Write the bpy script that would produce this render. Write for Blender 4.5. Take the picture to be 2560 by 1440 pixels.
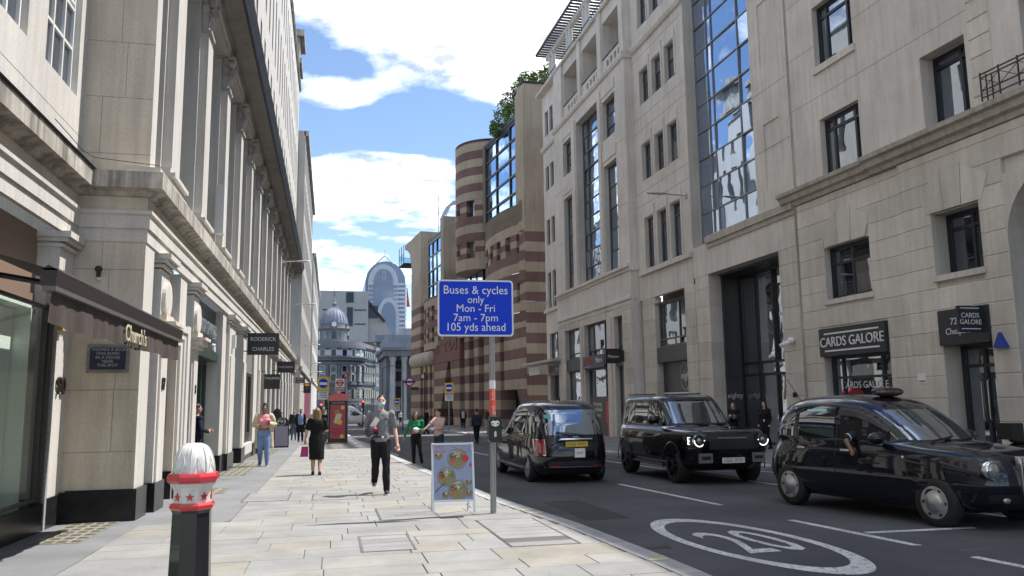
import bpy, bmesh, math, random
from mathutils import Matrix, Vector, noise as mnoise
for _o in list(bpy.data.objects): bpy.data.objects.remove(_o, do_unlink=True)
random.seed(7)
SC = bpy.context.scene
COL = SC.collection
R = math.radians
# ------------------------------------------------------------------ camera
EYE = 1.62
_f, _pi, _ro, _ya = 2019.3, .139827, -.013128, .220705
_F = Vector((math.sin(_ya)*math.cos(_pi), math.cos(_ya)*math.cos(_pi), math.sin(_pi)))
_Rr = Vector((math.cos(_ya), -math.sin(_ya), 0)); _U = _Rr.cross(_F)
_R2 = math.cos(_ro)*_Rr + math.sin(_ro)*_U
_U2 = -math.sin(_ro)*_Rr + math.cos(_ro)*_U
cam = bpy.data.cameras.new('camera'); camo = bpy.data.objects.new('camera', cam); COL.objects.link(camo)
camo.matrix_world = Matrix(((_R2.x, _U2.x, -_F.x, 0), (_R2.y, _U2.y, -_F.y, 0), (_R2.z, _U2.z, -_F.z, EYE), (0, 0, 0, 1)))
cam.sensor_width = 36; cam.lens = 36*_f/2560; cam.clip_end = 6000; cam.clip_start = .05
SC.camera = camo
# ------------------------------------------------------------------ sun, sky, exposure
SUN_EL, SUN_AZ = R(61), R(12)                       # azimuth measured from +X towards +Y
sdir = Vector((math.cos(SUN_EL)*math.cos(SUN_AZ), math.cos(SUN_EL)*math.sin(SUN_AZ), math.sin(SUN_EL)))
sl = bpy.data.lights.new('sun', 'SUN'); sl.energy = 2.75; sl.angle = R(.53); sl.color = (1, .97, .93)
so = bpy.data.objects.new('sun', sl); COL.objects.link(so)
so.rotation_euler = sdir.to_track_quat('Z', 'Y').to_euler(); so.location = (40, 10, 80)
SC.view_settings.view_transform = 'Standard'; SC.view_settings.look = 'None'
SC.view_settings.gamma = 1; SC.view_settings.use_curve_mapping = False
SC.view_settings.exposure = 1.45
W = bpy.data.worlds.new('World'); SC.world = W; W.use_nodes = True
W.cycles.sampling_method = 'MANUAL'; W.cycles.sample_map_resolution = 1024
def build_sky():
    nt = W.node_tree; N = nt.nodes; L = nt.links; N.clear()
    out = N.new('ShaderNodeOutputWorld'); bg = N.new('ShaderNodeBackground'); bg.inputs[1].default_value = .076
    sky = N.new('ShaderNodeTexSky'); sky.sky_type = 'NISHITA'; sky.sun_disc = False
    sky.sun_elevation = SUN_EL; sky.sun_rotation = math.atan2(sdir.x, sdir.y)
    sky.air_density = 1.0; sky.dust_density = .1; sky.ozone_density = 2.2
    tc = N.new('ShaderNodeTexCoord'); sep = N.new('ShaderNodeSeparateXYZ'); L.new(tc.outputs['Generated'], sep.inputs[0])
    zc = N.new('ShaderNodeMath'); zc.operation = 'MAXIMUM'; L.new(sep.outputs[2], zc.inputs[0]); zc.inputs[1].default_value = 0
    za = N.new('ShaderNodeMath'); za.operation = 'ADD'; L.new(zc.outputs[0], za.inputs[0]); za.inputs[1].default_value = .076
    dv = N.new('ShaderNodeCombineXYZ')
    for i in (0, 1):
        m = N.new('ShaderNodeMath'); m.operation = 'DIVIDE'; L.new(sep.outputs[i], m.inputs[0]); L.new(za.outputs[0], m.inputs[1]); L.new(m.outputs[0], dv.inputs[i])
    dv.inputs[2].default_value = 3.1
    n1 = N.new('ShaderNodeTexNoise'); n1.inputs['Scale'].default_value = 1.5; n1.inputs['Detail'].default_value = 9; n1.inputs['Roughness'].default_value = .52; n1.inputs['Distortion'].default_value = .25
    L.new(dv.outputs[0], n1.inputs['Vector'])
    n2 = N.new('ShaderNodeTexNoise'); n2.inputs['Scale'].default_value = 5.5; n2.inputs['Detail'].default_value = 8; n2.inputs['Roughness'].default_value = .62
    L.new(dv.outputs[0], n2.inputs['Vector'])
    acc = n1.outputs['Fac']
    mx = N.new('ShaderNodeMath'); mx.operation = 'MULTIPLY_ADD'; L.new(n2.outputs['Fac'], mx.inputs[0]); mx.inputs[1].default_value = .16; L.new(acc, mx.inputs[2]); acc = mx.outputs[0]
    # the large cumulus banks of this sky: pixel of the bank centre, radius in cloud-plane units, weight
    for px, py, r, w in CLOUDS:
        d = (_F + (px-1280)/_f*_R2 - (py-720)/_f*_U2).normalized(); k = 1/(max(d.z, 0)+.12)
        ds = N.new('ShaderNodeVectorMath'); ds.operation = 'DISTANCE'; L.new(dv.outputs[0], ds.inputs[0]); ds.inputs[1].default_value = (d.x*k, d.y*k, 3.1)
        mr = N.new('ShaderNodeMapRange'); mr.interpolation_type = 'SMOOTHSTEP'; L.new(ds.outputs['Value'], mr.inputs[0])
        mr.inputs[1].default_value = 0; mr.inputs[2].default_value = r; mr.inputs[3].default_value = w; mr.inputs[4].default_value = 0
        a = N.new('ShaderNodeMath'); a.operation = 'ADD'; L.new(acc, a.inputs[0]); L.new(mr.outputs[0], a.inputs[1]); acc = a.outputs[0]
    ramp = N.new('ShaderNodeValToRGB'); L.new(acc, ramp.inputs[0]); e = ramp.color_ramp.elements
    e[0].position = .56; e[0].color = (0, 0, 0, 1); e[1].position = .86; e[1].color = (1, 1, 1, 1)
    k = e.new(.68); k.color = (.5, .5, .5, 1)
    shade = N.new('ShaderNodeValToRGB'); L.new(n2.outputs['Fac'], shade.inputs[0]); s = shade.color_ramp.elements
    s[0].position = .36; s[0].color = (4.3, 4.6, 5.1, 1); s[1].position = .64; s[1].color = (21, 20.8, 20.4, 1)
    mix = N.new('ShaderNodeMix'); mix.data_type = 'RGBA'; L.new(ramp.outputs[0], mix.inputs[0]); L.new(sky.outputs[0], mix.inputs[6]); L.new(shade.outputs[0], mix.inputs[7])
    L.new(mix.outputs[2], bg.inputs[0]); L.new(bg.outputs[0], out.inputs[0])
CLOUDS = [(1150, 30, .8, .32), (900, 30, .45, .22), (1300, 220, .42, .22), (790, 310, .30, .26), (880, 345, .2, .16), (930, 515, .42, .28), (1060, 520, .3, .14),
          (1000, 350, .5, -.22), (830, 190, .3, -.15), (1090, 430, .4, -.18), (780, 440, .35, -.18), (900, 640, .6, -.08)]
build_sky()
SC.render.engine = 'CYCLES'
SC.cycles.max_bounces = 6; SC.cycles.diffuse_bounces = 4; SC.cycles.glossy_bounces = 3; SC.cycles.transparent_max_bounces = 6
SC.cycles.caustics_reflective = False; SC.cycles.caustics_refractive = False
# ------------------------------------------------------------------ helpers
def gz(Y): return -.010*(min(max(Y, 8), 220)-8)      # the street falls gently away from the camera
TS = bpy.data.scenes.new('scratch')
def baked(o):
    """mesh of an object with its modifiers, evaluated alone in a scratch scene"""
    if o.name in COL.objects: COL.objects.unlink(o)
    TS.collection.objects.link(o)
    with bpy.context.temp_override(scene=TS, view_layer=TS.view_layers[0]):
        dg = bpy.context.evaluated_depsgraph_get(); me = bpy.data.meshes.new_from_object(o.evaluated_get(dg))
    TS.collection.objects.unlink(o); return me
class MB:
    """collects geometry for one mesh; M is the current local frame"""
    def __init__(s, M=None): s.v = []; s.f = []; s.mi = []; s.sm = []; s.M = M; s.k = 0; s.s = False
    def add(s, vs, fs):
        b = len(s.v); flip = False
        if s.M is not None:
            vs = [s.M @ Vector(p) for p in vs]; flip = s.M.determinant() < 0
        s.v += [tuple(p) for p in vs]
        for f in fs:
            f = tuple(b+i for i in f); s.f.append(f[::-1] if flip else f); s.mi.append(s.k); s.sm.append(s.s)
        return s
    def box(s, x0, x1, y0, y1, z0, z1):
        x0, x1 = sorted((x0, x1)); y0, y1 = sorted((y0, y1)); z0, z1 = sorted((z0, z1))
        return s.add([(x0, y0, z0), (x1, y0, z0), (x1, y1, z0), (x0, y1, z0), (x0, y0, z1), (x1, y0, z1), (x1, y1, z1), (x0, y1, z1)],
                     [(3, 2, 1, 0), (4, 5, 6, 7), (0, 1, 5, 4), (1, 2, 6, 5), (2, 3, 7, 6), (3, 0, 4, 7)])
    def cbox(s, x0, x1, y0, y1, z0, z1, c):          # box chamfered on the +y face
        return s.add([(x0, y0, z0), (x1, y0, z0), (x1, y0, z1), (x0, y0, z1), (x0, y1-c, z0), (x1, y1-c, z0), (x1, y1-c, z1), (x0, y1-c, z1),
                      (x0+c, y1, z0+c), (x1-c, y1, z0+c), (x1-c, y1, z1-c), (x0+c, y1, z1-c)],
                     [(0, 1, 2, 3), (4, 5, 1, 0), (5, 6, 2, 1), (6, 7, 3, 2), (7, 4, 0, 3), (8, 9, 5, 4), (9, 10, 6, 5), (10, 11, 7, 6), (11, 8, 4, 7), (11, 10, 9, 8)])
    def prism(s, poly, a0, a1, axis=2):              # polygon extruded along an axis
        n = len(poly)
        def p(q, a): return (q[0], q[1], a) if axis == 2 else ((q[0], a, q[1]) if axis == 1 else (a, q[0], q[1]))
        vs = [p(q, a0) for q in poly]+[p(q, a1) for q in poly]
        return s.add(vs, [tuple(range(n))[::-1], tuple(range(n, 2*n))]+[(i, (i+1) % n, n+(i+1) % n, n+i) for i in range(n)])
    def lathe(s, prof, n=16, c=(0, 0, 0), ax=2, ph=0, cap=True):
        vs = []; fs = []
        for r, z in prof:
            for i in range(n):
                a = 2*math.pi*i/n+ph; u, w = r*math.cos(a), r*math.sin(a)
                q = (u, w, z) if ax == 2 else ((u, z, w) if ax == 1 else (z, u, w))
                vs.append((c[0]+q[0], c[1]+q[1], c[2]+q[2]))
        for j in range(len(prof)-1):
            for i in range(n): fs.append((j*n+i, j*n+(i+1) % n, (j+1)*n+(i+1) % n, (j+1)*n+i))
        if cap: fs += [tuple(range(n))[::-1], tuple(range((len(prof)-1)*n, len(prof)*n))]
        return s.add(vs, fs)
    def tube(s, pts, rs, n=8, cap=True):
        pts = [Vector(p) for p in pts]; m = len(pts)
        if not hasattr(rs, '__len__'): rs = [rs]*m
        vs = []; fs = []; up = Vector((0, 0, 1))
        for j, p in enumerate(pts):
            t = (pts[min(j+1, m-1)]-pts[max(j-1, 0)]).normalized()
            if abs(t.dot(up)) > .95: up = Vector((1, 0, 0)) if abs(t.x) < .9 else Vector((0, 1, 0))
            a = t.cross(up).normalized(); b = a.cross(t)
            for i in range(n):
                q = 2*math.pi*i/n; vs.append(tuple(p+rs[j]*(math.cos(q)*a+math.sin(q)*b)))
        for j in range(m-1):
            for i in range(n): fs.append((j*n+i, (j+1)*n+i, (j+1)*n+(i+1) % n, j*n+(i+1) % n))
        if cap: fs += [tuple(range(n)), tuple(range((m-1)*n, m*n))[::-1]]
        return s.add(vs, fs)
    def grid(s, fn, nu, nv):
        vs = [fn(i/nu, j/nv) for j in range(nv+1) for i in range(nu+1)]
        return s.add(vs, [(j*(nu+1)+i, j*(nu+1)+i+1, (j+1)*(nu+1)+i+1, (j+1)*(nu+1)+i) for j in range(nv) for i in range(nu)])
    def sphere(s, c, r, n=14, m=9):
        rx, ry, rz = r if hasattr(r, '__len__') else (r, r, r)
        return s.grid(lambda u, v: (c[0]+rx*math.sin(math.pi*v)*math.cos(2*math.pi*u), c[1]+ry*math.sin(math.pi*v)*math.sin(2*math.pi*u), c[2]-rz*math.cos(math.pi*v)), n, m)
    def wall(s, a0, a1, z0, z1, d, holes=(), depth=.3, ends=False):
        """wall sheet at y=d in frame (s,d,z) with rectangular openings and their reveals"""
        xs = sorted({a0, a1, *[min(max(h[i], a0), a1) for h in holes for i in (0, 1)]})
        zs = sorted({z0, z1, *[min(max(h[i], z0), z1) for h in holes for i in (2, 3)]})
        for i in range(len(xs)-1):
            for j in range(len(zs)-1):
                mx, mz = (xs[i]+xs[i+1])/2, (zs[j]+zs[j+1])/2
                if any(h[0] < mx < h[1] and h[2] < mz < h[3] for h in holes): continue
                s.add([(xs[i], d, zs[j]), (xs[i+1], d, zs[j]), (xs[i+1], d, zs[j+1]), (xs[i], d, zs[j+1])], [(3, 2, 1, 0)])
        for h in holes:
            e = h[4] if len(h) > 4 else depth
            x0, x1, y0, y1 = max(h[0], a0), min(h[1], a1), max(h[2], z0), min(h[3], z1)
            s.add([(x0, d, y0), (x1, d, y0), (x1, d, y1), (x0, d, y1), (x0, d-e, y0), (x1, d-e, y0), (x1, d-e, y1), (x0, d-e, y1)],
                  [(0, 1, 5, 4), (1, 2, 6, 5), (2, 3, 7, 6), (3, 0, 4, 7)])
        return s
    def mesh(s, name, mats, O=None):
        me = bpy.data.meshes.new(name)
        me.from_pydata([(p[0]-O[0], p[1]-O[1], p[2]-O[2]) for p in s.v] if O else s.v, [], s.f)
        for m in (mats if isinstance(mats, (list, tuple)) else [mats]): me.materials.append(m)
        if any(s.mi): me.polygons.foreach_set('material_index', s.mi)
        if any(s.sm): me.polygons.foreach_set('use_smooth', s.sm)
        me.update(); return me
    def build(s, name, mats, parent=None, O=None):
        o = bpy.data.objects.new(name, None if False else s.mesh(name, mats, O)); COL.objects.link(o)
        if O: o.location = O
        if parent is not None: attach(o, parent)
        return o
def attach(o, parent):
    o.parent = parent; o.matrix_parent_inverse = wmat(parent).inverted()
def wmat(o):
    m = Matrix.LocRotScale(o.location, o.rotation_euler, o.scale)
    return (wmat(o.parent) @ o.matrix_parent_inverse @ m) if o.parent else m
def tag(o, label=None, cat=None, group=None, kind=None):
    if label: o['label'] = label
    if cat: o['category'] = cat
    if group: o['group'] = group
    if kind: o['kind'] = kind
    return o
def thing(name, loc, label, cat, group=None, rz=0):
    o = bpy.data.objects.new(name, None); COL.objects.link(o); o.location = loc; o.rotation_euler = (0, 0, rz)
    o.empty_display_size = .3
    return tag(o, label, cat, group)
def frame(ox, oy, az, side):                         # (s along the facade, d out to the street, z)
    sd = (math.sin(az), math.cos(az)); dd = (side*math.cos(az), -side*math.sin(az))
    return Matrix(((sd[0], dd[0], 0, ox), (sd[1], dd[1], 0, oy), (0, 0, 1, 0), (0, 0, 0, 1)))
def local(o): return Matrix.LocRotScale(o.location, o.rotation_euler, None)
def inst(me, name, parent, loc, rot=(0, 0, 0), sc=(1, 1, 1)):
    o = bpy.data.objects.new(name, me); COL.objects.link(o); o.location = loc; o.rotation_euler = rot; o.scale = sc
    if parent is not None: attach(o, parent)
    return o
def text(body, size, m, parent, M, ext=.004, name='lettering', align='CENTER', sx=1, bold=0, sp=1):
    """flat letters: M maps x=reading direction, y=up, z=out of the surface"""
    cu = bpy.data.curves.new(name, 'FONT'); cu.body = body; cu.size = size; cu.align_x = align; cu.align_y = 'CENTER'; cu.extrude = ext; cu.offset = bold
    cu.resolution_u = 3; cu.space_character = sp; cu.space_line = .95
    t = bpy.data.objects.new(name+'_curve', cu)
    me = baked(t); bpy.data.objects.remove(t)
    me.transform(M @ Matrix.Diagonal((sx, 1, 1, 1))); me.materials.clear(); me.materials.append(m)
    o = bpy.data.objects.new(name, me); COL.objects.link(o)
    if parent is not None: attach(o, parent)
    return o
def basis(o, x, y):                                  # matrix from origin, x direction, y direction
    x = Vector(x).normalized(); y = Vector(y).normalized(); z = x.cross(y)
    return Matrix(((x.x, y.x, z.x, o[0]), (x.y, y.y, z.y, o[1]), (x.z, y.z, z.z, o[2]), (0, 0, 0, 1)))
# ------------------------------------------------------------------ materials
_mats = {}
def _nt(name):
    m = bpy.data.materials.new(name); m.use_nodes = True; nt = m.node_tree
    return m, nt, nt.nodes['Principled BSDF']
def mat(name, col, rough=.7, metal=0, coat=0, spec=.5, em=None, ems=0, alpha=None):
    if name in _mats: return _mats[name]
    m, nt, p = _nt(name)
    p.inputs['Base Color'].default_value = (*col, 1); p.inputs['Roughness'].default_value = rough; p.inputs['Metallic'].default_value = metal
    p.inputs['Coat Weight'].default_value = coat; p.inputs['Coat Roughness'].default_value = .03; p.inputs['Specular IOR Level'].default_value = spec
    if em: p.inputs['Emission Color'].default_value = (*em, 1); p.inputs['Emission Strength'].default_value = ems
    _mats[name] = m; return m
def stone(name, c1, c2, scale=1.2, rough=.85, bump=.25, streak=.25, fine=38, rnd=0, dist=.02, spots=0, gum=0, blot=0):
    """weathered mineral surface: broad tone drift, fine grain, rain streaks, optional per-piece tone"""
    if name in _mats: return _mats[name]
    m, nt, p = _nt(name); N = nt.nodes; L = nt.links
    g = N.new('ShaderNodeNewGeometry'); pos = g.outputs['Position']
    def noise(sc, det, vec=None, rg=.6):
        n = N.new('ShaderNodeTexNoise'); n.inputs['Scale'].default_value = sc; n.inputs['Detail'].default_value = det; n.inputs['Roughness'].default_value = rg
        L.new(vec or pos, n.inputs['Vector']); return n.outputs['Fac']
    mixc = N.new('ShaderNodeMix'); mixc.data_type = 'RGBA'; mixc.inputs[6].default_value = (*c1, 1); mixc.inputs[7].default_value = (*c2, 1)
    mr = N.new('ShaderNodeMapRange'); mr.inputs[1].default_value = .32; mr.inputs[2].default_value = .68; L.new(noise(scale, 6), mr.inputs[0]); L.new(mr.outputs[0], mixc.inputs[0])
    cur = mixc.outputs[2]
    def mul(val, lo, hi, a=0, b=1):
        nonlocal cur
        r = N.new('ShaderNodeMapRange'); r.inputs[1].default_value = a; r.inputs[2].default_value = b; r.inputs[3].default_value = lo; r.inputs[4].default_value = hi; L.new(val, r.inputs[0])
        v = N.new('ShaderNodeVectorMath'); v.operation = 'SCALE'; L.new(cur, v.inputs[0]); L.new(r.outputs[0], v.inputs['Scale']); cur = v.outputs[0]
    if streak:
        mp = N.new('ShaderNodeMapping'); mp.inputs['Scale'].default_value = (3.2, 3.2, .22); L.new(pos, mp.inputs[0])
        mul(noise(1.6, 7, mp.outputs[0], .65), 1-streak, 1.06, .34, .6)
    fn = noise(fine, 3); mul(fn, .9, 1.1, .3, .7)
    if spots: mul(noise(spots, 4, None, .6), .35, 1, .38, .45)
    if blot: mul(noise(blot, 7, None, .68), .84, 1.10, .3, .7)
    if gum:
        vo = N.new('ShaderNodeTexVoronoi'); vo.inputs['Scale'].default_value = gum; L.new(pos, vo.inputs['Vector']); mul(vo.outputs['Distance'], .66, 1, .05, .085)
    if rnd:
        oi = N.new('ShaderNodeObjectInfo'); mul(oi.outputs['Random'], 1-rnd, 1+rnd*.7)
    L.new(cur, p.inputs['Base Color']); p.inputs['Roughness'].default_value = rough; p.inputs['Specular IOR Level'].default_value = .3
    if bump:
        b = N.new('ShaderNodeBump'); b.inputs['Strength'].default_value = bump; b.inputs['Distance'].default_value = dist; L.new(fn, b.inputs['Height']); L.new(b.outputs[0], p.inputs['Normal'])
    _mats[name] = m; return m
def glass(name, tint=(.012, .014, .018), refl=(.72, .80, .90), fac=.5, wob=.0, ws=.9, rough=.015, blinds=False):
    """facade glass: a dark room behind a mirror coat, panes slightly wavy"""
    if name in _mats: return _mats[name]
    m, nt, p = _nt(name); N = nt.nodes; L = nt.links; N.remove(p)
    d = N.new('ShaderNodeBsdfDiffuse'); d.inputs[0].default_value = (*tint, 1); gl = N.new('ShaderNodeBsdfGlossy'); gl.inputs[0].default_value = (*refl, 1); gl.inputs['Roughness'].default_value = rough
    if blinds:
        oi = N.new('ShaderNodeObjectInfo'); cr = N.new('ShaderNodeValToRGB'); cr.color_ramp.interpolation = 'CONSTANT'; L.new(oi.outputs['Random'], cr.inputs[0])
        q = cr.color_ramp.elements; q[0].color = (*tint, 1); q[1].position = .62; q[1].color = (*[3.5*t for t in tint], 1); w = q.new(.84); w.color = (.17, .16, .14, 1); L.new(cr.outputs[0], d.inputs[0])
    lw = N.new('ShaderNodeLayerWeight'); lw.inputs[0].default_value = .5
    mr = N.new('ShaderNodeMapRange'); mr.inputs[3].default_value = fac; mr.inputs[4].default_value = min(1, fac+.45); L.new(lw.outputs['Facing'], mr.inputs[0])
    mx = N.new('ShaderNodeMixShader'); L.new(mr.outputs[0], mx.inputs[0]); L.new(d.outputs[0], mx.inputs[1]); L.new(gl.outputs[0], mx.inputs[2])
    if wob:
        g = N.new('ShaderNodeNewGeometry'); n = N.new('ShaderNodeTexNoise'); n.inputs['Scale'].default_value = ws; n.inputs['Detail'].default_value = 1.5; L.new(g.outputs['Position'], n.inputs['Vector'])
        b = N.new('ShaderNodeBump'); b.inputs['Strength'].default_value = 1; b.inputs['Distance'].default_value = wob; L.new(n.outputs['Fac'], b.inputs['Height']); L.new(b.outputs[0], gl.inputs['Normal'])
    L.new(mx.outputs[0], N['Material Output'].inputs[0]); _mats[name] = m; return m
def clear_glass(name, tint=(.93, .97, .95), fac=.12, wob=0):
    if name in _mats: return _mats[name]
    m, nt, p = _nt(name); N = nt.nodes; L = nt.links; N.remove(p)
    t = N.new('ShaderNodeBsdfTransparent'); t.inputs[0].default_value = (*tint, 1); gl = N.new('ShaderNodeBsdfGlossy'); gl.inputs['Roughness'].default_value = .01
    lw = N.new('ShaderNodeLayerWeight'); lw.inputs[0].default_value = .4
    mr = N.new('ShaderNodeMapRange'); mr.inputs[3].default_value = fac; mr.inputs[4].default_value = min(1, fac+.28); L.new(lw.outputs['Facing'], mr.inputs[0])
    mx = N.new('ShaderNodeMixShader'); L.new(mr.outputs[0], mx.inputs[0]); L.new(t.outputs[0], mx.inputs[1]); L.new(gl.outputs[0], mx.inputs[2])
    L.new(mx.outputs[0], N['Material Output'].inputs[0]); _mats[name] = m; return m
S_WARM = stone('cream_portland_stone', (.515, .486, .44), (.57, .543, .50), .7, streak=.10, bump=.15)
S_RET = stone('weathered_render', (.53, .465, .375), (.62, .555, .465), .6, streak=.14, bump=.15)
S_STAIN = stone('stained_cornice_stone', (.30, .275, .235), (.56, .52, .455), 1.7, streak=.62, bump=.2)
S_GREY = stone('grey_portland_stone', (.57, .522, .462), (.645, .597, .537), .5, streak=.12, bump=.18, blot=.35)
S_BLOCK = stone('ashlar_block_stone', (.545, .492, .422), (.63, .577, .505), .45, streak=.10, bump=.2, rnd=.10, blot=.5)
S_PINK = stone('pink_sandstone', (.150, .088, .080), (.195, .118, .105), .5, streak=.12, bump=.15, rnd=.06)
S_BUFF = stone('buff_sandstone', (.335, .27, .20), (.405, .335, .255), .5, streak=.14, bump=.15, rnd=.06)
S_CITY = stone('hazy_city_stone', (.155, .158, .172), (.245, .248, .26), .12, streak=.35, bump=.1, fine=6)  # blue-grey tint puts the distance haze into the stone colour
S_CONC = stone('pale_concrete', (.36, .36, .365), (.42, .42, .42), .08, streak=.15, bump=0, fine=3)
GRANITE = stone('black_granite', (.010, .010, .012), (.022, .022, .024), 5, rough=.25, bump=.03, streak=0, fine=160)
ASPHALT = stone('road_asphalt', (.060, .060, .066), (.098, .097, .101), .45, rough=.9, bump=.5, streak=0, fine=150, dist=.01, blot=.55, gum=3.0)
MASTIC = stone('mastic_asphalt', (.165, .165, .17), (.21, .21, .21), .8, rough=.9, bump=.2, streak=0, fine=90, gum=2.4, blot=.7)
SLAB = stone('yorkstone_slab', (.232, .226, .211), (.292, .284, .262), 1.1, rough=.9, bump=.25, streak=0, fine=60, rnd=.08, gum=3.6, blot=1.6)
SLABG = stone('grey_yorkstone_slab', (.222, .220, .213), (.278, .274, .264), 1.1, rough=.9, bump=.25, streak=0, fine=60, rnd=.08, gum=3.6, blot=1.6)
SLABB = stone('beige_yorkstone_slab', (.240, .224, .192), (.298, .28, .242), 1.1, rough=.9, bump=.25, streak=0, fine=60, rnd=.08, gum=3.6, blot=1.6)
KERB = stone('granite_kerb', (.30, .295, .29), (.42, .41, .40), 2, rough=.85, bump=.25, streak=0, fine=120, rnd=.10)
JOINT = stone('joint_mortar', (.135, .13, .12), (.20, .19, .175), 3, rough=.95, bump=.2, streak=0)
PAINT = stone('road_paint', (.50, .50, .49), (.68, .68, .665), 2.5, rough=.8, bump=.4, streak=0, fine=50, spots=22, blot=2.2)
BLACK = mat('black_metal', (.012, .012, .013), .4)
WHITEP = mat('white_paint', (.78, .78, .76), .5)
DARKG = glass('dark_window_glass', fac=.16, wob=.004, blinds=True)
FARG = glass('far_window_glass', tint=(.012, .014, .018), fac=.05)
MIRG = glass('mirror_window_glass', tint=(.02, .03, .04), fac=.30, wob=.006, ws=.8, blinds=True)
SKYG = glass('atrium_glass', tint=(.02, .035, .06), refl=(.62, .74, .92), fac=.62, wob=.012, ws=.5)
SHOPG = glass('shop_window_glass', fac=.28, wob=.003)
def window(parent, Mx, s0, s1, z0, z1, d, cols, rows, fm, gm, bar=.05, th=.06, tilt=.0, name='window', panes=True):
    """frame bars plus one object for every pane; cols and rows are fractions of the dividers"""
    b = MB(Mx); cs = [0, *cols, 1]; rs = [0, *rows, 1]
    X = [s0+(s1-s0)*c for c in cs]; Z = [z0+(z1-z0)*r for r in rs]
    for i, x in enumerate(X):
        w = bar if 0 < i < len(X)-1 else bar*1.3
        a = x if i == 0 else (x-w if i == len(X)-1 else x-w/2); b.box(a, a+w, d-th/2, d+th/2, z0, z1)
    for j, z in enumerate(Z):
        w = bar if 0 < j < len(Z)-1 else bar*1.3
        a = z if j == 0 else (z-w if j == len(Z)-1 else z-w/2)
        for i in range(len(X)-1): b.box(X[i]+bar*.5, X[i+1]-bar*.5, d-th/2+.004, d+th/2-.004, a, a+w)
    w = b.build(name, fm, parent)
    if panes:
        for i in range(len(X)-1):
            for j in range(len(Z)-1):
                t = random.uniform(-tilt, tilt); u = random.uniform(-tilt, tilt)
                MB(Mx).add([(X[i]+.01, d-.01+t, Z[j]+.01), (X[i+1]-.01, d-.01-t, Z[j]+.01), (X[i+1]-.01, d-.01-t+u, Z[j+1]-.01), (X[i]+.01, d-.01+t+u, Z[j+1]-.01)], [(3, 2, 1, 0)]).build('pane', gm, w)
    return w
# ------------------------------------------------------------------ ground, road, pavements
def lerp_line(pl, Y):
    if Y <= pl[0][0]: return pl[0][1]
    for (a, xa), (b, xb) in zip(pl, pl[1:]):
        if Y <= b: return xa+(xb-xa)*(Y-a)/(b-a)
    return pl[-1][1]
KL = [(-30, 4.0), (7.4, 3.50), (10.8, 3.36), (14.5, 2.97), (23, 2.53), (31.4, 2.16), (45, 1.6), (104, .3)]
KR = [(-30, 13.6), (5, 12.6), (15, 11.9), (19.6, 11.2), (28, 9.8), (50, 9.4), (100, 7.2)]
kl = lambda Y: lerp_line(KL, Y)
kr = lambda Y: lerp_line(KR, Y)
ys = [-300, -30, 8, 30, 60, 104, 150, 220, 3500]
b = MB()
for y0, y1 in zip(ys, ys[1:]):
    b.add([(-1800, y0, gz(y0)-.12), (1800, y0, gz(y0)-.12), (1800, y1, gz(y1)-.12), (-1800, y1, gz(y1)-.12)], [(0, 1, 2, 3)])
road = tag(b.build('road', ASPHALT), kind='structure')
def strip(name, xa, xb, y0, y1, dz, m, step=2.0, top=True, kind='structure'):
    b = MB(); n = max(1, int((y1-y0)/step)); Y = [y0+(y1-y0)*i/n for i in range(n+1)]
    for a, c in zip(Y, Y[1:]):
        p = [(xa(a), a, gz(a)+dz), (xb(a), a, gz(a)+dz), (xb(c), c, gz(c)+dz), (xa(c), c, gz(c)+dz)]
        q = [(x, y, z-.2) for x, y, z in p]
        b.add(p+q, [(0, 1, 2, 3), (1, 0, 4, 5), (2, 1, 5, 6), (3, 2, 6, 7), (0, 3, 7, 4)])
    o = b.build(name, m)
    if kind: tag(o, kind=kind)
    return o
pav = strip('pavement', lambda y: -9, lambda y: kl(y)-.28, -25, 104, -.014, JOINT)
pav2 = strip('far_pavement', lambda y: kr(y)+.28, lambda y: 26, -25, 104, -.004, MASTIC)
mast = strip('asphalt_footway', lambda y: -5, lambda y: -2.62 if y < 12.8 else -1.40, -6, 12.8, -.002, MASTIC)
mast2 = strip('asphalt_footway', lambda y: -5, lambda y: -1.40, 12.8, 104, -.002, MASTIC)
# paving slabs, one object each; the far ones are one mesh
def slab_mesh(name, m):
    b = MB(); c = .006
    b.add([(-.5, -.5, -.04), (.5, -.5, -.04), (.5, .5, -.04), (-.5, .5, -.04), (-.5, -.5, -c), (.5, -.5, -c), (.5, .5, -c), (-.5, .5, -c),
           (-.5+c, -.5+c, 0), (.5-c, -.5+c, 0), (.5-c, .5-c, 0), (-.5+c, .5-c, 0)],
          [(0, 1, 5, 4), (1, 2, 6, 5), (2, 3, 7, 6), (3, 0, 4, 7), (4, 5, 9, 8), (5, 6, 10, 9), (6, 7, 11, 10), (7, 4, 8, 11), (8, 9, 10, 11)])
    return b.mesh(name, m)
SM = [slab_mesh('paving_slab', m) for m in (SLAB, SLABG, SLABB)]
COVERS = [(-1.52, -.70, 15.3, 16.9), (-.30, .52, 15.1, 16.3), (.72, 1.6, 12.05, 13.5), (.36, .98, 9.42, 10.6), (2.02, 2.86, 9.25, 11.6)]
rs = random.Random(5); far = MB(); y = 4.2; cnt = 0
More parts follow.
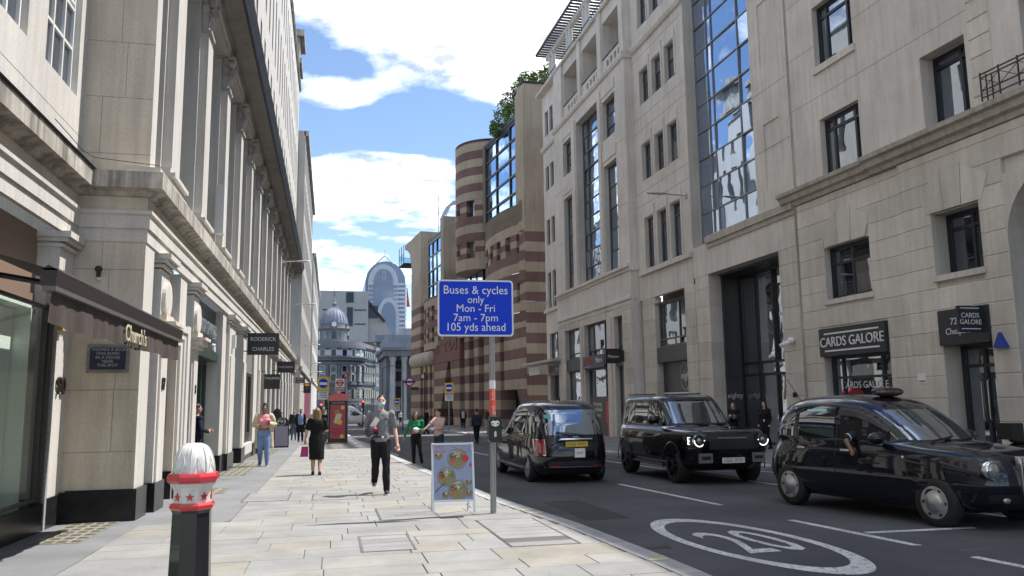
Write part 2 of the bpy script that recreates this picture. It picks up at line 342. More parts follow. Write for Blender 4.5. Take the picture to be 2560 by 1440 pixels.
while y < 103:
    h = rs.choice([.46, .52, .58, .62, .68]); x0 = (-2.62 if y+h < 12.8 else -1.40)+.005; xe = kl(y+h)-.285
    x = x0
    while x < xe-.02:
        w = min(rs.uniform(.55, 1.2), xe-x)
        if xe-(x+w) < .35: w = xe-x
        if cnt < 290 and y < 31:
            cnt += 1; cy = y+h/2
            inst(rs.choice([SM[0], SM[0], SM[0], SM[1], SM[1], SM[2]]), 'paving_slab', pav, (x+w/2, cy, gz(cy)+rs.uniform(-.002, .002)), (-.010 if y > 7.7 else 0, 0, 0), (w-.008, h-.007, 1))
        else:
            g0, g1 = gz(y), gz(y+h); far.k = rs.choice([0, 0, 1, 1, 2])
            far.add([(x+.005, y+.005, g0), (x+w-.005, y+.005, g0), (x+w-.005, y+h-.005, g1), (x+.005, y+h-.005, g1)], [(0, 1, 2, 3)])
        x += w
    y += h
tag(far.build('paving_slab', [SLAB, SLABG, SLABB], pav), kind='stuff')
# kerb stones
b = MB().cbox(-.5, .5, -.5, .5, -.3, 0, .0); KM = None
def kerb_mesh():
    b = MB(); c = .03
    b.add([(-.5, -.5, -.3), (.5, -.5, -.3), (.5, .5, -.3), (-.5, .5, -.3), (-.5, -.5, 0), (.5-c*3, -.5, 0), (.5-c*3, .5, 0), (-.5, .5, 0), (.5, -.5, -c), (.5, .5, -c)],
          [(0, 1, 8, 5, 4), (1, 2, 9, 8), (2, 3, 7, 6, 9), (3, 0, 4, 7), (4, 5, 6, 7), (5, 8, 9, 6)])
    return b.mesh('kerb_stone', KERB)
KM = kerb_mesh()
kerbL = tag(strip('kerb_bed', lambda y: kl(y)-.28, lambda y: kl(y)-.02, -25, 104, -.03, JOINT), kind='structure')
kerbR = tag(strip('kerb_bed', lambda y: kr(y)+.02, lambda y: kr(y)+.28, -25, 104, -.03, JOINT), kind='structure')
def kerbs(fn, par, side, y0, y1):
    y = y0
    while y < y1:
        l = rs.uniform(.85, 1.0) if y < 40 else 2.6
        xa, xb = fn(y), fn(y+l); a = math.atan2(xb-xa, l); cy = y+l/2
        o = inst(KM, 'kerb_stone', par, ((xa+xb)/2-side*.14, cy, gz(cy)+.001), (-.010 if y > 7.7 else 0, 0, (-a if side > 0 else math.pi-a)), (.28, l-.012, 1))
        y += l
kerbs(kl, kerbL, 1, 4.5, 100); kerbs(kr, kerbR, -1, 6, 98)
# yellow loading marks on the kerb
YEL = mat('faded_yellow_paint', (.55, .50, .22), .8)
for i, yy in enumerate((8.0, 12.1, 12.5)):
    a = kl(yy); tag(MB().add([(a-.27, yy, gz(yy)+.006), (a-.07, yy, gz(yy)+.006), (a-.07, yy+.1, gz(yy)+.006), (a-.27, yy+.1, gz(yy)+.006)], [(0, 1, 2, 3)]).build('kerb_mark', YEL, kerbL))
# access covers: stone strips in a steel tray
STEEL = mat('worn_steel', (.16, .155, .15), .5, .7)
CL = ['access cover with dark steel lines beside the asphalt strip on the left', 'low stone access cover beside the walking man in the grey polo', 'stone access cover under the shadow of the menu board', 'striped stone access cover nearest the camera in mid pavement', 'long access cover by the kerb with a dark steel grid strip']
for k, (x0, x1, y0, y1) in enumerate(COVERS):
    t = thing('access_cover', (x0, y0, gz(y0)), CL[k], 'manhole cover', 'access covers in the pavement')
    z = lambda yy: gz(yy)
    fr = MB()
    for a, c, d, e in ((x0, x1, y0, y0+.022), (x0, x1, y1-.022, y1), (x0, x0+.022, y0+.022, y1-.022), (x1-.022, x1, y0+.022, y1-.022)):
        fr.add([(a, d, z(d)+.006), (c, d, z(d)+.006), (c, e, z(e)+.006), (a, e, z(e)+.006)], [(0, 1, 2, 3)])
    fr.build('steel_frame', STEEL, t)
    n = max(3, int((y1-y0)/.28)); n = n if k != 3 else 4
    for i in range(n):
        a = y0+.03+(y1-y0-.06)*i/n; c = y0+.03+(y1-y0-.06)*(i+1)/n-.018
        grid = (k == 4 and i == 1)
        MB().add([(x0+.03, a, z(a)+.005), (x1-.03, a, z(a)+.005), (x1-.03, c, z(c)+.005), (x0+.03, c, z(c)+.005)], [(0, 1, 2, 3)]).build('steel_grid' if grid else 'stone_strip', STEEL if grid else SLABG, t)
        MB().add([(x0+.022, c, z(c)+.0055), (x1-.022, c, z(c)+.0055), (x1-.022, c+.018, z(c+.018)+.0055), (x0+.022, c+.018, z(c+.018)+.0055)], [(0, 1, 2, 3)]).build('steel_bar', STEEL, t)
# pavement lights in front of the shops
PLC = stone('worn_yellow_concrete', (.21, .19, .14), (.28, .255, .195), 4, streak=0, fine=90)
PLG = mat('dusty_glass_prism', (.12, .12, .11), .3)
for k, (x0, x1, y0, y1, nx, ny, lab) in enumerate([(-3.62, -2.98, 11.2, 13.2, 4, 7, 'pavement light grid at the foot of the return wall with the plaque'), (-2.78, -2.06, 21.9, 27.6, 4, 12, 'long pavement light grid in front of the shop piers'), (-2.45, -2.0, 17.1, 18.4, 2, 4, 'small pavement light grid beside the black plinth of the door'), (-2.78, -2.1, 29.5, 37, 4, 14, 'farther pavement light grid where the woman with the backpack walks')]):
    t = thing('pavement_light', (x0, y0, gz(y0)), lab, 'pavement light', 'pavement lights')
    MB().add([(x0, y0, gz(y0)+.003), (x1, y0, gz(y0)+.003), (x1, y1, gz(y1)+.003), (x0, y1, gz(y1)+.003)], [(0, 1, 2, 3)]).build('concrete_bed', PLC, t)
    for i in range(nx):
        for j in range(ny):
            a = x0+(x1-x0)*(i+.14)/nx; c = x0+(x1-x0)*(i+.86)/nx; d = y0+(y1-y0)*(j+.2)/ny; e = y0+(y1-y0)*(j+.8)/ny
            MB().add([(a, d, gz(d)+.005), (c, d, gz(d)+.005), (c, e, gz(e)+.005), (a, e, gz(e)+.005)], [(0, 1, 2, 3)]).build('glass_prism', PLG, t)
# road markings, each its own sheet just above the asphalt
def mark(name, pts, w, lab, dz=-.115):
    b = MB()
    for (xa, ya), (xb, yb) in zip(pts, pts[1:]):
        d = Vector((xb-xa, yb-ya)).normalized(); n = Vector((-d.y, d.x))*w/2
        b.add([(xa-n.x, ya-n.y, gz(ya)+dz), (xb-n.x, yb-n.y, gz(yb)+dz), (xb+n.x, yb+n.y, gz(yb)+dz), (xa+n.x, ya+n.y, gz(ya)+dz)], [(0, 1, 2, 3)])
    return tag(b.build(name, PAINT, road))
mark('centre_line', [(6.24, 17.3), (6.51, 13.0)], .11, '')
mark('centre_line', [(6.60, 11.0), (6.94, 7.2), (7.2, 4.4)], .12, '')
mark('centre_line', [(5.95, 25.5), (6.15, 21.2)], .11, '')
mark('centre_line', [(5.55, 34), (5.75, 30)], .11, '')
mark('bay_line', [(6.84, 9.62), (8.45, 9.56)], .13, '', -.1145)
mark('edge_line', [(8.55, 25.5), (9.3, 15.6), (9.75, 9.4)], .09, '')
mark('edge_line', [(9.6, 26), (10.9, 18.8)], .08, '')
mark('edge_line', [(2.55, 31.5), (1.75, 48)], .08, '')
mark('crossing_line', [(1.2, 58), (9.0, 55.5)], .22, '')
mark('crossing_line', [(1.2, 62), (9.0, 60)], .22, '')
for i in range(7): mark('crossing_line', [(4.2+i*.75, 44.6-i*.2), (4.7+i*.75, 44.5-i*.2)], .12, '')
ASPH2 = stone('patched_asphalt', (.040, .040, .043), (.056, .056, .058), .8, rough=.9, bump=.5, streak=0, fine=130, dist=.01, blot=1.2)
ASPH3 = stone('worn_asphalt', (.075, .075, .078), (.10, .10, .102), .8, rough=.9, bump=.5, streak=0, fine=130, dist=.01, blot=1.2)
for x0, x1, y0, y1, m in ((3.75, 4.5, 11.9, 14.6, ASPH2), (7.0, 7.5, 4, 8.3, ASPH3), (3.7, 4.05, 4, 9.5, ASPH2), (6.95, 8.9, 21.5, 26, ASPH2), (2.9, 3.4, 26, 34, ASPH3)):
    MB().add([(x0, y0, gz(y0)-.1185), (x1, y0+.04, gz(y0)-.1185), (x1-.03, y1, gz(y1)-.1185), (x0+.02, y1-.05, gz(y1)-.1185)], [(0, 1, 2, 3)]).build('repair_patch', m, road)
# speed roundel
b = MB(); n = 56; cx, cy, ax, ay = 5.06, 9.52, .80, 2.16; a0 = -.045
for i in range(n):
    q = []
    for t in (i, i+1):
        an = 2*math.pi*t/n
        for rx, ry in ((ax, ay), (ax-.135, ay-.36)):
            x, yv = rx*math.cos(an), ry*math.sin(an); X = cx+x*math.cos(a0)+yv*math.sin(a0)*-1*-1; Y = cy+yv*math.cos(a0)-x*math.sin(a0)
            q.append((X, Y, gz(Y)-.1145))
    b.add([q[0], q[2], q[3], q[1]], [(0, 1, 2, 3)])
b.build('speed_roundel', PAINT, road)
tx = text('20', 1.0, PAINT, road, basis((5.1, 9.42, gz(9.42)-.1145), (1, .05, 0), (-.05, 1, -.008)) @ Matrix.Diagonal((.92, 2.25, 1, 1)), 0, 'speed_number', bold=.004)
# ------------------------------------------------------------------ left side of the street
LX, RX, CY = -2.85, -3.85, 13.3                      # main frontage, set-back frontage, corner of the return wall
FL = frame(LX, 0, 0, 1); FN = frame(RX, 0, 0, 1)
CREAM = mat('cream_display_wall', (.62, .56, .36), .8)
GREENST = stone('dark_green_fascia', (.045, .062, .062), (.07, .095, .095), 1.5, rough=.35, bump=.03, streak=.1)
GREENP = mat('dark_green_paint', (.035, .055, .05), .4)
TIMBER = stone('grey_boarding', (.16, .15, .135), (.23, .215, .19), 2.5, streak=.3)
LEAD = stone('black_lead_fascia', (.018, .02, .026), (.035, .038, .046), 1.2, rough=.5, streak=.2)
BRONZE = mat('bronze_numerals', (.03, .026, .022), .45, .4)
SASH = mat('white_sash_paint', (.72, .72, .70), .45)
GREYGL = glass('grey_tall_glass', tint=(.03, .03, .03), refl=(.6, .62, .64), fac=.10, wob=.004)
lb = thing('stone_building', (LX, CY, 0), 'cream stone building with giant leafy capitals along the sunlit left side', 'building')
GT = 4.15                                            # underside of the ground floor entablature
ZB = -.9
def gbox(b, *a): b.box(*a); return b
# return wall facing the camera, full height
b = MB()
b.add([(RX-6, CY-.004, ZB), (LX, CY-.004, ZB), (LX, CY-.004, 26.6), (RX-6, CY-.004, 26.6)], [(0, 1, 2, 3)]); b.build('return_wall', S_RET, lb)
rj = random.Random(6)
JF = stone('fine_joint', (.30, .27, .225), (.36, .33, .28), 4)
for i in range(26):                                  # ashlar joints on the return wall
    z = .95+.92*i
    if 3.9 < z < 5.4: continue
    MB().box(RX, LX, CY-.0055, CY-.0045, z, z+.011).build('joint', JF, lb)
    x = RX+rj.uniform(.25, .75); MB().box(x, x+.01, CY-.0056, CY-.0046, z, z+.92).build('joint', JF, lb)
# string mouldings that run round the return
def mould(name, par, m, prof, seg, Mx=None):
    """profile [(d,z)] swept along plan points with mitred corners; d is measured outwards"""
    b = MB(); rings = []
    P = [Vector(p) for p in seg]
    for i, p in enumerate(P):
        def nrm(a, c): t = (c-a).normalized(); return Vector((t.y, -t.x))
        n0 = nrm(P[i-1], p) if i else nrm(p, P[i+1]); n1 = nrm(p, P[i+1]) if i < len(P)-1 else n0
        nn = (n0+n1); nn = nn/max(.2, nn.dot(n0))
        rings.append([(p.x+nn.x*d, p.y+nn.y*d, z) for d, z in prof])
    k = len(prof); vs = [q for r in rings for q in r]; fs = []
    for i in range(len(P)-1):
        for j in range(k-1): fs.append((i*k+j, (i+1)*k+j, (i+1)*k+j+1, i*k+j+1))
    b.add(vs, fs); b.add(rings[0], [tuple(range(k))]); b.add(rings[-1], [tuple(range(k))[::-1]])
    return b.build(name, m, par)
YE = 64.0
PLAN = [(RX, -6), (RX, CY), (LX, CY), (LX, YE)]      # runs away from the camera, street on the right hand
mould('architrave', lb, S_WARM, [(-.05, 4.15), (.02, 4.15), (.02, 4.36), (.05, 4.36), (.05, 4.56), (.085, 4.585), (.085, 4.64), (-.05, 4.64)], PLAN)
mould('frieze', lb, S_RET, [(-.05, 4.64), (.0, 4.64), (.0, 4.93), (-.05, 4.93)], PLAN)
mould('cornice', lb, S_STAIN, [(-.05, 4.86), (.06, 4.87), (.1, 4.93), (.17, 4.95), (.25, 4.96), (.25, 5.22), (-.05, 5.22)], PLAN)
mould('cornice_blocking', lb, S_WARM, [(-.3, 5.221), (.2, 5.221), (.2, 5.30), (-.3, 5.33)], [(LX, CY-.2), (LX, YE)])
mould('lead_flashing', lb, LEAD, [(-.3, 5.223), (.27, 5.222), (.285, 5.245), (.20, 5.30), (-.3, 5.34)], [(RX, -6), (RX, CY+.2)])
# ground floor piers: (near edge, far edge, front projection)
PIERS = [(13.3, 13.95, .0), (14.30, 15.0, .06), (16.5, 17.2, -.02), (17.63, 18.28, .06), (22.95, 23.75, -.03), (23.8, 25.17, .06), (27.42, 28.42, .06), (31.9, 33.3, .02), (33.4, 34.3, .06), (36.7, 37.6, .06), (39.8, 40.6, .06), (43.1, 44.0, .06), (46.4, 47.3, .06), (49.3, 50.4, .06), (52.7, 53.8, .06), (56, 57, .06), (58.8, 59.6, .06), (61.8, 64, .06)]
rp = random.Random(3)
for s0, s1, d in PIERS:
    g = gz(s0); b = MB(FL); b.box(s0, s1, -.9, d, ZB, GT-.22)
    if d > .03:
        b.box(s0+.14*(s1-s0), s1-.14*(s1-s0), d, d+.035, g+.45, 3.0)
        for z0, z1, o in ((3.92, 3.97, .05), (4.0, 4.06, .10), (4.06, 4.15, .15)): b.box(s0-o*.6, s1+o*.6, -.5, d+o, z0, z1)
        b.box(s0, s1, -.5, d, 3.9, 4.0)
    else: b.box(s0, s1, -.9, d, GT-.22, GT)
    p = b.build('pier', S_WARM, lb)
    MB(FL).box(s0-.03, s1+.03, -.93, d+.05, ZB, g+.46).build('plinth', GRANITE, p)
MB().box(RX-1, LX+.03, CY-.06, CY-.001, ZB, gz(CY)+.44).build('plinth', GRANITE, lb)
# discs and brackets above the door piers
for s in (14.65, 17.95):
    b = MB(FL); b.lathe([(.30, .06), (.30, .125), (.24, .135), (0.001, .14)], 24, (s, 0, 3.42), 1); b.build('stone_disc', S_WARM, lb)
    b = MB(FL)
    for z0, z1, o in ((2.78, 2.86, .12), (2.86, 2.96, .2), (2.96, 3.02, .26), (3.02, 3.14, .1)): b.box(s-.3-o*.3, s+.3+o*.3, 0, .06+o, z0, z1)
    b.build('bracket', S_RET, lb)
# door recess with intercom and stepped architrave
b = MB(FL); b.box(15.0, 16.5, -1.3, -1.2, ZB, GT); b.box(16.42, 16.5, -1.3, -.02, ZB, 2.9); b.box(15.0, 16.5, -1.3, -.45, 2.9, 3.15)
b.build('door_recess', S_RET, lb)
b = MB(FL)
for i, (a, c, o) in enumerate(((16.50, 16.72, .03), (16.72, 16.9, .06), (16.9, 17.2, .09))): b.box(a, c, -.2, o, gz(16)+.0, 3.0+.09*i)
for i, o in enumerate((.03, .06, .09)): b.box(15.0, 16.5+.2*i, -.15, o, 2.76+.13*i, 2.89+.13*i)
b.build('door_architrave', S_WARM, lb)
MB(FL).box(15.02, 16.48, -1.2, -.3, -.3, gz(15)+.12).build('door_step', SLAB, lb)
MB(FL).box(16.38, 16.41, -1.1, -.03, gz(16)-.3, gz(16)+.5).build('plinth', GRANITE, lb)
ip = MB(FL).box(16.405, 16.418, -.55, -.16, 1.10, 2.05).build('intercom_panel', mat('brushed_bronze', (.42, .34, .27), .35, .6), lb)
b = MB(FL)
for i in range(3):
    for j in range(4): b.box(16.398, 16.405, -.42+i*.05, -.385+i*.05, 1.48+j*.05, 1.515+j*.05)
b.box(16.398, 16.405, -.41, -.30, 1.17, 1.38); b.build('keypad', BLACK, ip)
MB(FL).box(15.05, 16.4, -.5, -.44, 3.15, 4.1).build('fanlight', GREYGL, lb)
# shop with green fascia
sh = MB(FL); sh.box(18.28, 22.95, -.55, -.22, 2.98, 4.12); sh = sh.build('shop_fascia', GREENST, lb)
MB(FL).box(18.28, 22.95, -.6, -.12, 2.78, 2.98).build('fascia_lip', GREENP, sh)
text('RODERICK CHARLES', .47, mat('polished_steel_letters', (.75, .76, .76), .25, .9), sh, basis((LX-.17, 20.65, 3.50), (0, 1, 0), (0, 0, 1)), .05, sx=.86)
text('82', .3, WHITEP, sh, basis((LX-.19, 22.6, 3.12), (0, 1, 0), (0, 0, 1)), .03)
def shopfront(s0, s1, d, zb, zt, inner, lab=None, mull=(.5,), gm=None, fm=None, depth=1.6, par=None):
    par = par or lb; gm = gm or clear_glass('shopfront_glass', fac=.05); fm = fm or GREENP
    w = window(par, FL, s0, s1, zb, zt, d, mull, (), fm, gm, .07, .09, name='shop_window')
    b = MB(FL); b.box(s0, s1, d-depth-.05, d-depth, zb-.5, zt+.1); b.box(s0, s1, d-depth, d-.1, zt, zt+.05); b.box(s0, s1, d-depth, d-.1, zb-.06, zb); b.box(s0-.02, s0, d-depth, d-.1, zb, zt); b.box(s1, s1+.02, d-depth, d-.1, zb, zt)
    b.build('display_room', inner, par); MB(FL).box(s0, s1, d-.2, d+.02, ZB, zb).build('stall_riser', fm, par)
    return w
PALEG = mat('pale_green_interior', (.50, .56, .50), .8)
shopfront(18.28, 20.2, -.45, .15, 2.78, PALEG)
shopfront(21.3, 22.95, -.45, .15, 2.78, PALEG)
b = MB(FL); b.box(20.2, 21.3, -2.0, -1.9, ZB, 3); b.box(20.15, 20.2, -1.9, -.5, ZB, 2.8); b.box(20.2, 21.3, -1.9, -.4, 2.75, 2.8); b.build('shop_doorway', GREENP, lb)
# narrow boarded doorway, then the cream display windows
b = MB(FL); b.box(25.17, 27.42, -.75, -.6, 2.85, GT); b.build('boarding', TIMBER, lb)
b = MB(FL); b.box(25.17, 27.42, -.95, -.85, ZB, 2.85); b.box(25.3, 25.4, -.85, -.8, ZB, 2.85); b.box(27.2, 27.3, -.85, -.8, ZB, 2.85); b.build('door', GREENP, lb)
shopfront(28.42, 31.9, -.12, .55, 2.75, CREAM, mull=(.45,), fm=mat('dark_bronze_frame', (.05, .045, .04), .4))
MB(FL).box(28.42, 31.9, -.5, -.06, 2.75, GT).build('shop_fascia', TIMBER, lb)
MB(FL).box(28.45, 31.88, -.18, .03, ZB, gz(29)+.5).build('stall_riser', S_WARM, lb)
MB(FL).box(28.42, 31.9, -.18, .04, ZB, gz(29)+.14).build('plinth', GRANITE, lb)
for a, c in zip([p[1] for p in PIERS[8:-1]], [p[0] for p in PIERS[9:]]):
    b = MB(FL); b.box(a, c, -.6, -.45, ZB, GT); b.build('shop_window', SHOPG, lb)
    MB(FL).box(a, c, -.45, -.2, 2.85, GT).build('shop_fascia', TIMBER, lb)
# first floor order: pedestals, stepped pilasters, capitals, tall glazing
BAYS = [16.15+3.65*k for k in range(14)]
ped = MB(); 
for z0, z1, o in ((5.28, 5.62, .0), (5.62, 5.78, -.05), (5.78, 5.86, .02), (5.86, 5.98, -.08)): ped.box(-.78+(-o)*.8, .62+o*.8, -.9, -.02+o, z0, z1)
pil = MB(); pil.box(-.52, .05, -.8, -.12, 5.98, 10.45); pil.box(.10, .55, -.8, -.17, 5.98, 11.35); pil.box(.05, .10, -.8, -.22, 5.98, 11.35); pil.box(-.62, -.52, -.8, -.30, 5.98, 11.35); pil.box(-.70, -.66, -.8, -.62, 5.98, 11.3)
def leaf_capital():
    b = MB(); r = random.Random(11); b.box(-.50, .03, -.7, -.14, 10.45, 11.25); b.box(-.60, .14, -.75, .06, 11.27, 11.36)
    b.box(-.56, .09, -.72, -.06, 10.40, 10.46)
    for row, (z, h, out, n) in enumerate(((10.46, .34, .16, 5), (10.70, .36, .22, 4), (10.94, .34, .26, 5))):
        for side in range(2):
            for i in range(n if side == 0 else 3):
                t = (i+.5+(row % 2)*.25)/n
                for q in range(5):                   # each leaf: an upright blade that curls over at its tip
                    a0, a1 = q/5, (q+1)/5
                    def pt(a, w):
                        curl = out*(a**2.2)-(0 if a < .8 else (a-.8)*.35); zz = z+h*math.sin(min(1, a*1.05)*math.pi*.55); ww = .075*(1-.55*abs(a-.45))*w
                        return (-.52+.57*t+ww, -.14+curl, zz) if side == 0 else (-.52-curl*.8, -.62+.5*(i+.5)/3+ww, zz)
                    b.add([pt(a0, -1), pt(a0, 1), pt(a1, 1), pt(a1, -1), (pt((a0+a1)/2, 0)[0], pt((a0+a1)/2, 0)[1]+.035, pt((a0+a1)/2, 0)[2])], [(0, 1, 4), (1, 2, 4), (2, 3, 4), (3, 0, 4)])
    for e in (-.5, -.02): b.lathe([(.03, -.15), (.10, -.12), (.11, .02), (.06, .05)], 10, (e, 0, 11.16), 1)
    return b
flip = Matrix(((0, 1, 0, 0), (1, 0, 0, 0), (0, 0, 1, 0), (0, 0, 0, 1)))
def turn(mb):
    mb.v = [(p[1], p[0], p[2]) for p in mb.v]; mb.f = [f[::-1] for f in mb.f]; return mb
S_CAP = stone('carved_capital_stone', (.36, .345, .32), (.50, .48, .445), 3, streak=.2)
pedM, pilM, capM = turn(ped).mesh('pedestal', S_WARM), turn(pil).mesh('pilaster', S_WARM), turn(leaf_capital()).mesh('capital', S_CAP)
for k, s in enumerate(BAYS):
    if s > YE-1: break
    inst(pilM, 'pilaster', lb, (LX, s, 0)); inst(pedM, 'pedestal', lb, (LX, s, 0))
    inst(capM, 'capital', lb, (LX, s, 0))
    if k: window(lb, FL, BAYS[k-1]+.55, s-.7, 5.3, 11.3, -.72, (.5,), (.33, .36, .68, .71), mat('grey_window_frame', (.10, .10, .10), .5), GREYGL, .06, .08)
b = MB(FL); b.box(13.3, 13.75, -.9, -.02, 5.28, 11.35); b.box(13.75, 14.25, -.9, -.14, 5.28, 11.35); b.box(14.25, 14.4, -.9, -.30, 5.28, 11.35); b.build('corner_pilaster', S_WARM, lb)
window(lb, FL, 14.4, BAYS[0]-.7, 5.3, 11.3, -.72, (.5,), (.33, .68), mat('grey_window_frame', (.1, .1, .1), .5), GREYGL, .06, .08)
b = MB(FL); b.box(21.9, 22.25, -.2, .02, 6.1, 7.4); b.build('sign_box', mat('dull_white_box', (.62, .61, .59), .6), lb)
mould('upper_architrave', lb, S_WARM, [(-.6, 11.35), (-.10, 11.35), (-.10, 11.5), (-.05, 11.5), (-.05, 11.62), (-.6, 11.62)], [(LX, CY), (LX, YE)])
S_SOFF = stone('dark_soffit_stone', (.20, .18, .155), (.28, .26, .23), 1.0, streak=.1)  # darker tone than the wall stone, for the overhang's underside
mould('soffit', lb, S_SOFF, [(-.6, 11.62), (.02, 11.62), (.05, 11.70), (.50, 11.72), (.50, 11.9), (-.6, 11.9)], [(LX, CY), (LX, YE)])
mould('lead_fascia', lb, LEAD, [(-.6, 11.73), (.52, 11.725), (.56, 11.78), (.70, 12.12), (.62, 12.17), (-.6, 12.3)], [(LX, CY), (LX, YE)])
for k in range(20):                                  # seams on the fascia
    s = 14.6+2.5*k; MB(FL).add([(s, .565, 11.79), (s+.05, .565, 11.79), (s+.05, .705, 12.11), (s, .705, 12.11)], [(0, 1, 2, 3)]).build('seam', mat('pale_seam', (.14, .145, .15), .6), lb)
# attic wall with slot windows
holes = []
for k in range(28):
    s = 14.2+1.825*k
    if s > YE-1.2: break
    for z0, z1 in ((13.4, 16.4), (17.6, 20.9), (22.0, 25.0)): holes.append((s, s+.62, z0, z1))
MB(FL).wall(CY, YE, 12.2, 26.6, -.02, holes, .45).build('attic_wall', S_WARM, lb)
for h in holes: MB(FL).box(h[0], h[1], -.46, -.45, h[2], h[3]).build('attic_pane', GREYGL, lb)
mould('parapet', lb, S_STAIN, [(-.3, 26.4), (.06, 26.4), (.14, 26.55), (.14, 26.72), (-.3, 26.72)], [(LX, CY), (LX, YE)])
b = MB(FL); b.box(59.5, 62.5, -2.5, .12, 26.7, 29.2); b.box(59.3, 62.7, -2.7, .45, 29.0, 29.5); b.box(59.4, 62.6, -2.6, .3, 26.9, 27.3); b.build('rooftop_block', S_STAIN, lb)
b = MB(FL); b.box(24.6, 25.1, -.02, .12, 13.4, 21.5); b.box(24.5, 25.2, -.02, .35, 13.6, 14.0); b.sphere((24.85, .2, 14.8), (.25, .2, .5)); b.sphere((24.85, .2, 20.6), (.25, .2, .45)); b.build('carved_niche', S_STAIN, lb)
MB().box(LX-.02, LX-8, CY+.02, YE, ZB, 26.5).build('inner_core', S_RET, lb) if False else None
# ---- set-back frontage nearer the camera
nb = thing('stone_building', (RX, 9, 0), 'set-back cream stone frontage with awning and white sash windows at the left edge', 'building')
wins = [(11.5, 12.9, 6.3, 9.0), (9.4, 10.82, 6.3, 9.0), (7.3, 8.72, 6.3, 9.0)]
wins += [(a, c, 10.2, 12.6) for a, c, _, _ in wins]
MB(FN).wall(-6, CY, 5.2, 26.6, 0, wins, .15).build('upper_wall', S_WARM, nb)
for a, c, z0, z1 in wins: window(nb, FN, a, c, z0, z1, -.12, (.36, .68), (.27, .50, .54, .78), SASH, glass('sash_glass', tint=(.06, .06, .055), fac=.2), .045, .07, name='sash_window')
b = MB(FN); b.box(12.62, 13.3, -.4, .0, ZB, 4.15)
for z0, z1, o in ((3.92, 3.97, .05), (4.0, 4.06, .10), (4.06, 4.15, .15)): b.box(12.62-o*.5, 13.29, -.4, o, z0, z1)
pr_ = b.build('pier', S_WARM, nb); MB(FN).box(12.6, 13.29, -.4, .03, ZB, gz(13)+.42).build('plinth', GRANITE, pr_)
text('90', .36, BRONZE, nb, basis((RX+.03, 12.95, 1.92), (0, 1, 0), (0, 0, 1)), .015)
MB(FN).box(12.48, 12.56, -.1, .05, ZB, 3.4).build('granite_strip', stone('grey_granite', (.2, .2, .2), (.4, .4, .4), 30, streak=0, fine=200), nb)
MB(FN).box(-2, 12.62, -.45, -.30, 3.05, 4.15).build('brown_fascia', mat('brown_fascia_panel', (.23, .155, .115), .55), nb)
DISP = mat('pale_display_panel', (.70, .77, .69), .7)
b = MB(FN); b.box(-2, 12.45, -2.2, -2.1, ZB, 3.2); b.box(-2, 12.45, -2.1, -.25, 3.0, 3.05); b.box(12.40, 12.45, -2.1, -.25, 0, 3.05); b.box(-2, 12.4, -2.1, -.25, .28, .33); b.build('display_room', DISP, nb)
b = MB(FN); b.box(8.2, 12.38, -.52, -.47, .33, 2.98); b.build('display_screen', DISP, nb)
window(nb, FN, 3, 12.42, .36, 3.03, -.06, (.25, .5, .78), (), mat('dark_bronze_frame', (.05, .045, .04), .4), clear_glass('shopfront_glass', fac=.05), .035, .06, name='shop_window')
MB(FN).box(-2, 12.48, -.3, .04, ZB, gz(11)+.36).build('stall_riser', GRANITE, nb)
MB(FN).box(12.42, 12.48, -.12, .02, ZB, 3.05).build('window_frame', mat('dark_bronze_frame', (.05, .045, .04), .4), nb)
for z in (5.75, 9.55, 10.0):
    for a, c in ((-2, 13.25),): MB(FN).box(a, c, -.002, .0015, z, z+.012).build('joint', JF, nb)
# shoe display inside the window
t = thing('display_bench', (RX-.6, 10.2, .33), 'white folded display bench with a brown shoe in the left shop window', 'bench')
b = MB(FN); b.box(9.2, 10.9, -.44, -.2, .82, .85); b.box(10.87, 10.9, -.44, -.2, .36, .82); b.box(10.87, 11.9, -.44, -.2, .333, .36); b.build('bench_sheet', WHITEP, t)
b = MB(FN); b.sphere((9.95, -.32, .93), (.16, .05, .06)); b.box(9.7, 10.4, -.42, -.22, .852, .88); b.build('shoe', mat('brown_leather', (.09, .04, .025), .35), t)
# awning
AW = stone('brown_awning_canvas', (.052, .036, .032), (.072, .052, .046), 3, rough=.8, bump=.15, streak=.1)
AWB = mat('brown_awning_bar', (.026, .017, .016), .4)
aw = thing('awning', (RX, 10, 2.6), 'dark brown shop awning with scalloped fabric valance lettered in cream', 'awning')
A0, A1, AX, AZ = 7.05, 12.75, -2.22, 2.66
b = MB(); b.s = True
b.grid(lambda u, v: (RX+.05+(AX-RX-.1)*v, A0+(A1-A0)*u, 3.38+(AZ+.08-3.38)*v-.06*math.sin(math.pi*v)), 24, 6); b.build('canopy', AW, aw)
b = MB(); b.prism([(AX-.06, AZ-.07), (AX+.05, AZ-.07), (AX+.06, AZ+.06), (AX-.01, AZ+.10), (AX-.07, AZ+.05)], A0, A1, 1); b.build('front_bar', AWB, aw)
b = MB(); b.box(AX-.045, AX+.062, A0, A1, AZ+.055, AZ+.072); b.box(AX-.05, AX+.055, A0, A1, AZ-.11, AZ-.072); b.build('bar_trim', mat('dull_bar_trim', (.14, .13, .125), .45, .4), aw)
b = MB(); b.s = True
def val(u, v):
    y = A0+.05+(A1-A0-.1)*u; w = .012*math.sin(y*9.5)+.010*math.sin(y*23+1)+.015*math.sin(y*4.1)
    return (AX+.01+w*v, y, AZ-.1-(.28+.012*math.sin(y*3.3)+.008*math.sin(y*7.7))*v)
b.grid(val, 90, 8); b.build('valance', stone('brown_valance', (.052, .04, .036), (.08, .062, .055), 3, rough=.85, bump=.15, streak=.1), aw)
t_ = text("Church's", .26, mat('cream_lettering', (.46, .41, .27), .7), aw, basis((AX+.05, 9.9, AZ-.25), (0, 1, 0), (0, 0, 1)), .004, sx=1.1)
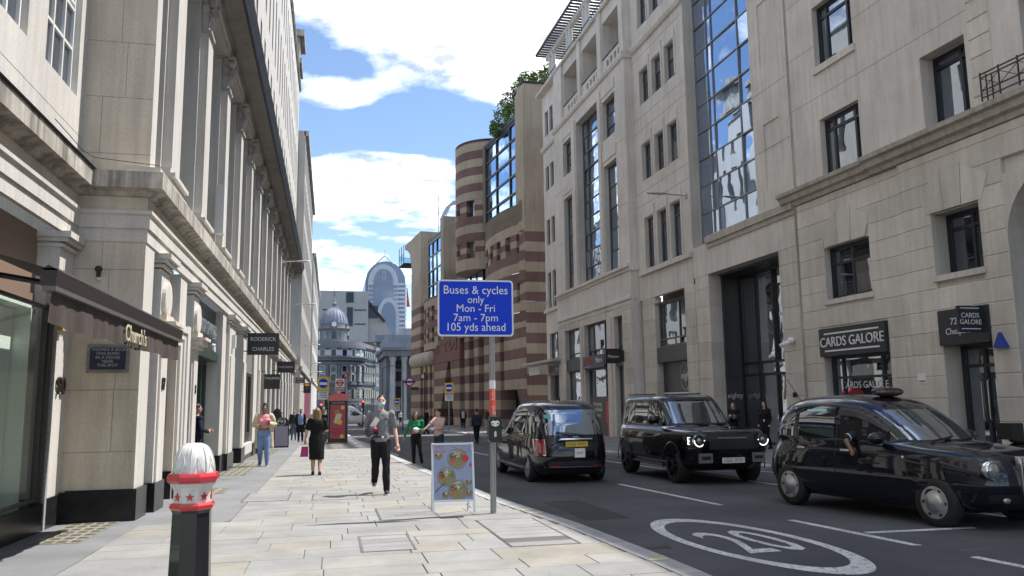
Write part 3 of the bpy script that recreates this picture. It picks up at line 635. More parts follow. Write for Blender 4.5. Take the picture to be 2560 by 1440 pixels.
for yy in (A0+.3, A1-.4): MB().tube([(RX+.05, yy, 2.95), ((RX+AX)/2-.1, yy+.35, 2.82), (AX-.05, yy, AZ-.02)], .028, 6).build('folding_arm', BLACK, aw)
# plaque, camera, tag on the return wall
pl_ = thing('wall_plaque', (-3.3, CY, 2.1), 'dark blue commemorative wall plaque in a grey stone frame', 'plaque')
b = MB(); b.box(-3.59, -3.0, CY-.035, CY-.001, 2.13, 2.56); b.build('plaque_frame', stone('plaque_stone', (.2, .19, .17), (.28, .27, .25), 6, streak=0), pl_)
MB().box(-3.545, -3.045, CY-.045, CY-.035, 2.18, 2.51).build('plaque_face', mat('navy_enamel', (.012, .014, .05), .35), pl_)
text('ST THOMAS À BECKET\nWAS BORN\nIN A HOUSE\nNEAR\nTHIS SPOT', .062, mat('plaque_lettering', (.42, .44, .50), .6), pl_, basis((-3.295, CY-.048, 2.36), (1, 0, 0), (0, 0, 1)), .002)
cm = thing('security_camera', (-3.48, CY-.05, 3.6), 'small black dome security camera on the shaded return wall', 'camera')
b = MB(); b.sphere((-3.48, CY-.1, 3.70), .055); b.lathe([(.03, 0), (.035, .08)], 10, (-3.48, CY-.09, 3.58)); b.build('dome', BLACK, cm); MB().box(-3.5, -3.46, CY-.08, CY, 3.54, 3.60).build('bracket', WHITEP, cm)
yt = MB().box(RX+.0, RX+.08, 12.68, 12.82, 2.72, 2.84); tag(yt.build('alarm_box', mat('yellow_box', (.65, .42, .05), .5), None), 'small yellow alarm box on the pier under the brown awning', 'alarm box')
text('87', .30, BRONZE, lb, basis((LX+.1, 14.62, 1.98), (0, 1, 0), (0, 0, 1)), .012)
text('8', .26, BRONZE, lb, basis((LX+.1, 17.95, 1.95), (0, 1, 0), (0, 0, 1)), .012)
# cable with a tangled end strung across the corner
b = MB(); b.tube([(RX+.27, 11.2+.6*i, 5.36-.02*i+.01*math.sin(i*3)) for i in range(3)]+[(RX+.3, 12.9, 5.36), (LX+.2, CY-.25, 5.32)], .006, 5)
tag(b.build('loose_cable', BLACK), 'thin dark cable sagging over the corner cornice', 'cable')
# ---- buildings further along the left
def far_block(name, lab, x0, y0, y1, z1, m, rows, col, wz, pm=DARKG, base=4.2):
    o = thing(name, (x0, y0, gz(y0)), lab, 'building'); Fm = frame(x0, 0, 0, 1); hs = []
    s = y0+.9
    while s+col*.6 < y1-.3:
        for z0, z2 in rows: hs.append((s, s+col*.55, z0, z2))
        s += col
    MB(Fm).wall(y0, y1, -2, z1, 0, hs, .4).build('wall', m, o)
    MB().add([(x0-9, y0, -2), (x0, y0, -2), (x0, y0, z1), (x0-9, y0, z1)], [(0, 1, 2, 3)]).build('side_wall', m, o)
    for h in hs: MB(Fm).box(h[0], h[1], -.42, -.4, h[2], h[3]).build('window_pane', pm, o)
    mould('string_course', o, m, [(-.1, base), (.15, base), (.15, base+.35), (-.1, base+.35)], [(x0, y0), (x0, y1)])
    mould('parapet', o, m, [(-.1, z1-.4), (.25, z1-.4), (.25, z1), (-.1, z1)], [(x0, y0), (x0, y1)])
    return o
far_block('stone_building', 'plain grey stone building projecting behind the end of the dark cornice', -2.30, 64.0, 92, 23.2, stone('flat_grey_stone', (.42, .405, .375), (.48, .46, .43), .5, streak=.12), [(5.2, 8.4), (9.4, 12), (13, 15.6), (16.6, 19.2), (20, 22.3)], 2.2, None)
far_block('stone_building', 'farthest pale stone building on the left before the junction', -2.1, 92.2, 128, 18.5, S_WARM, [(4.8, 7.4), (8.4, 11), (12, 14.6), (15.3, 17.4)], 2.4, None)
# ---- projecting shop signs
SIGNB = mat('sign_black', (.012, .012, .014), .35); SIGNW = mat('sign_letters', (.62, .60, .56), .5)
def blade(x0, x1, z0, z1, y, lines, lab, col=SIGNB, lc=SIGNW, arm=None, sizes=None):
    t = thing('hanging_sign', ((x0+x1)/2, y, z0), lab, 'shop sign', 'shop signs along the left side')
    MB().box(x0, x1, y-.05, y+.05, z0, z1).build('sign_board', col, t)
    b = MB()
    for z in (arm or (z0+.12, z1-.12)): b.tube([(LX-.05, y, z), (x0+.05, y, z)], .018, 6)
    b.build('sign_bracket', BLACK, t); n = len(lines)
    for i, (l, s) in enumerate(zip(lines, sizes)):
        text(l, s, lc, t, basis(((x0+x1)/2, y-.056, z1-(z1-z0)*(i+.62 if n > 1 else .55)/(n if n > 1 else 1)*(.92)), (1, 0, 0), (0, 0, 1)), .002, sx=.95)
    return t
blade(-2.67, -1.69, 3.24, 3.95, 27.55, ['RODERICK', 'CHARLES'], 'black hanging sign with grey small capitals, largest of the row', sizes=(.175, .175))
blade(-2.64, -1.80, 3.22, 3.78, 42.5, ['MOSS BROS.'], 'black hanging sign with thin white capitals beyond the largest sign', sizes=(.135,))
blade(-2.62, -2.0, 2.25, 2.84, 34.0, ['T.M.LEWIN', ''], 'black square hanging sign below two other black signs', sizes=(.125, .05), arm=(2.95,))
blade(-2.45, -1.80, 3.10, 3.52, 59.5, ['ERNEST', 'JONES'], 'small brownish hanging sign beyond the black signs', col=mat('sign_bronze', (.075, .07, .06), .5), sizes=(.13, .13))
o_ = blade(-2.1, -1.55, 2.5, 3.3, 66, ['ee'], 'farthest small black sign with an orange mark', sizes=(.12,)); MB().box(-2.0, -1.65, 65.93, 65.95, 3.05, 3.25).build('orange_mark', mat('orange_mark', (.8, .35, .03), .5), o_)
b_ = thing('wall_sign', (-1.75, 43.0, 3.4), 'tiny white framed sign fixed beside the second black sign', 'shop sign'); MB().box(-1.78, -1.60, 43.0, 43.05, 3.42, 3.62).build('sign_board', WHITEP, b_)
text('TWICE', .42, BRONZE, lb, basis((LX+.12, 33.85, 3.35), (0, 0, -1), (0, 1, 0)), .02) if False else None
# alarm light box on the pier
o_ = MB(FL).box(24.3, 24.55, .06, .16, 3.25, 3.62); tag(o_.build('wall_lamp', mat('dull_white_box', (.62, .61, .59), .6)), 'small white box lamp on the stone pier beside the black sign', 'lamp')
# street lights bracketed from the left facades
LAMPM = mat('pale_lamp_metal', (.50, .51, .52), .35, .5)
def arm_lamp(x, y, z, ln, lab, side=1):
    t = thing('street_lamp', (x, y, z), lab, 'street lamp', 'street lamps bracketed from the facades')
    b = MB(); b.tube([(x, y, z), (x+side*ln*.45, y, z+.04)], .035, 6); b.build('lamp_arm', LAMPM, t)
    b = MB(); b.s = True; b.sphere((x+side*(ln*.45+ln*.28), y, z+.05), (ln*.3, .14, .055), 12, 6); b.build('lamp_head', LAMPM, t)
    b = MB(); b.box(x-side*.02, x+side*.06, y-.07, y+.07, z-.12, z+.1); b.build('lamp_mount', LAMPM, t)
for i, (y, z) in enumerate(((46, 9.5), (63.5, 9.2), (75, 6.9), (84, 5.7), (92, 5.1), (100, 4.3))):
    arm_lamp(LX+.1 if y < 64 else -2.3, y, z, 1.5 if y < 64 else 1.3, ['pale bracket lamp under the dark cornice, nearest of the left row', 'pale bracket lamp at the far end of the dark cornice', 'highest bracket lamp beyond the dark cornice', 'second bracket lamp beyond the dark cornice', 'third bracket lamp beyond the dark cornice', 'lowest bracket lamp beside the domed building'][i])
# ------------------------------------------------------------------ right side of the street
J = (15.9, 25.0)
FC = frame(J[0], J[1], -.0387, -1); FB = frame(J[0], J[1], -.0197, -1)
def at(F, s, d, z): return tuple(F @ Vector((s, d, z)))
def rtext(body, size, m, par, F, s, d, z, ext=.01, sx=1, name='lettering', **k):
    o = F @ Vector((s, d, z)); sd = (F @ Vector((s-1, d, z)))-o
    return text(body, size, m, par, basis(o, sd, (0, 0, 1)), ext, name, sx=sx, **k)
NAVYF = mat('navy_window_frame', (.012, .014, .022), .4)
CHAR = mat('charcoal_sign', (.022, .024, .03), .45); OFFW = mat('off_white_letters', (.72, .71, .67), .5)
def subtract(iv, cuts):
    out = [iv]
    for c0, c1 in cuts:
        nx = []
        for a, b_ in out:
            if c1 <= a or c0 >= b_: nx.append((a, b_))
            else:
                if c0 > a+.03: nx.append((a, c0))
                if c1 < b_-.03: nx.append((c1, b_))
        out = nx
    return out
def courses(par, F, s0, s1, zs, d, holes, c=.022, back=.03, m=None, maxlen=9):
    """rusticated courses: one chamfered block for every stretch of stone between openings"""
    for z0, z1 in zip(zs, zs[1:]):
        cut = [(h[0], h[1]) for h in holes if h[2] < z1-.05 and h[3] > z0+.05]
        for a, e in subtract((s0, s1), cut):
            if e-a < .05: continue
            MB(F).cbox(a, e, d-back, d, z0, z1, min(c, (e-a)/4)).build('stone_block', m or S_BLOCK, par)
cb = thing('stone_building', at(FC, -6, 0, 0), 'pale rusticated stone building with card shop at the right edge', 'building')
ZC = [.97-1.77+.59*i for i in range(16)]             # course joints, up to the cornice
ZC = [z for z in ZC if z < 8.1]+[8.3]
W1, W2, U1, U2, U3 = (-3.61, -1.40, 4.8, 6.54), (-7.87, -6.25, 4.86, 6.57), (-3.52, -1.55, 12.8, 14.95), (-3.55, -1.58, 8.92, 10.94), (-7.8, -6.2, 9.02, 11.15)
SHOPW, DOORW, ARCH = (-4.15, -1.05, -1, 3.86), (-7.9, -6.3, -1, 3.0), (-12.2, -8.66, -1, 7.06)
hb = [W1, W2, SHOPW, DOORW, ARCH]
MB(FC).wall(-40, 0, -1, 8.3, -.03, [(*h, .5) for h in hb], .5).build('base_wall', S_GREY, cb)
courses(cb, FC, -5.1, -.02, ZC, 0, hb); courses(cb, FC, -26, -5.12, ZC, .09, hb, back=.12)
arc = [(-8.66, 5.4), (-8.66, 7.06), (-10.4, 7.06)]+[(-10.32-1.66*math.cos(math.pi*.5+math.pi*.5*t/8)*1, 5.4+1.66*math.sin(math.pi*.5+math.pi*.5*t/8)) for t in range(9)]
arc = [(-8.66, 5.4), (-8.66, 7.06), (-10.32, 7.06)]+[(-10.32+1.66*math.sin(math.pi*.5*t/9), 5.4+1.66*math.cos(math.pi*.5*t/9)) for t in range(1, 9)]
MB(FC).prism(arc, -.5, .08, 1).build('arch_stone', S_BLOCK, cb)
MB(FC).box(-12.2, -8.66, -.62, -.55, -1, 7.06).build('arch_door', CHAR, cb)
# keystone fans over the mezzanine windows
for a, e, z in ((W1[0], W1[1], 6.56), (W2[0], W2[1], 6.6)):
    c = (a+e)/2
    for k in range(2):
        sg = -1 if k else 1
        MB(FC).prism([(c+sg*.30, z), (c+sg*.95, z), (c+sg*1.2, z+.62), (c+sg*.38, z+1.05)], -.03, .104 if a < -5 else .014, 1).build('voussoir', S_BLOCK, cb)
    MB(FC).prism([(c-.28, z), (c+.28, z), (c+.36, z+1.15), (c-.36, z+1.15)], -.03, .112 if a < -5 else .022, 1).build('keystone', S_BLOCK, cb)
def rmould(name, par, m, prof, F, s0, s1):
    b = MB(F); k = len(prof); b.add([(s, d, z) for s in (s0, s1) for d, z in prof], [(j, j+1, k+j+1, k+j) for j in range(k-1)]+[tuple(range(k))[::-1], tuple(range(k, 2*k))])
    return b.build(name, m, par)
S_GCOR = stone('grimy_cornice_stone', (.37, .33, .275), (.47, .43, .37), .9, streak=.25, bump=.2)
rmould('cornice', cb, S_GCOR, [(-.1, 8.3), (.06, 8.32), (.10, 8.45), (.22, 8.50), (.26, 8.66), (.36, 8.70), (.38, 8.82), (.05, 8.90), (-.1, 8.90)], FC, -4.0, .62)
rmould('cornice', cb, S_GCOR, [(-.1, 8.3), (.14, 8.32), (.18, 8.45), (.33, 8.50), (.37, 8.66), (.50, 8.70), (.52, 8.83), (.05, 8.93), (-.1, 8.93)], FC, -26, -4.0)
ups = [U1, U2, U3, (-3.52, -1.55, 16.6, 18.7), (-7.8, -6.2, 12.9, 15.0), (-7.8, -6.2, 16.6, 18.7), (-12, -9.5, 8.95, 11.3), (-12, -9.5, 12.9, 15.0), (-3.52, -1.55, 20.4, 22.4), (-7.8, -6.2, 20.4, 22.4)]
MB(FC).wall(-40, 0, 8.9, 24.6, -.05, [(*h, .28 if h[0] > -5 else .55) for h in ups]).build('upper_wall', S_GREY, cb)
for z in (11.75, 13.6, 15.6, 19.5):                  # thin joints in the upper ashlar
    for a, e in subtract((-8, -.05), [(h[0], h[1]) for h in ups if h[2] < z < h[3]]): MB(FC).box(a, e, -.052, -.049, z, z+.016).build('joint', JOINT, cb)
MB(FC).box(-.06, -.02, -.06, .0, 8.9, 24.6).build('downpipe', S_GCOR, cb); MB(FC).box(-.03, .03, -.05, .06, -1, 8.3).build('downpipe', S_GCOR, cb)
for h in ups: window(cb, FC, *h, -.05-(.26 if h[0] > -5 else .5), (.22, .76) if h[0] > -5 else (.38,), (.80,) if h[0] > -5 else (.85,), NAVYF, MIRG, .09, .1, tilt=.012)
for h, co, ro in ((W1, (.5,), (.68,)), (W2, (.45,), (.75,))): window(cb, FC, *h, -.30 if h is W1 else -.48, co, ro, NAVYF, DARKG, .09, .1, tilt=.01)
for h in (W1, W2): MB(FC).box(h[0]-.08, h[1]+.08, -.3, .13 if h is W2 else .06, h[2]-.16, h[2]).build('window_sill', S_GREY, cb)
MB(FC).box(-3.62, -1.46, -.2, .03, 12.55, 12.78).build('window_sill', S_GREY, cb)
for k in range(9): MB(FC).cbox(-8.62, -7.95+.0, -.06, -.012, 9.3+.52*k, 9.80+.52*k, .02).build('quoin', S_BLOCK, cb)
# shopfront and door
window(cb, FC, -4.1, -1.1, .45, 2.96, -.30, (.2, .82), (.72,), CHAR, SHOPG, .08, .1, name='shop_window')
MB(FC).box(-4.15, -1.05, -.4, -.2, -1, .45).build('stall_riser', CHAR, cb)
rtext('CARDS GALORE', .30, OFFW, cb, FC, -2.6, -.27, 2.0, .002, sx=1.0)
window(cb, FC, -7.85, -6.35, gz(18), 2.95, -.48, (.5,), (.82,), CHAR, SHOPG, .09, .1, name='door')
b = MB(FC)
for s in (-7.2, -7.0): b.tube([(s, -.40, 1.0), (s, -.36, 1.03), (s, -.36, 2.0), (s, -.40, 2.03)], .018, 6)
tag(b.build('door_handle', mat('chrome', (.75, .75, .76), .15, 1), cb), kind='stuff')
cs = thing('shop_sign', at(FC, -2.6, 0, 3.0), 'charcoal fascia sign with large white capitals over the card shop window', 'shop sign')
MB(FC).box(-4.15, -1.02, -.28, .12, 2.95, 3.86).build('sign_board', CHAR, cs)
rtext('CARDS GALORE', .44, OFFW, cs, FC, -2.6, .135, 3.39, .012, sx=.95)
for z in (3.68, 3.12): MB(FC).box(-3.9, -1.3, .12, .13, z-.025, z+.025).build('white_rule', OFFW, cs)
c2 = thing('shop_sign', at(FC, -7.1, 0, 3.0), 'charcoal sign with a house number over the dark street door', 'shop sign')
MB(FC).box(-7.92, -6.3, -.4, .18, 2.95, 3.89).build('sign_board', CHAR, c2)
rtext('72', .25, OFFW, c2, FC, -6.85, .19, 3.56, .004); rtext('Cheapside', .24, OFFW, c2, FC, -7.0, .19, 3.30, .004, sx=.9)
c3 = thing('hanging_sign', at(FC, -7.85, .5, 3.2), 'navy projecting sign with two lines of white capitals at the right', 'shop sign')
p0 = FC @ Vector((-7.75, .22, 3.2)); p1 = FC @ Vector((-7.75, .92, 3.2)); dx = (p0-p1).normalized()
b = MB(basis(p1, dx, (0, 0, 1))); b.box(0, .7, 0, .66, -.04, .04); b.build('sign_board', mat('navy_sign', (.016, .022, .04), .4), c3)
text('CARDS\nGALORE', .175, OFFW, c3, basis(p1+dx*.35+Vector((0, 0, .33))+dx.cross(Vector((0, 0, 1)))*.045, dx, (0, 0, 1)), .003)
for z in (.60, .08): MB(basis(p1, dx, (0, 0, 1))).box(.06, .64, z-.01, z+.012, .04, .048).build('white_rule', OFFW, c3)
MB(basis(p1, dx, (0, 0, 1))).box(.7, .95, .3, .36, -.02, .02).build('sign_bracket', BLACK, c3)
al = MB(FC).prism([(-8.42, 2.78), (-8.02, 2.78), (-8.22, 3.16)], .09, .2, 1).build('alarm_box', mat('blue_alarm_box', (.02, .05, .32), .4)); tag(al, 'blue triangular alarm box under the projecting navy sign', 'alarm box')
nt_ = thing('wall_notice', at(FC, -5.2, 0, 2.2), 'small white notice fixed to the rusticated stone between shop and door', 'notice'); MB(FC).box(-5.62, -5.3, .09, .1, 1.98, 2.25).build('notice_board', OFFW, nt_)
MB(FC).box(-5.58, -5.34, .1, .102, 2.02, 2.05).build('print_line', CHAR, nt_)
# iron balcony at the top right
ba = thing('balcony_railing', at(FC, -10, .4, 8.95), 'black iron balcony railing on the cornice at the top right', 'railing')
for i in range(7): MB(FC).tube([(-8.6-.55*i, .38, 8.93), (-8.6-.55*i, .38, 9.68)], .022, 6).build('post', BLACK, ba)
for z in (9.0, 9.18, 9.52, 9.62): MB(FC).box(-11.9, -8.6, .365, .395, z, z+.03).build('rail', BLACK, ba)
for d in (.2, .02): MB(FC).tube([(-8.6, d, 8.93), (-8.6, d, 9.68)], .018, 6).build('post', BLACK, ba)
for i in range(6):
    for q in (0, 1): MB(FC).tube([(-8.62-.55*i-(.53 if q else 0), .38, 9.2), (-8.62-.55*i-(0 if q else .53), .38, 9.52)], .01, 5).build('lattice_bar', BLACK, ba)
# ---- building with glass atrium and supermarket
tb = thing('stone_building', at(FB, 15, 0, 0), 'grey stone office building with tall blue atrium glass and supermarket', 'building')
def pc(s0, s1, zb=-1, zt=6.9, d=0, hgt=.78, back=.6, c=.02):
    z = zb
    while z < zt-.05:
        MB(FB).cbox(s0, s1, d-back, d, z, min(z+hgt, zt), c).build('stone_block', S_BLOCK, tb); z += hgt
pc(.05, 1.25, -.65, 6.95); pc(6.72, 7.95, -.65, 6.95, 0, .78, 1.3); pc(7.97, 9.0, -.65, 6.7, .03)
b = MB(FB); b.box(0, 8.1, -.5, .0, 6.95, 8.3); b.build('lintel', S_GREY, tb)
rmould('sill_course', tb, S_GCOR, [(-.5, 8.05), (.06, 8.05), (.06, 8.22), (.14, 8.25), (.14, 8.52), (.03, 8.60), (-.5, 8.6)], FB, .05, 6.6)
BLKP = mat('black_lobby_panel', (.045, .046, .049), .4)
b = MB(FB); b.box(6.6, 6.72, -1.6, -.6, -1, 6.95); b.box(1.25, 6.7, -1.6, -.5, 6.85, 6.95); b.build('lobby_lining', BLKP, tb)
MB(FB).box(1.1, 1.25, -1.6, -.6, -1, 6.95).build('lobby_lining', BLKP, tb)
window(tb, FB, 1.25, 6.6, gz(28)-.05, 6.85, -1.45, (.28, .52, .76), (.40, .47), BLACK, glass('lobby_glass', tint=(.06, .06, .06), fac=.42, wob=.02, ws=.7), .10, .14, tilt=.03, name='lobby_glazing')
rtext('eighty', .42, OFFW, tb, frame(*at(FB, 6.59, 0, 0)[:2], -.0197+math.pi/2, -1), 1.55, .012, 1.75, .004) if False else None
q = FB @ Vector((6.59, -.95, 1.75)); text('eighty', .30, OFFW, tb, basis(q, FB @ Vector((6.59, -2.5, 1.75))-q, (0, 0, 1)), .004)
rtext('80', .26, BRONZE, tb, FB, .68, .03, 1.72, .015); 
# atrium glass
window(tb, FB, 2.2, 8.05, 8.6, 25, -.55, (.13, .34, .72, .80), tuple((i+1)/13 for i in range(12)), mat('grey_mullion', (.22, .22, .22), .4, .5), SKYG, .06, .09, tilt=.02, name='atrium_glazing')
MB(FB).wall(-.0, 2.45, 8.3, 25, 0, [(.7, 1.75, 9.4, 11.9, .05), (.7, 1.75, 14.2, 16.7, .05), (.7, 1.75, 19, 21.5, .05)], .05).build('wall', S_GREY, tb)
for z in (9.4, 14.2, 19.0): MB(FB).box(.7, 1.75, -.06, -.05, z, z+2.5).build('sunk_panel', S_GREY, tb)
MB(FB).add([(2.45, 0, 8.3), (2.45, -.6, 8.3), (2.45, -.6, 25), (2.45, 0, 25)], [(0, 1, 2, 3)]).build('wall_return', S_GREY, tb)
for z in (10.9, 13.2, 17.4): MB(FB).box(.03, 2.44, -.002, .001, z, z+.02).build('joint', JOINT, tb)
# three-window bay
hs = []
for a, c in ((9.02, 10.12), (10.55, 11.65), (12.10, 13.22)):
    for z0, z1 in ((8.25, 10.85), (12.85, 14.75), (16.95, 18.75), (21.2, 23.2)): hs.append((a, c, z0, z1))
MB(FB).wall(8.05, 14.5, 6.7, 25, 0, hs+[(9.0, 12.45, 3.4, 6.35)], .24).build('wall', S_GREY, tb)
MB(FB).add([(8.05, 0, 8.3), (8.05, -.62, 8.3), (8.05, -.62, 25), (8.05, 0, 25)], [(0, 1, 2, 3)]).build('wall_return', S_GREY, tb)
GFR = mat('grey_window_frame', (.10, .10, .10), .5)
for h in hs:
    window(tb, FB, *h, -.22, (), (.78,) if h[2] < 9 else (.6,), GFR, DARKG, .05, .08, tilt=.004)
    b = MB(FB); b.box(h[0]-.12, h[0], .0, .05, h[2], h[3]+.05); b.box(h[1], h[1]+.12, .0, .05, h[2], h[3]+.05); b.box(h[0]-.1, h[1]+.1, 0, .045, h[3]+.052, h[3]+.55); b.build('window_surround', S_GREY, tb)
for z in (8.02, 8.05): rmould('sill_course', tb, S_GREY, [(-.05, z-.1), (.16, z-.1), (.16, z+.13), (-.05, z+.17)], FB, 8.1, 13.9) if z > 8.03 else None
for z in (11.6, 12.3, 15.6, 16.3, 19.6): MB(FB).box(8.07, 14.4, -.002, .002, z, z+.02).build('joint', JOINT, tb)
rmould('cornice', tb, S_GREY, [(-.05, 20.05), (.12, 20.1), (.2, 20.25), (.2, 20.45), (-.05, 20.5)], FB, 8.05, 14.0)
# shop windows under the three-window bay
window(tb, FB, 9.0, 12.45, 4.15, 6.35, -.30, (.35, .88), (.18,), GFR, MIRG, .08, .1, tilt=.02, name='window')
MB(FB).box(9.0, 12.45, -.40, -.06, 3.42, 4.14).build('dark_fascia', BLKP, tb)
ep = MB(FB).box(9.0, 12.45, -.42, -.36, -1, 3.42).build('shop_panel', BLKP, tb)
MB(FB).box(9.0, 12.45, -.36, -.34, 1.9, 1.96).build('pale_rule', OFFW, tb)
MB(FB).add([(9, -.34, 3.4), (9, 0, 3.4), (9, 0, 6.35), (9, -.34, 6.35)], [(0, 1, 2, 3)])
rtext('eighty', .50, OFFW, ep, FB, 9.85, -.345, 2.72, .004)
for o in (-.22, .22):
    b = MB(FB)
    for i in range(28):
        a0, a1 = 2*math.pi*i/28, 2*math.pi*(i+1)/28
        b.add([(9.85+o+r*math.cos(a), -.352, 2.7+1.35*r*math.sin(a)) for r, a in ((.48, a0), (.48, a1), (.465, a1), (.465, a0))], [(0, 1, 2, 3)])
    b.build('ring_logo', OFFW, ep)
pc(12.47, 13.95, -.65, 6.7, .0, .78, .4)
# projecting middle bay
D = .45
tall, sr, slf = (18.5, 22.7, 8.72, 19.2), (15.8, 17.85, 8.72, 14.9), (23.55, 25.5, 8.72, 14.9)
mh = [tall, sr, slf, (15.8, 17.85, 16.4, 18.72), (23.55, 25.5, 16.4, 18.72)]
MB(FB).wall(14.3, 27.45, 6.6, 20.2, D, [(*h, .52 if h is tall else .36) for h in mh]).build('bay_wall', S_GREY, tb)
for s in (14.3, 27.45): MB(FB).add([(s, D, -1), (s, -.2, -1), (s, -.2, 20.2), (s, D, 20.2)], [(0, 1, 2, 3)]).build('bay_return', S_GREY, tb)
window(tb, FB, *tall, D-.5, (.22, .78), tuple((i+1)/10 for i in range(9)), GFR, glass('tall_bay_glass', tint=(.02, .03, .05), refl=(.62, .72, .86), fac=.55, wob=.03, ws=.8), .06, .1, tilt=.03, name='tall_glazing')
for h in mh[1:]:
    window(tb, FB, *h, D-.33, (), tuple((i+1)/(5 if h[3]-h[2] > 4 else 3) for i in range(4 if h[3]-h[2] > 4 else 2)), GFR, MIRG, .05, .09, tilt=.012)
    MB(FB).box(h[0]-.03, h[1]+.03, D+.001, D+.05, h[3]+.25, h[3]+.85).build('head_panel', S_BUFF if False else S_GREY, tb)
for a, c in ((17.95, 18.42), (22.78, 23.45)): MB(FB).box(a, c, D-.3, D+.10, 8.72, 19.5).build('bay_pier', S_GREY, tb)
for z in (12.0, 15.6): 
    for a, c in ((14.32, 15.78), (25.52, 27.4)): MB(FB).box(a, c, D-.002, D+.002, z, z+.02).build('joint', JOINT, tb)
rmould('sill_course', tb, S_GREY, [(0, 8.35), (D+.06, 8.35), (D+.1, 8.5), (D+.2, 8.54), (D+.2, 8.70), (0, 8.78)], FB, 14.2, 27.55)
rmould('string_course', tb, S_GREY, [(0, 6.85), (D+.08, 6.85), (D+.08, 7.0), (D+.02, 7.04), (0, 7.04)], FB, 14.28, 27.48)
# end bay
he = [(s, s+.85, z0, z1) for s in (27.95, 29.15, 30.35) for z0, z1 in ((8.25, 10.85), (12.85, 14.75), (16.95, 18.75), (21.1, 23.0))]
MB(FB).wall(27.45, 31.75, -1, 24.5, 0, he+[(28.3, 31, 4.6, 6.4), (28.3, 31, -1, 3.6)], .22).build('wall', S_GREY, tb)
for h in he: window(tb, FB, *h, -.2, (), (.7,), GFR, DARKG, .05, .08)
window(tb, FB, 28.3, 31, 4.6, 6.4, -.2, (.5,), (), GFR, MIRG, .06, .08, name='window'); MB(FB).box(28.3, 31, -.5, -.4, -1, 3.6).build('dark_doorway', BLKP, tb)
rmould('sill_course', tb, S_GREY, [(-.05, 7.95), (.14, 7.95), (.14, 8.18), (-.05, 8.22)], FB, 27.5, 31.9)
MB(FB).add([(31.75, 0, -1), (31.75, -9, -1), (31.75, -9, 24.5), (31.75, 0, 24.5)], [(0, 1, 2, 3)]).build('end_wall', S_GREY, tb)
# ground floor of the middle bay: piers, shopfront and supermarket signs
pc(25.95, 27.4, -.65, 6.6, D, .78, .8); pc(14.35, 15.72, -.65, 6.6, D, .78, .8)
for a, c in ((22.15, 23.05), (17.08, 18.25)): 
    MB(FB).box(a, c, D-.5, D-.04, -1, 6.6).build('pier', S_GREY, tb); MB(FB).box(a+.3*(c-a), a+.62*(c-a), D-.04, D+.05, -1, 6.2).build('pier_fillet', S_GREY, tb)
for a, c in ((18.27, 22.12), (15.74, 17.06), (23.07, 25.93)):
    MB(FB).box(a, c, D-.1, D-.02, 6.15, 6.6).build('head_panel', S_BLOCK, tb)
    window(tb, FB, a, c, 4.22, 6.15, D-.35, (.25, .75) if c-a > 3 else (), (.2,), GFR, MIRG, .07, .1, tilt=.02)
    window(tb, FB, a, c, gz(45)-.1, 3.5, D-.35, (.25, .75) if c-a > 3 else (), (.30,), GFR, glass('shop_reflection_glass', tint=(.03, .03, .03), fac=.42, wob=.015, ws=1.2), .07, .1, tilt=.02, name='shop_window')
    MB(FB).box(a, c, D-.4, D-.1, 3.5, 4.22).build('fascia_panel', CHAR, tb)
TRED = mat('red_sign_letters', (.62, .04, .04), .5)
def super_sign(s, sz, w, d, lab, z=3.86):
    t = thing('shop_sign', at(FB, s, d, z), lab, 'shop sign')
    MB(FB).box(s-w/2, s+w/2, d, d+.1, z-.36, z+.36).build('sign_board', CHAR, t)
    rtext('TESCO', sz, TRED, t, FB, s+w*.24, d+.112, z+.05, .006); rtext('Metro', sz*.95, OFFW, t, FB, s-w*.26, d+.112, z+.05, .006)
    for i in range(5): MB(FB).box(s+w*.42-.24*i, s+w*.42-.24*i-.14, d+.1, d+.108, z-.28, z-.24).build('blue_dash', mat('blue_dash', (.35, .45, .7), .5), t)
super_sign(20.2, .46, 3.7, D+.0, 'grey supermarket fascia sign with red and white lettering')
super_sign(29.6, .34, 2.8, .02, 'smaller grey supermarket sign beyond the main one under a canopy', 3.75)
MB(FB).box(26.9, 35, -.05, 1.1, 4.25, 4.42).build('canopy', mat('grey_canopy', (.33, .32, .31), .5), tb); MB(FB).box(31.8, 34.8, .5, .56, 3.55, 4.1).build('canopy_screen', mat('pale_screen', (.62, .62, .60), .5), tb)
t = thing('hanging_sign', at(FB, 15.9, D+.6, 3.6), 'black square projecting sign with a white word beside the supermarket', 'shop sign')
q0 = FB @ Vector((15.6, D+1.05, 3.55)); dd = ((FB @ Vector((15.6, D+.2, 3.55)))-q0).normalized(); Mx = basis(q0, dd, (0, 0, 1))
MB(Mx).box(0, .85, 0, .78, -.05, .05).build('sign_board', SIGNB, t); MB(Mx).box(.85, 1.05, .1, .7, -.02, .02).build('sign_bracket', BLACK, t)
text('Metro', .24, OFFW, t, basis(q0+dd*.42+Vector((0, 0, .36))+dd.cross(Vector((0, 0, 1)))*.056, dd, (0, 0, 1)), .003)
text('TESCO', .17, mat('dim_red_letters', (.12, .01, .015), .5), t, basis(q0+dd*.42+Vector((0, 0, .6))+dd.cross(Vector((0, 0, 1)))*.056, dd, (0, 0, 1)), .003)
po = thing('window_poster', at(FB, 20, D-.3, 1.5), 'red and white promotional poster in the supermarket window', 'poster')
MB(FB).box(18.5, 21.9, D-.285, D-.275, gz(45)-.1, 1.85).build('poster_sheet', mat('dark_poster', (.10, .085, .07), .6), po)
b = MB(FB); b.s = True; b.sphere((18.95, D-.27, .9), (.38, .01, .75)); b.sphere((18.8, D-.27, -.1), (.3, .01, .5)); tag(b.build('poster_print', mat('poster_red', (.55, .07, .07), .6), po))
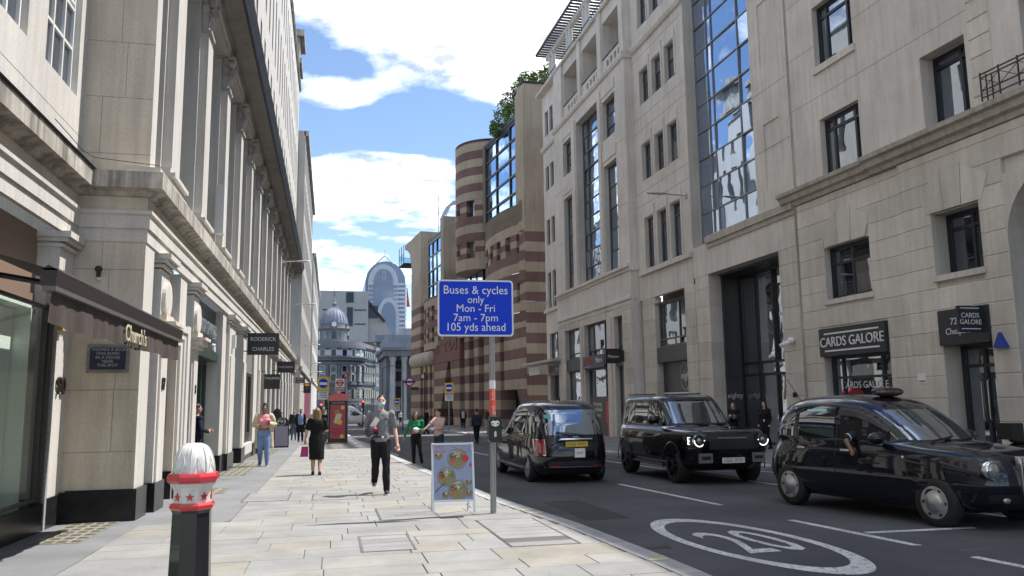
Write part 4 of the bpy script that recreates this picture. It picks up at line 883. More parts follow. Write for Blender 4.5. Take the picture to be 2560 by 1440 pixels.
rtext('Partnering\nwith British\nfarmers', .34, OFFW, po, FB, 20.7, D-.27, 1.1, .002)
# attic: loggia, coping and pergola
lo = [(15.0, 17.8), (18.55, 21.6), (22.3, 25.5)]
MB(FB).wall(14.3, 27.45, 20.2, 24.5, D-.15, [(a, c, 21.35, 23.6, 1.2) for a, c in lo]+[(a+.1+.6*k, a+.45+.6*k, 20.55, 21.1, .6) for a, c in lo for k in range(4)]).build('attic_wall', S_GREY, tb)
for a, c in lo: MB(FB).box(a, c, D-1.42, D-1.35, 21.35, 23.6).build('loggia_back', S_GCOR, tb); MB(FB).box(a, c, D-.2, D-.1, 21.36, 21.42).build('loggia_rail', BLACK, tb)
for s in (14.3, 27.45): MB(FB).add([(s, D-.15, 20.2), (s, -.2, 20.2), (s, -.2, 24.5), (s, D-.15, 24.5)], [(0, 1, 2, 3)]).build('bay_return', S_GREY, tb)
rmould('cornice', tb, S_GREY, [(-.1, 20.0), (D+.08, 20.03), (D+.16, 20.16), (D+.16, 20.36), (-.1, 20.42)], FB, 14.2, 27.55)
rmould('cornice', tb, S_GREY, [(-.1, 20.0), (.12, 20.03), (.2, 20.16), (.2, 20.34), (-.1, 20.4)], FB, 27.5, 31.85)
rmould('coping', tb, S_GREY, [(-.5, 24.38), (D+.02, 24.4), (D+.08, 24.55), (-.5, 24.62)], FB, 14.2, 31.9)
for a, c in ((14.35, 14.95), (17.85, 18.5), (21.65, 22.25), (25.6, 27.4)): MB(FB).box(a, c, D-.15, D-.02, 20.42, 24.38).build('attic_pier', S_GREY, tb)
PERG = mat('white_pergola', (.55, .54, .52), .6); PDARK = mat('dark_slat', (.07, .075, .085), .5)
for s in (15.0, 15.6, 18.5, 19.1, 22.0, 22.6, 25.5, 26.1, 29.6, 30.4):
    MB(FB).lathe([(.16, 24.55), (.16, 27.1)], 12, (s, -.3, 0)).build('pergola_column', PERG, tb)
for d in (-.45, -2.8): MB(FB).box(14, 31.2, d, d+.3, 27.1, 27.45).build('pergola_beam', PERG, tb)
for i in range(44): MB(FB).box(14+.4*i, 14.16+.4*i, -3, .55, 27.46, 27.56).build('pergola_slat', PDARK, tb)
MB(FB).box(13.9, 31.3, .5, .62, 27.45, 27.6).build('pergola_edge', PDARK, tb)
b = MB(FB)
for z in (24.9, 25.2, 25.5): b.box(14.2, 30.8, -.05, .0, z, z+.05)
tag(b.build('roof_rail', BLACK, tb), kind='stuff')
MB(FB).box(0, 31.7, -9, -3.2, 20, 26.0).build('roof_storey', S_GREY, tb)
MB(FB).box(-26, 31.7, -12, -9.2, -1, 26.5).build('rear_block', S_GREY, tb)
arm_lamp(*at(FB, 8.4, .05, 10.85), 1.9, 'bracket lamp on the grey pier beside the atrium glass', -1)
arm_lamp(*at(FB, 31.5, .05, 8.75), 1.6, 'bracket lamp at the far corner of the grey office building', -1)
wc = thing('security_camera', at(FB, .62, .05, 3.5), 'white security camera on the stone pier of the lobby', 'camera')
b = MB(FB); b.s = True; b.sphere((.6, .1, 3.62), .12); b.tube([(.6, .1, 3.6), (.9, .35, 3.45)], [.09, .08], 10); b.build('housing', WHITEP, wc)
# ------------------------------------------------------------------ striped sandstone building
FP = frame(14.27, 67.4, -.119, -1)
po_ = thing('striped_building', at(FP, 15, 0, -1), 'pink and buff striped sandstone building with curved bays and roof garden', 'building')
CH = .82
def crs(k): return S_BUFF if k % 2 else S_PINK
def bandwall(pts, z0, z1, k0=0, plain=None, back=1.2, skip=()):
    """curved stone wall built from one block per course"""
    k = k0; z = z0
    while z < z1-.05:
        t = min(z+CH, z1)
        if not any(a <= z+.01 and t <= b+.01 for a, b in skip):
            b = MB(FP); n = len(pts); g = .008
            vs = [(s, d, zz) for zz in (z+g, t-g) for s, d in pts]
            b.add(vs, [(i, i+1, n+i+1, n+i) for i in range(n-1)])
            vs = [(s, d-back*.04, zz) for zz in (z-g, t+g) for s, d in pts]; b.build('stone_course', plain or crs(k), po_)
        z = t; k += 1
    b = MB(FP); n = len(pts); vs = [(s, d-.03, zz) for zz in (z0, z1) for s, d in pts]; b.add(vs, [(i, i+1, n+i+1, n+i) for i in range(n-1)]) if not skip else None
    if not skip: b.build('wall_core', JOINT, po_)
def bpier(s0, s1, d0, d1, z0, z1, k0=0, ch=CH):
    z = z0; k = k0
    while z < z1-.05:
        t = min(z+ch, z1); MB(FP).cbox(s0, s1, d0, d1, z, t, .015).build('stone_block', crs(k), po_); z = t; k += 1
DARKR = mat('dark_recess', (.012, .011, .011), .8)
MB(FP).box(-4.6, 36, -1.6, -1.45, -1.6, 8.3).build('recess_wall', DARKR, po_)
# pier arcade
for s in (.85, 4.0, 7.2, 10.4): bpier(s, s+1.5, -1.4, 0, -1.5, 8.0)
for s in (24.2, 26.4, 28.7, 31.0): bpier(s, s+1.15, -1.4, 0, -1.5, 6.2, 1)
# prow: banded foot, plain head
bpier(-5.45, -.1, -1.4, -.05, 2.6, 8.0, 1)
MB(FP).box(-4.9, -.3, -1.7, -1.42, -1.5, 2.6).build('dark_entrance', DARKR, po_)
MB(FP).prism([(-5.45, 2.6), (-3.2, 2.6), (-5.45, -.9)], -.9, -.05, 1).build('sloping_jamb', S_PINK, po_)
z = -1.2; k = 1
while z < 16.0:
    MB().cbox(0, 1, 0, 1, 0, 1, .01) if False else None
    q0 = FP @ Vector((-5.46, -.1, 0)); MB().box(q0.x, q0.x+7, q0.y-.02, q0.y+2, z+.006, z+CH-.006).build('stone_course', crs(k), po_); z += CH; k += 1
zt = z
MB(FP).prism([(-5.47, -.08), (-4.3, .02), (-4.3, -7), (-5.47, -7)], zt, 27.6).build('prow_tower', S_BUFF, po_)
q0 = FP @ Vector((-5.47, -.08, 0)); MB().box(q0.x+.02, q0.x+7, q0.y-.01, q0.y+3, zt, 27.7).build('prow_face', S_BUFF, po_)
MB().box(q0.x-.1, q0.x+7.1, q0.y-.1, q0.y+3, 27.71, 27.9).build('prow_coping', LEAD, po_)
# first bow with window band
def bow(c, a, h, s0, s1, d0, n=26): return [(s0+(s1-s0)*i/n, d0+h*math.sqrt(max(0, 1-((s0+(s1-s0)*i/n-c)/a)**2))) for i in range(n+1)]
bA = [(-5.46, -.1), (-4.4, .05)]+bow(1.0, 6.9, 2.2, -4.2, 7.85, -1.9)
bandwall(bA, 8.0, 17.9, 0, skip=((9.64, 11.29), (13.73, 15.39)))
bandwall(bA, 16.2, 17.9, 0, S_BUFF)
def winrow(pts, z0, z1, nwin, lab=''):
    """recessed dark slots between chequered stone piers along a curved wall"""
    L = [0.]
    for p, q in zip(pts, pts[1:]): L.append(L[-1]+math.hypot(q[0]-p[0], q[1]-p[1]))
    def P(l, off=0):
        for i in range(len(pts)-1):
            if l <= L[i+1]+1e-6:
                t = (l-L[i])/max(1e-6, L[i+1]-L[i]); p, q = pts[i], pts[i+1]; n = Vector((-(q[1]-p[1]), q[0]-p[0])).normalized()
                return (p[0]+(q[0]-p[0])*t-n.x*off, p[1]+(q[1]-p[1])*t-n.y*off)
        return pts[-1]
    tot = L[-1]; w = tot/nwin
    for i in range(nwin):
        l0 = i*w; a, e = l0+w*.0, l0+w*.52
        for j in range(3):
            za, zb = z0+(z1-z0)*j/3, z0+(z1-z0)*(j+1)/3
            p0, p1, p2, p3 = P(a), P(e), P(e, .6), P(a, .6)
            MB(FP).add([(*p0, za), (*p1, za), (*p2, za), (*p3, za), (*p0, zb), (*p1, zb), (*p2, zb), (*p3, zb)], [(0, 1, 5, 4), (1, 2, 6, 5), (3, 0, 4, 7), (2, 3, 7, 6)]).build('stone_block', crs(j+i), po_)
    b = MB(FP); n = 24
    vs = [(*P(tot*i/n, .5), zz) for zz in (z0-.3, z1+.3) for i in range(n+1)]; b.add(vs, [(i, i+1, n+2+i, n+1+i) for i in range(n)]); b.build('window_band', DARKG, po_)
winrow(bA[4:], 13.73, 15.39, 6); winrow(bA[4:], 9.64, 11.29, 6)
b = MB(FP); n = len(bA); 
for zz in (9.64, 11.29, 13.73, 15.39, 17.9): b.add([(s, d, zz) for s, d in bA]+[(s, d-.9, zz) for s, d in bA], [(i, i+1, n+i+1, n+i) for i in range(n-1)])
tag(b.build('ledge', S_BUFF, po_), kind='stuff')
# curtain glass above the bow
BLUG = glass('blue_curtain_glass', tint=(.02, .05, .10), refl=(.55, .72, .95), fac=.6, wob=.006)
window(po_, FP, -4.3, 6.6, 17.8, 25.8, -.75, (.36, .70), (.2, .4, .6, .8), BLACK, BLUG, .18, .2, tilt=.02, name='curtain_glazing')
MB(FP).box(-4.3, 6.7, -1.2, -.6, 25.8, 26.1).build('glazing_cap', LEAD, po_)
MB(FP).add([(6.65, -.4, 17.8), (6.65, -2.5, 17.8), (6.65, -2.5, 26), (6.65, -.4, 26)], [(0, 1, 2, 3)]).build('glazing_return', S_BUFF, po_)
# round tower
cT = [(10.9+3.9*math.cos(math.pi*(1.12-1.3*i/30)), -2.9+3.9*math.sin(math.pi*(1.12-1.3*i/30))) for i in range(31)]
bandwall(cT, 14.6, 27.2, 1, skip=((15.42, 17.06), (19.52, 21.16)))
MB(FP).prism(cT, 27.0, 27.15).build('tower_roof', LEAD, po_)
winrow(cT[3:], 15.42, 17.06, 7); winrow(cT[3:], 19.52, 21.16, 7)
MB(FP).prism(cT, 14.3, 14.6).build('tower_soffit', S_BUFF, po_)
b = MB(FP); n = len(cT)
for zz in (15.42, 17.06, 19.52, 21.16): b.add([(s, d, zz) for s, d in cT]+[(10.9+(s-10.9)*.8, -2.9+(d+2.9)*.8, zz) for s, d in cT], [(i, i+1, n+i+1, n+i) for i in range(n-1)])
tag(b.build('ledge', S_BUFF, po_), kind='stuff')
MB(FP).box(14.2, 15.1, -2.2, -1.0, 22.3, 24.7).build('oriel', S_BUFF, po_)
window(po_, FP, 8.2, 19.3, 11.6, 14.3, -.9, (.2, .4, .6, .8), (.5,), BLACK, MIRG, .12, .15, tilt=.02, name='strip_glazing')
MB(FP).box(6.8, 19.3, -2.2, -1.3, 8, 16).build('bay_wall', S_BUFF, po_)
# grey ledges and the carved panel
rmould('ledge', po_, S_GCOR, [(-1.2, 8.0), (.25, 8.0), (.4, 8.2), (.4, 8.6), (.2, 8.8), (-1.2, 8.8)], FP, -.2, 13.2)
MB(FP).box(13.2, 24, -1.2, .12, 5.9, 8.4).build('carved_panel', stone('terracotta', (.165, .088, .075), (.21, .118, .10), 1.2, streak=.1), po_)
b = MB(FP); r4 = random.Random(4)
for i in range(60):
    s = 14+r4.uniform(0, 9.2); zz = 6.9+r4.uniform(0, 1.0); b.box(s, s+r4.uniform(.1, .5), .12, .12+r4.uniform(.03, .10), zz, zz+r4.uniform(.1, .35))
tag(b.build('carved_relief', stone('terracotta', (.165, .088, .075), (.21, .118, .10), 1.2), po_), kind='stuff')
# wedge entrance: every course cut back along the leaning jambs
z = -1.5; k = 0
while z < 5.85:
    t = min(z+CH, 5.9)
    def jl(v): return 15.6+(17.0-15.6)*(v+.8)/6.7
    def jr(v): return 22.0+(17.9-22.0)*(v+.8)/6.7
    MB(FP).prism([(13.3, z+.008), (jl(z), z+.008), (jl(t), t-.008), (13.3, t-.008)], -1.4, .1, 1).build('stone_course', crs(k), po_)
    MB(FP).prism([(jr(z), z+.008), (24.0, z+.008), (24.0, t-.008), (jr(t), t-.008)], -1.4, .1, 1).build('stone_course', crs(k), po_)
    z = t; k += 1
# barrel moulding over the far arcade
b = MB(FP); b.s = True; b.lathe([(.01, 24.05), (.75, 24.1), (.85, 24.6), (.85, 34.4), (.72, 35.0), (.01, 35.2)], 20, (0, -.1, 6.75), 0); b.build('barrel_moulding', S_GCOR, po_)
# slab tower, second glazing and second bow
MB(FP).box(19.3, 20.4, -6, .2, 8.4, 22.0).build('slab_tower', S_BUFF, po_)
window(po_, FP, 20.4, 28.6, 13.6, 20.6, -.4, (.25, .5, .75), (.25, .5, .75), BLACK, BLUG, .16, .2, tilt=.03, name='curtain_glazing')
MB(FP).box(20.4, 28.8, -.9, -.3, 20.6, 21.0).build('glazing_cap', LEAD, po_)
bB = bow(25.5, 5.8, 1.6, 20.4, 31.2, -1.2)
bandwall(bB, 7.6, 13.6, 1, skip=((8.42, 10.06), (10.88, 12.52))); winrow(bB, 8.42, 10.06, 6); winrow(bB, 10.88, 12.52, 6)
b = MB(FP); n = len(bB)
for zz in (8.42, 10.06, 10.88, 12.52, 13.6): b.add([(s, d, zz) for s, d in bB]+[(s, d-.7, zz) for s, d in bB], [(i, i+1, n+i+1, n+i) for i in range(n-1)])
tag(b.build('ledge', S_BUFF, po_), kind='stuff')
MB(FP).box(16.3, 31, -2, -1.5, 7.6, 14).build('bay_wall', S_BUFF, po_)
for i in range(4):
    s = 20.6+.9*i
    MB(FP).tube([(s, -.5, 21), (s, -.5, 22.6), (s, -1.2, 24), (s, -2.6, 24.6), (s, -4, 24.4)], .07, 6).build('roof_frame', mat('pale_blue_steel', (.45, .48, .56), .4, .4), po_)
for d, zz in ((-.5, 22.6), (-1.2, 24.0), (-2.6, 24.6)): MB(FP).tube([(20.4, d, zz), (23.6, d, zz)], .06, 6).build('roof_frame', mat('pale_blue_steel', (.45, .48, .56), .4, .4), po_)
MB(FP).tube([(24.2, -.5, 20.6), (24.2, -.5, 25.6)], .06, 6).build('mast', LAMPM, po_)
# end tower with coved overhang and balcony
bpier(30.6, 35.8, -5, .15, -1.5, 14.1, 1); MB(FP).box(30.6, 35.8, -5, .15, 14.1, 22.6).build('end_tower', S_BUFF, po_)
cov = [(35.8, 22.6), (40.2, 22.6), (40.0, 21.9), (38.6, 21.6), (37.2, 20.9), (36.3, 19.6), (35.8, 17.6)]
MB(FP).prism(cov, -4.5, .1, 1).build('coved_overhang', S_BUFF, po_)
bp = thing('roof_balcony', at(FP, 40, -1, 20), 'small glass lookout balcony hung from the overhang of the striped building', 'balcony')
MB(FP).box(39.4, 42.6, -3.2, .4, 19.9, 20.1).build('balcony_floor', DARKR, bp); MB(FP).box(42.5, 42.6, -3.2, .4, 20.1, 21.4).build('glass_panel', clear_glass('balcony_glass', (.7, .85, .9)), bp); MB(FP).box(39.4, 42.6, .38, .42, 20.1, 21.4).build('glass_panel', clear_glass('balcony_glass', (.7, .85, .9)), bp)
for s in (39.5, 41, 42.5): MB(FP).tube([(s, .4, 20), (s, .4, 22.5)], .05, 6).build('balcony_post', BLACK, bp)
# roof garden
LEAFM = stone('leaf_green', (.075, .13, .03), (.17, .25, .07), 1.3, rough=.6, bump=0, streak=0, fine=3)
BARK = stone('bark', (.06, .05, .04), (.11, .09, .07), 6)
def shrub(name, base, blobs, n, lab, cat='tree', grp=None, size=.3, seed=1, par=None):
    r = random.Random(seed); t = thing(name, base, lab, cat, grp); b = MB()
    for bx, by, bz, rr in blobs:
        for i in range(int(n)):
            while True:
                p = Vector((r.uniform(-1, 1), r.uniform(-1, 1), r.uniform(-1, 1)))
                if .25 < p.length < 1: break
            p = p*(1+.3*mnoise.noise(p*2.3+Vector((seed, 0, 0))))
            c = Vector((bx, by, bz))+p*rr
            if mnoise.noise(c*.9) < -.18: continue
            u = Vector((r.gauss(0, 1), r.gauss(0, 1), r.gauss(0, .6))).normalized(); w = u.cross(Vector((r.gauss(0, 1), r.gauss(0, 1), r.gauss(0, 1)))).normalized(); sz = size*r.uniform(.5, 1.2)
            b.add([tuple(c-u*sz*.5), tuple(c+w*sz*.25), tuple(c+u*sz*.5), tuple(c-w*sz*.25)], [(0, 1, 2, 3)])
    b.build('crown', LEAFM, t); b = MB()
    for bx, by, bz, rr in blobs: b.tube([(base[0], base[1], base[2]), ((base[0]+bx)/2, (base[1]+by)/2, (base[2]+bz)/2+.1), (bx, by, bz)], [.09, .06, .02], 6)
    b.build('trunk', BARK, t); return t
shrub('roof_tree', (15.3, 71, 25.5), [(14.9, 70, 27.0, 1.0), (15.6, 71, 28.2, 1.3), (16.0, 71, 29.4, 1.1), (14.6, 70, 26.4, .8)], 900, 'leafy roof garden tree spilling over the blue curtain glass', grp='roof garden trees', seed=2)
shrub('roof_tree', (17.3, 70, 27.6), [(16.6, 70, 30.2, 1.1), (17.4, 70, 31.3, 1.0), (16.9, 70, 28.9, 1.1)], 800, 'loose light green tree above the top of the sandstone prow', grp='roof garden trees', seed=3)
shrub('roof_tree', (19.2, 70, 27.6), [(18.6, 70, 31.4, 1.1), (19.5, 70, 32.2, 1.0), (19.4, 70, 30.6, 1.2)], 800, 'tree beside the white pergola columns on the roof', grp='roof garden trees', seed=4)
# ------------------------------------------------------------------ buildings around the junction
db = thing('domed_building', (.4, 196, -2), 'dark stone corner bank with ribbed lead dome and clock', 'building')
CX, CYY, RR = .5, 197.5, 7.0
def ring(name, prof, m=S_CITY, n=48, c=(CX, CYY, 0), par=db, smooth=False):
    b = MB(); b.s = smooth; b.lathe(prof, n, c, 2); return b.build(name, m, par)
ring('drum_wall', [(RR, -3), (RR, 14.8)])
for z0, h, o in ((6.0, .5, .35), (10.6, .5, .4), (11.6, .6, .75), (12.2, .3, 1.0), (14.4, .7, .55), (2.2, .35, .2)): ring('string_course', [(RR-.5, z0), (RR+o, z0), (RR+o, z0+h), (RR-.5, z0+h)])
ring('parapet', [(RR-.4, 15), (RR+.05, 15), (RR+.05, 16.0), (RR-.4, 16.0)])
for i in range(9): z = -1.8+.85*i; ring('rusticated_course', [(RR-.2, z), (RR+.12, z+.02), (RR+.12, z+.68), (RR-.2, z+.7)])
def onring(a, r, w, z0, z1, dep, name, m, par=db):
    ca, sa = math.cos(a), math.sin(a); Mx = Matrix(((-sa, ca, 0, CX+ca*r), (ca, sa, 0, CYY+sa*r), (0, 0, 1, 0), (0, 0, 0, 1)))
    return MB(Mx).box(-w/2, w/2, -dep/2, dep/2, z0, z1).build(name, m, par)
PALE = mat('pale_panel', (.50, .50, .52), .7)
for k in range(-4, 5):
    a = -math.pi/2+k*.36
    for z0, z1, w in ((-1.4, 1.6, 1.2), (2.9, 5.0, 1.1), (6.8, 8.4, 1.1), (9.0, 10.3, 1.0), (12.6, 14.1, 1.0)): 
        fr = onring(a, RR+.02, w+.4, z0-.2, z1+.25, .16, 'window', PALE if z0 > 6 else S_CITY); onring(a, RR+.1, w, z0, z1, .12, 'pane', FARG, fr)
    if abs(k) < 5:
        a2 = a+.18
        b = MB(); b.s = True; b.lathe([(.5, 6.5), (.44, 6.8), (.4, 10.1), (.55, 10.5)], 12, (CX+math.cos(a2)*(RR+.25), CYY+math.sin(a2)*(RR+.25), 0)); b.build('column', S_CITY, db)
        onring(a2, RR+.06, 1.2, 12.7, 14.0, .1, 'pale_panel', PALE)
ring('dome_drum', [(3.75, 14.8), (3.75, 16.2), (3.5, 16.3), (3.4, 19.0), (3.75, 19.1), (3.9, 19.4), (3.6, 19.5), (3.5, 20.2)])
for k in range(-3, 4):
    a = -math.pi/2+k*.62; o = onring(a, 3.42, 1.0, 16.8, 18.2, .2, 'arched_window', FARG); ca, sa = math.cos(a), math.sin(a)
    MB(Matrix(((-sa, ca, 0, CX+ca*3.42), (ca, sa, 0, CYY+sa*3.42), (0, 0, 1, 0), (0, 0, 0, 1)))).prism([(.5*math.cos(t*math.pi/8), 18.2+.5*math.sin(t*math.pi/8)) for t in range(9)], -.1, .1, 1).build('window_head', FARG, o)
DOME = stone('lead_dome', (.17, .19, .24), (.24, .265, .32), .6, rough=.55, streak=.2, fine=8)
ring('dome', [(3.3*math.cos(t*math.pi/26), 20.1+4.5*math.sin(t*math.pi/26)) for t in range(14)], DOME, smooth=True)
for i in range(24):
    a = 2*math.pi*i/24; MB().tube([(CX+3.34*math.cos(t*math.pi/22)*math.cos(a), CYY+3.34*math.cos(t*math.pi/22)*math.sin(a), 20.1+4.55*math.sin(t*math.pi/22)) for t in range(11)], .07, 5).build('dome_rib', DOME, db)
ck = onring(-math.pi/2, 3.6, 1.5, 19.5, 21.0, .3, 'clock_case', S_CITY); 
cl = MB(); cl.lathe([(.58, -.02), (.58, .05)], 24, (CX, CYY-3.8, 20.25), 1); cl.build('clock_face', mat('clock_white', (.75, .76, .78), .5), ck); MB().box(CX-.03, CX+.03, CYY-3.86, CYY-3.84, 20.2, 20.65).build('clock_hand', BLACK, ck)
for k in (-1, 1): 
    b = MB(); b.lathe([(.42, -.1), (.42, .2)], 16, (CX+k*2.75, CYY-2.3, 20.1), 1); b.build('oculus', S_CITY, db)
ring('lantern', [(.5, 24.5), (.5, 25.4), (.65, 25.5), (.3, 25.9), (.2, 26.6), (.06, 26.9), (.05, 29.4), (.02, 29.8)], S_CITY, 12)
for zz, w in ((28.2, 1.0), (27.6, .7)): MB().box(CX-w/2, CX+w/2, CYY-.04, CYY+.04, zz, zz+.1).build('weather_vane', BLACK, db)
# right wing of the bank, then a paler range
FW = frame(7.2, 195.5, .26, -1)
hs = [(s, s+1.0, z0, z1) for s in (1.5, 3.6, 5.7, 7.8, 9.9, 12) for z0, z1 in ((-1.4, 1.6), (2.9, 5), (6.8, 8.4), (9.0, 10.3), (12.5, 14))]
MB(FW).wall(-.5, 14, -3, 16, 0, hs, .3).build('wing_wall', S_CITY, db)
for h in hs: MB(FW).box(h[0], h[1], -.3, -.28, h[2], h[3]).build('pane', FARG, db)
for z0, o in ((5.8, .3), (10.7, .35), (11.8, .6), (14.6, .4)): rmould('string_course', db, S_CITY, [(-.2, z0), (o, z0), (o, z0+.4), (-.2, z0+.4)], FW, -.5, 14)
pb = thing('stone_building', (12, 212, -2), 'pale many-windowed range right of the domed bank', 'building')
FW2 = frame(10.8, 209.2, .20, -1); S_PALE = stone('pale_far_stone', (.40, .405, .42), (.50, .50, .515), .2, streak=.15, bump=0, fine=4)
hs = [(s, s+.9, z0, z1) for s in [1+1.9*i for i in range(10)] for z0, z1 in ((-1.2, 1.4), (2.6, 4.6), (5.8, 8.2), (9.2, 11.4), (12.2, 14.2), (15, 16.2))]
MB(FW2).wall(0, 21, -3, 17.2, 0, hs, .3).build('wall', S_PALE, pb)
for h in hs: MB(FW2).box(h[0], h[1], -.3, -.28, h[2], h[3]).build('pane', FARG, pb)
for z0 in (5.0, 11.7, 16.6): rmould('string_course', pb, S_PALE, [(-.2, z0), (.3, z0), (.3, z0+.3), (-.2, z0+.3)], FW2, 0, 21)
MB(FW2).box(0, 21, -12, -.05, 17.2, 19).build('mansard_roof', DOME, pb)
# left neighbour seen between the lamps
lb2 = thing('stone_building', (-9, 200, -2), 'dark stone range left of the domed bank', 'building')
MB().box(-22, -5.6, 199, 215, -3, 15.5).build('wall', S_CITY, lb2)
for i in range(3):
    for z0, z1 in ((2.9, 5), (6.8, 10), (12.3, 14)): MB().box(-7.4-3*i, -6.3-3*i, 198.85, 199.05, z0, z1).build('pane', FARG, lb2)
# concrete block behind
kb = thing('concrete_building', (3, 262, -2), 'blank pale concrete office block behind the dome', 'building')
MB().box(-5.4, 11.2, 260, 285, -3, 37.2).build('block', S_CONC, kb)
for x0, x1, z0, z1 in ((4.3, 6.6, 33.5, 36.8), (4.6, 6.4, 26, 32), (-8, -5.5, 22, 35)): MB().box(x0, x1, 259.8, 260.05, z0, z1).build('dark_glazing', FARG, kb)
for x0, x1, z in ((-3, 2.2, 31.0), (7, 10.5, 26.5), (6.8, 10.6, 31)): MB().box(x0, x1, 259.85, 260.02, z, z+.3).build('groove', DARKR, kb)
MB().prism([(-11, -3), (-5.4, -3), (-5.4, 36.5), (-9, 33)], 262, 283, 1).build('sloping_bay', S_CONC, kb)
MB().prism([(11.2, -3), (21, -3), (21, 21), (16.5, 28), (11.2, 34.5)], 264, 290, 1).build('sloping_wing', S_CONC, kb)
MB().prism([(11.3, 34.8), (16.9, 28), (16.4, 27.6), (11.3, 33.6)], 262.5, 265, 1).build('roof_edge', LEAD, kb); MB().box(11.4, 14.5, 263.7, 264.05, 29, 33).build('dark_glazing', FARG, kb)
MB().box(9.0, 18.5, 240, 252, 10, 19.5).build('plant_screen', stone('olive_screen', (.13, .12, .085), (.17, .155, .11), 1), kb)
# barrel vaulted glass tower
gt = thing('glass_tower', (27, 430, -2), 'barrel vaulted blue glass tower rising above the far roofs', 'building')
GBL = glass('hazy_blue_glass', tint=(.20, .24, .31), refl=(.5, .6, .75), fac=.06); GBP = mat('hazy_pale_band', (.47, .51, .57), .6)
def vault(xl, xr, zs, ztop, y0, y1, m, name, n=24, zb=-2):
    c = (xl+xr)/2; a = (xr-xl)/2; prof = [(xr, zb), (xr, zs)]+[(c+a*math.cos(t*math.pi/n), zs+(ztop-zs)*math.sin(t*math.pi/n)) for t in range(1, n)]+[(xl, zs), (xl, zb)]
    b = MB(); b.prism(prof, y0, y1, 1); return b.build(name, m, gt)
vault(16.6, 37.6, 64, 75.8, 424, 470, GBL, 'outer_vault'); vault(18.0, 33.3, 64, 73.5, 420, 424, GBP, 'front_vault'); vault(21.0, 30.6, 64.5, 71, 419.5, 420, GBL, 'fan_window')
for x in (25.2, 26.0, 26.8): MB().box(x-.12, x+.12, 419.3, 419.5, 64.5, 71).build('mullion', GBP, gt)
for z in range(12): MB().box(18.3, 33.0, 419.6, 420, 36+2.3*z, 37.2+2.3*z).build('glass_band', GBL, gt)
for z in range(18): MB().box(33.4, 37.8, 423.5, 424, 24+2.3*z, 25.1+2.3*z).build('pale_band', GBP, gt)
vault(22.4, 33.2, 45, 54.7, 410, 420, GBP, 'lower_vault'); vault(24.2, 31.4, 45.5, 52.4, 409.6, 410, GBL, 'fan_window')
b = MB(); b.tube([(22, 423, 74.2), (26.6, 423, 78.6), (31.5, 423, 74.2)], .45, 6); b.build('roof_gable', GBP, gt); MB().tube([(26.6, 423, 78.6), (26.6, 423, 82)], .15, 5).build('mast', GBP, gt)
fl = thing('flag', (37.5, 380, 50), 'red and blue flag hanging beside the glass tower', 'flag'); b = MB(); b.grid(lambda u, v: (34.2+1.2*u*(.3+v), 380+.3*math.sin(v*5), 55.5-9*v), 4, 8); b.build('flag_cloth', mat('flag_red', (.55, .07, .05), .8), fl); MB().tube([(34.2, 380, 30), (34.2, 380, 57)], .1, 5).build('flag_pole', GBP, fl)
# portico at the right of the junction
pm = thing('portico_building', (15, 168, -2), 'dark columned stone portico at the far right of the junction', 'building')
MB().box(10.9, 26, 166.5, 190, -3, 11).build('wall', S_CITY, pm)
MB().box(10.3, 26, 163.6, 190, 11, 12.2).build('entablature', S_CITY, pm); MB().box(10.0, 26, 163.2, 190, 12.2, 12.8).build('cornice', S_CITY, pm); MB().box(11, 26, 165, 190, 12.8, 15.4).build('attic', DOME, pm)
for x in (12.1, 14.4, 16.7, 19): 
    b = MB(); b.s = True; b.lathe([(.72, -2), (.72, -1.4), (.6, -1.2), (.52, 9.8), (.75, 10.6), (.8, 11)], 16, (x, 164.6, 0)); b.build('column', stone('portico_stone', (.32, .315, .31), (.42, .41, .40), .3, streak=.3), pm)
for z0, z1 in ((-1, 1.5), (2.5, 5), (6, 8), (8.6, 10.2)): MB().box(12.7, 13.9, 166.35, 166.55, z0, z1).build('pane', FARG, pm)
MB().box(13.9, 22, 166, 178, 12.8, 16.8).build('upper_block', stone('portico_stone', (.32, .315, .31), (.42, .41, .40), .3), pm)
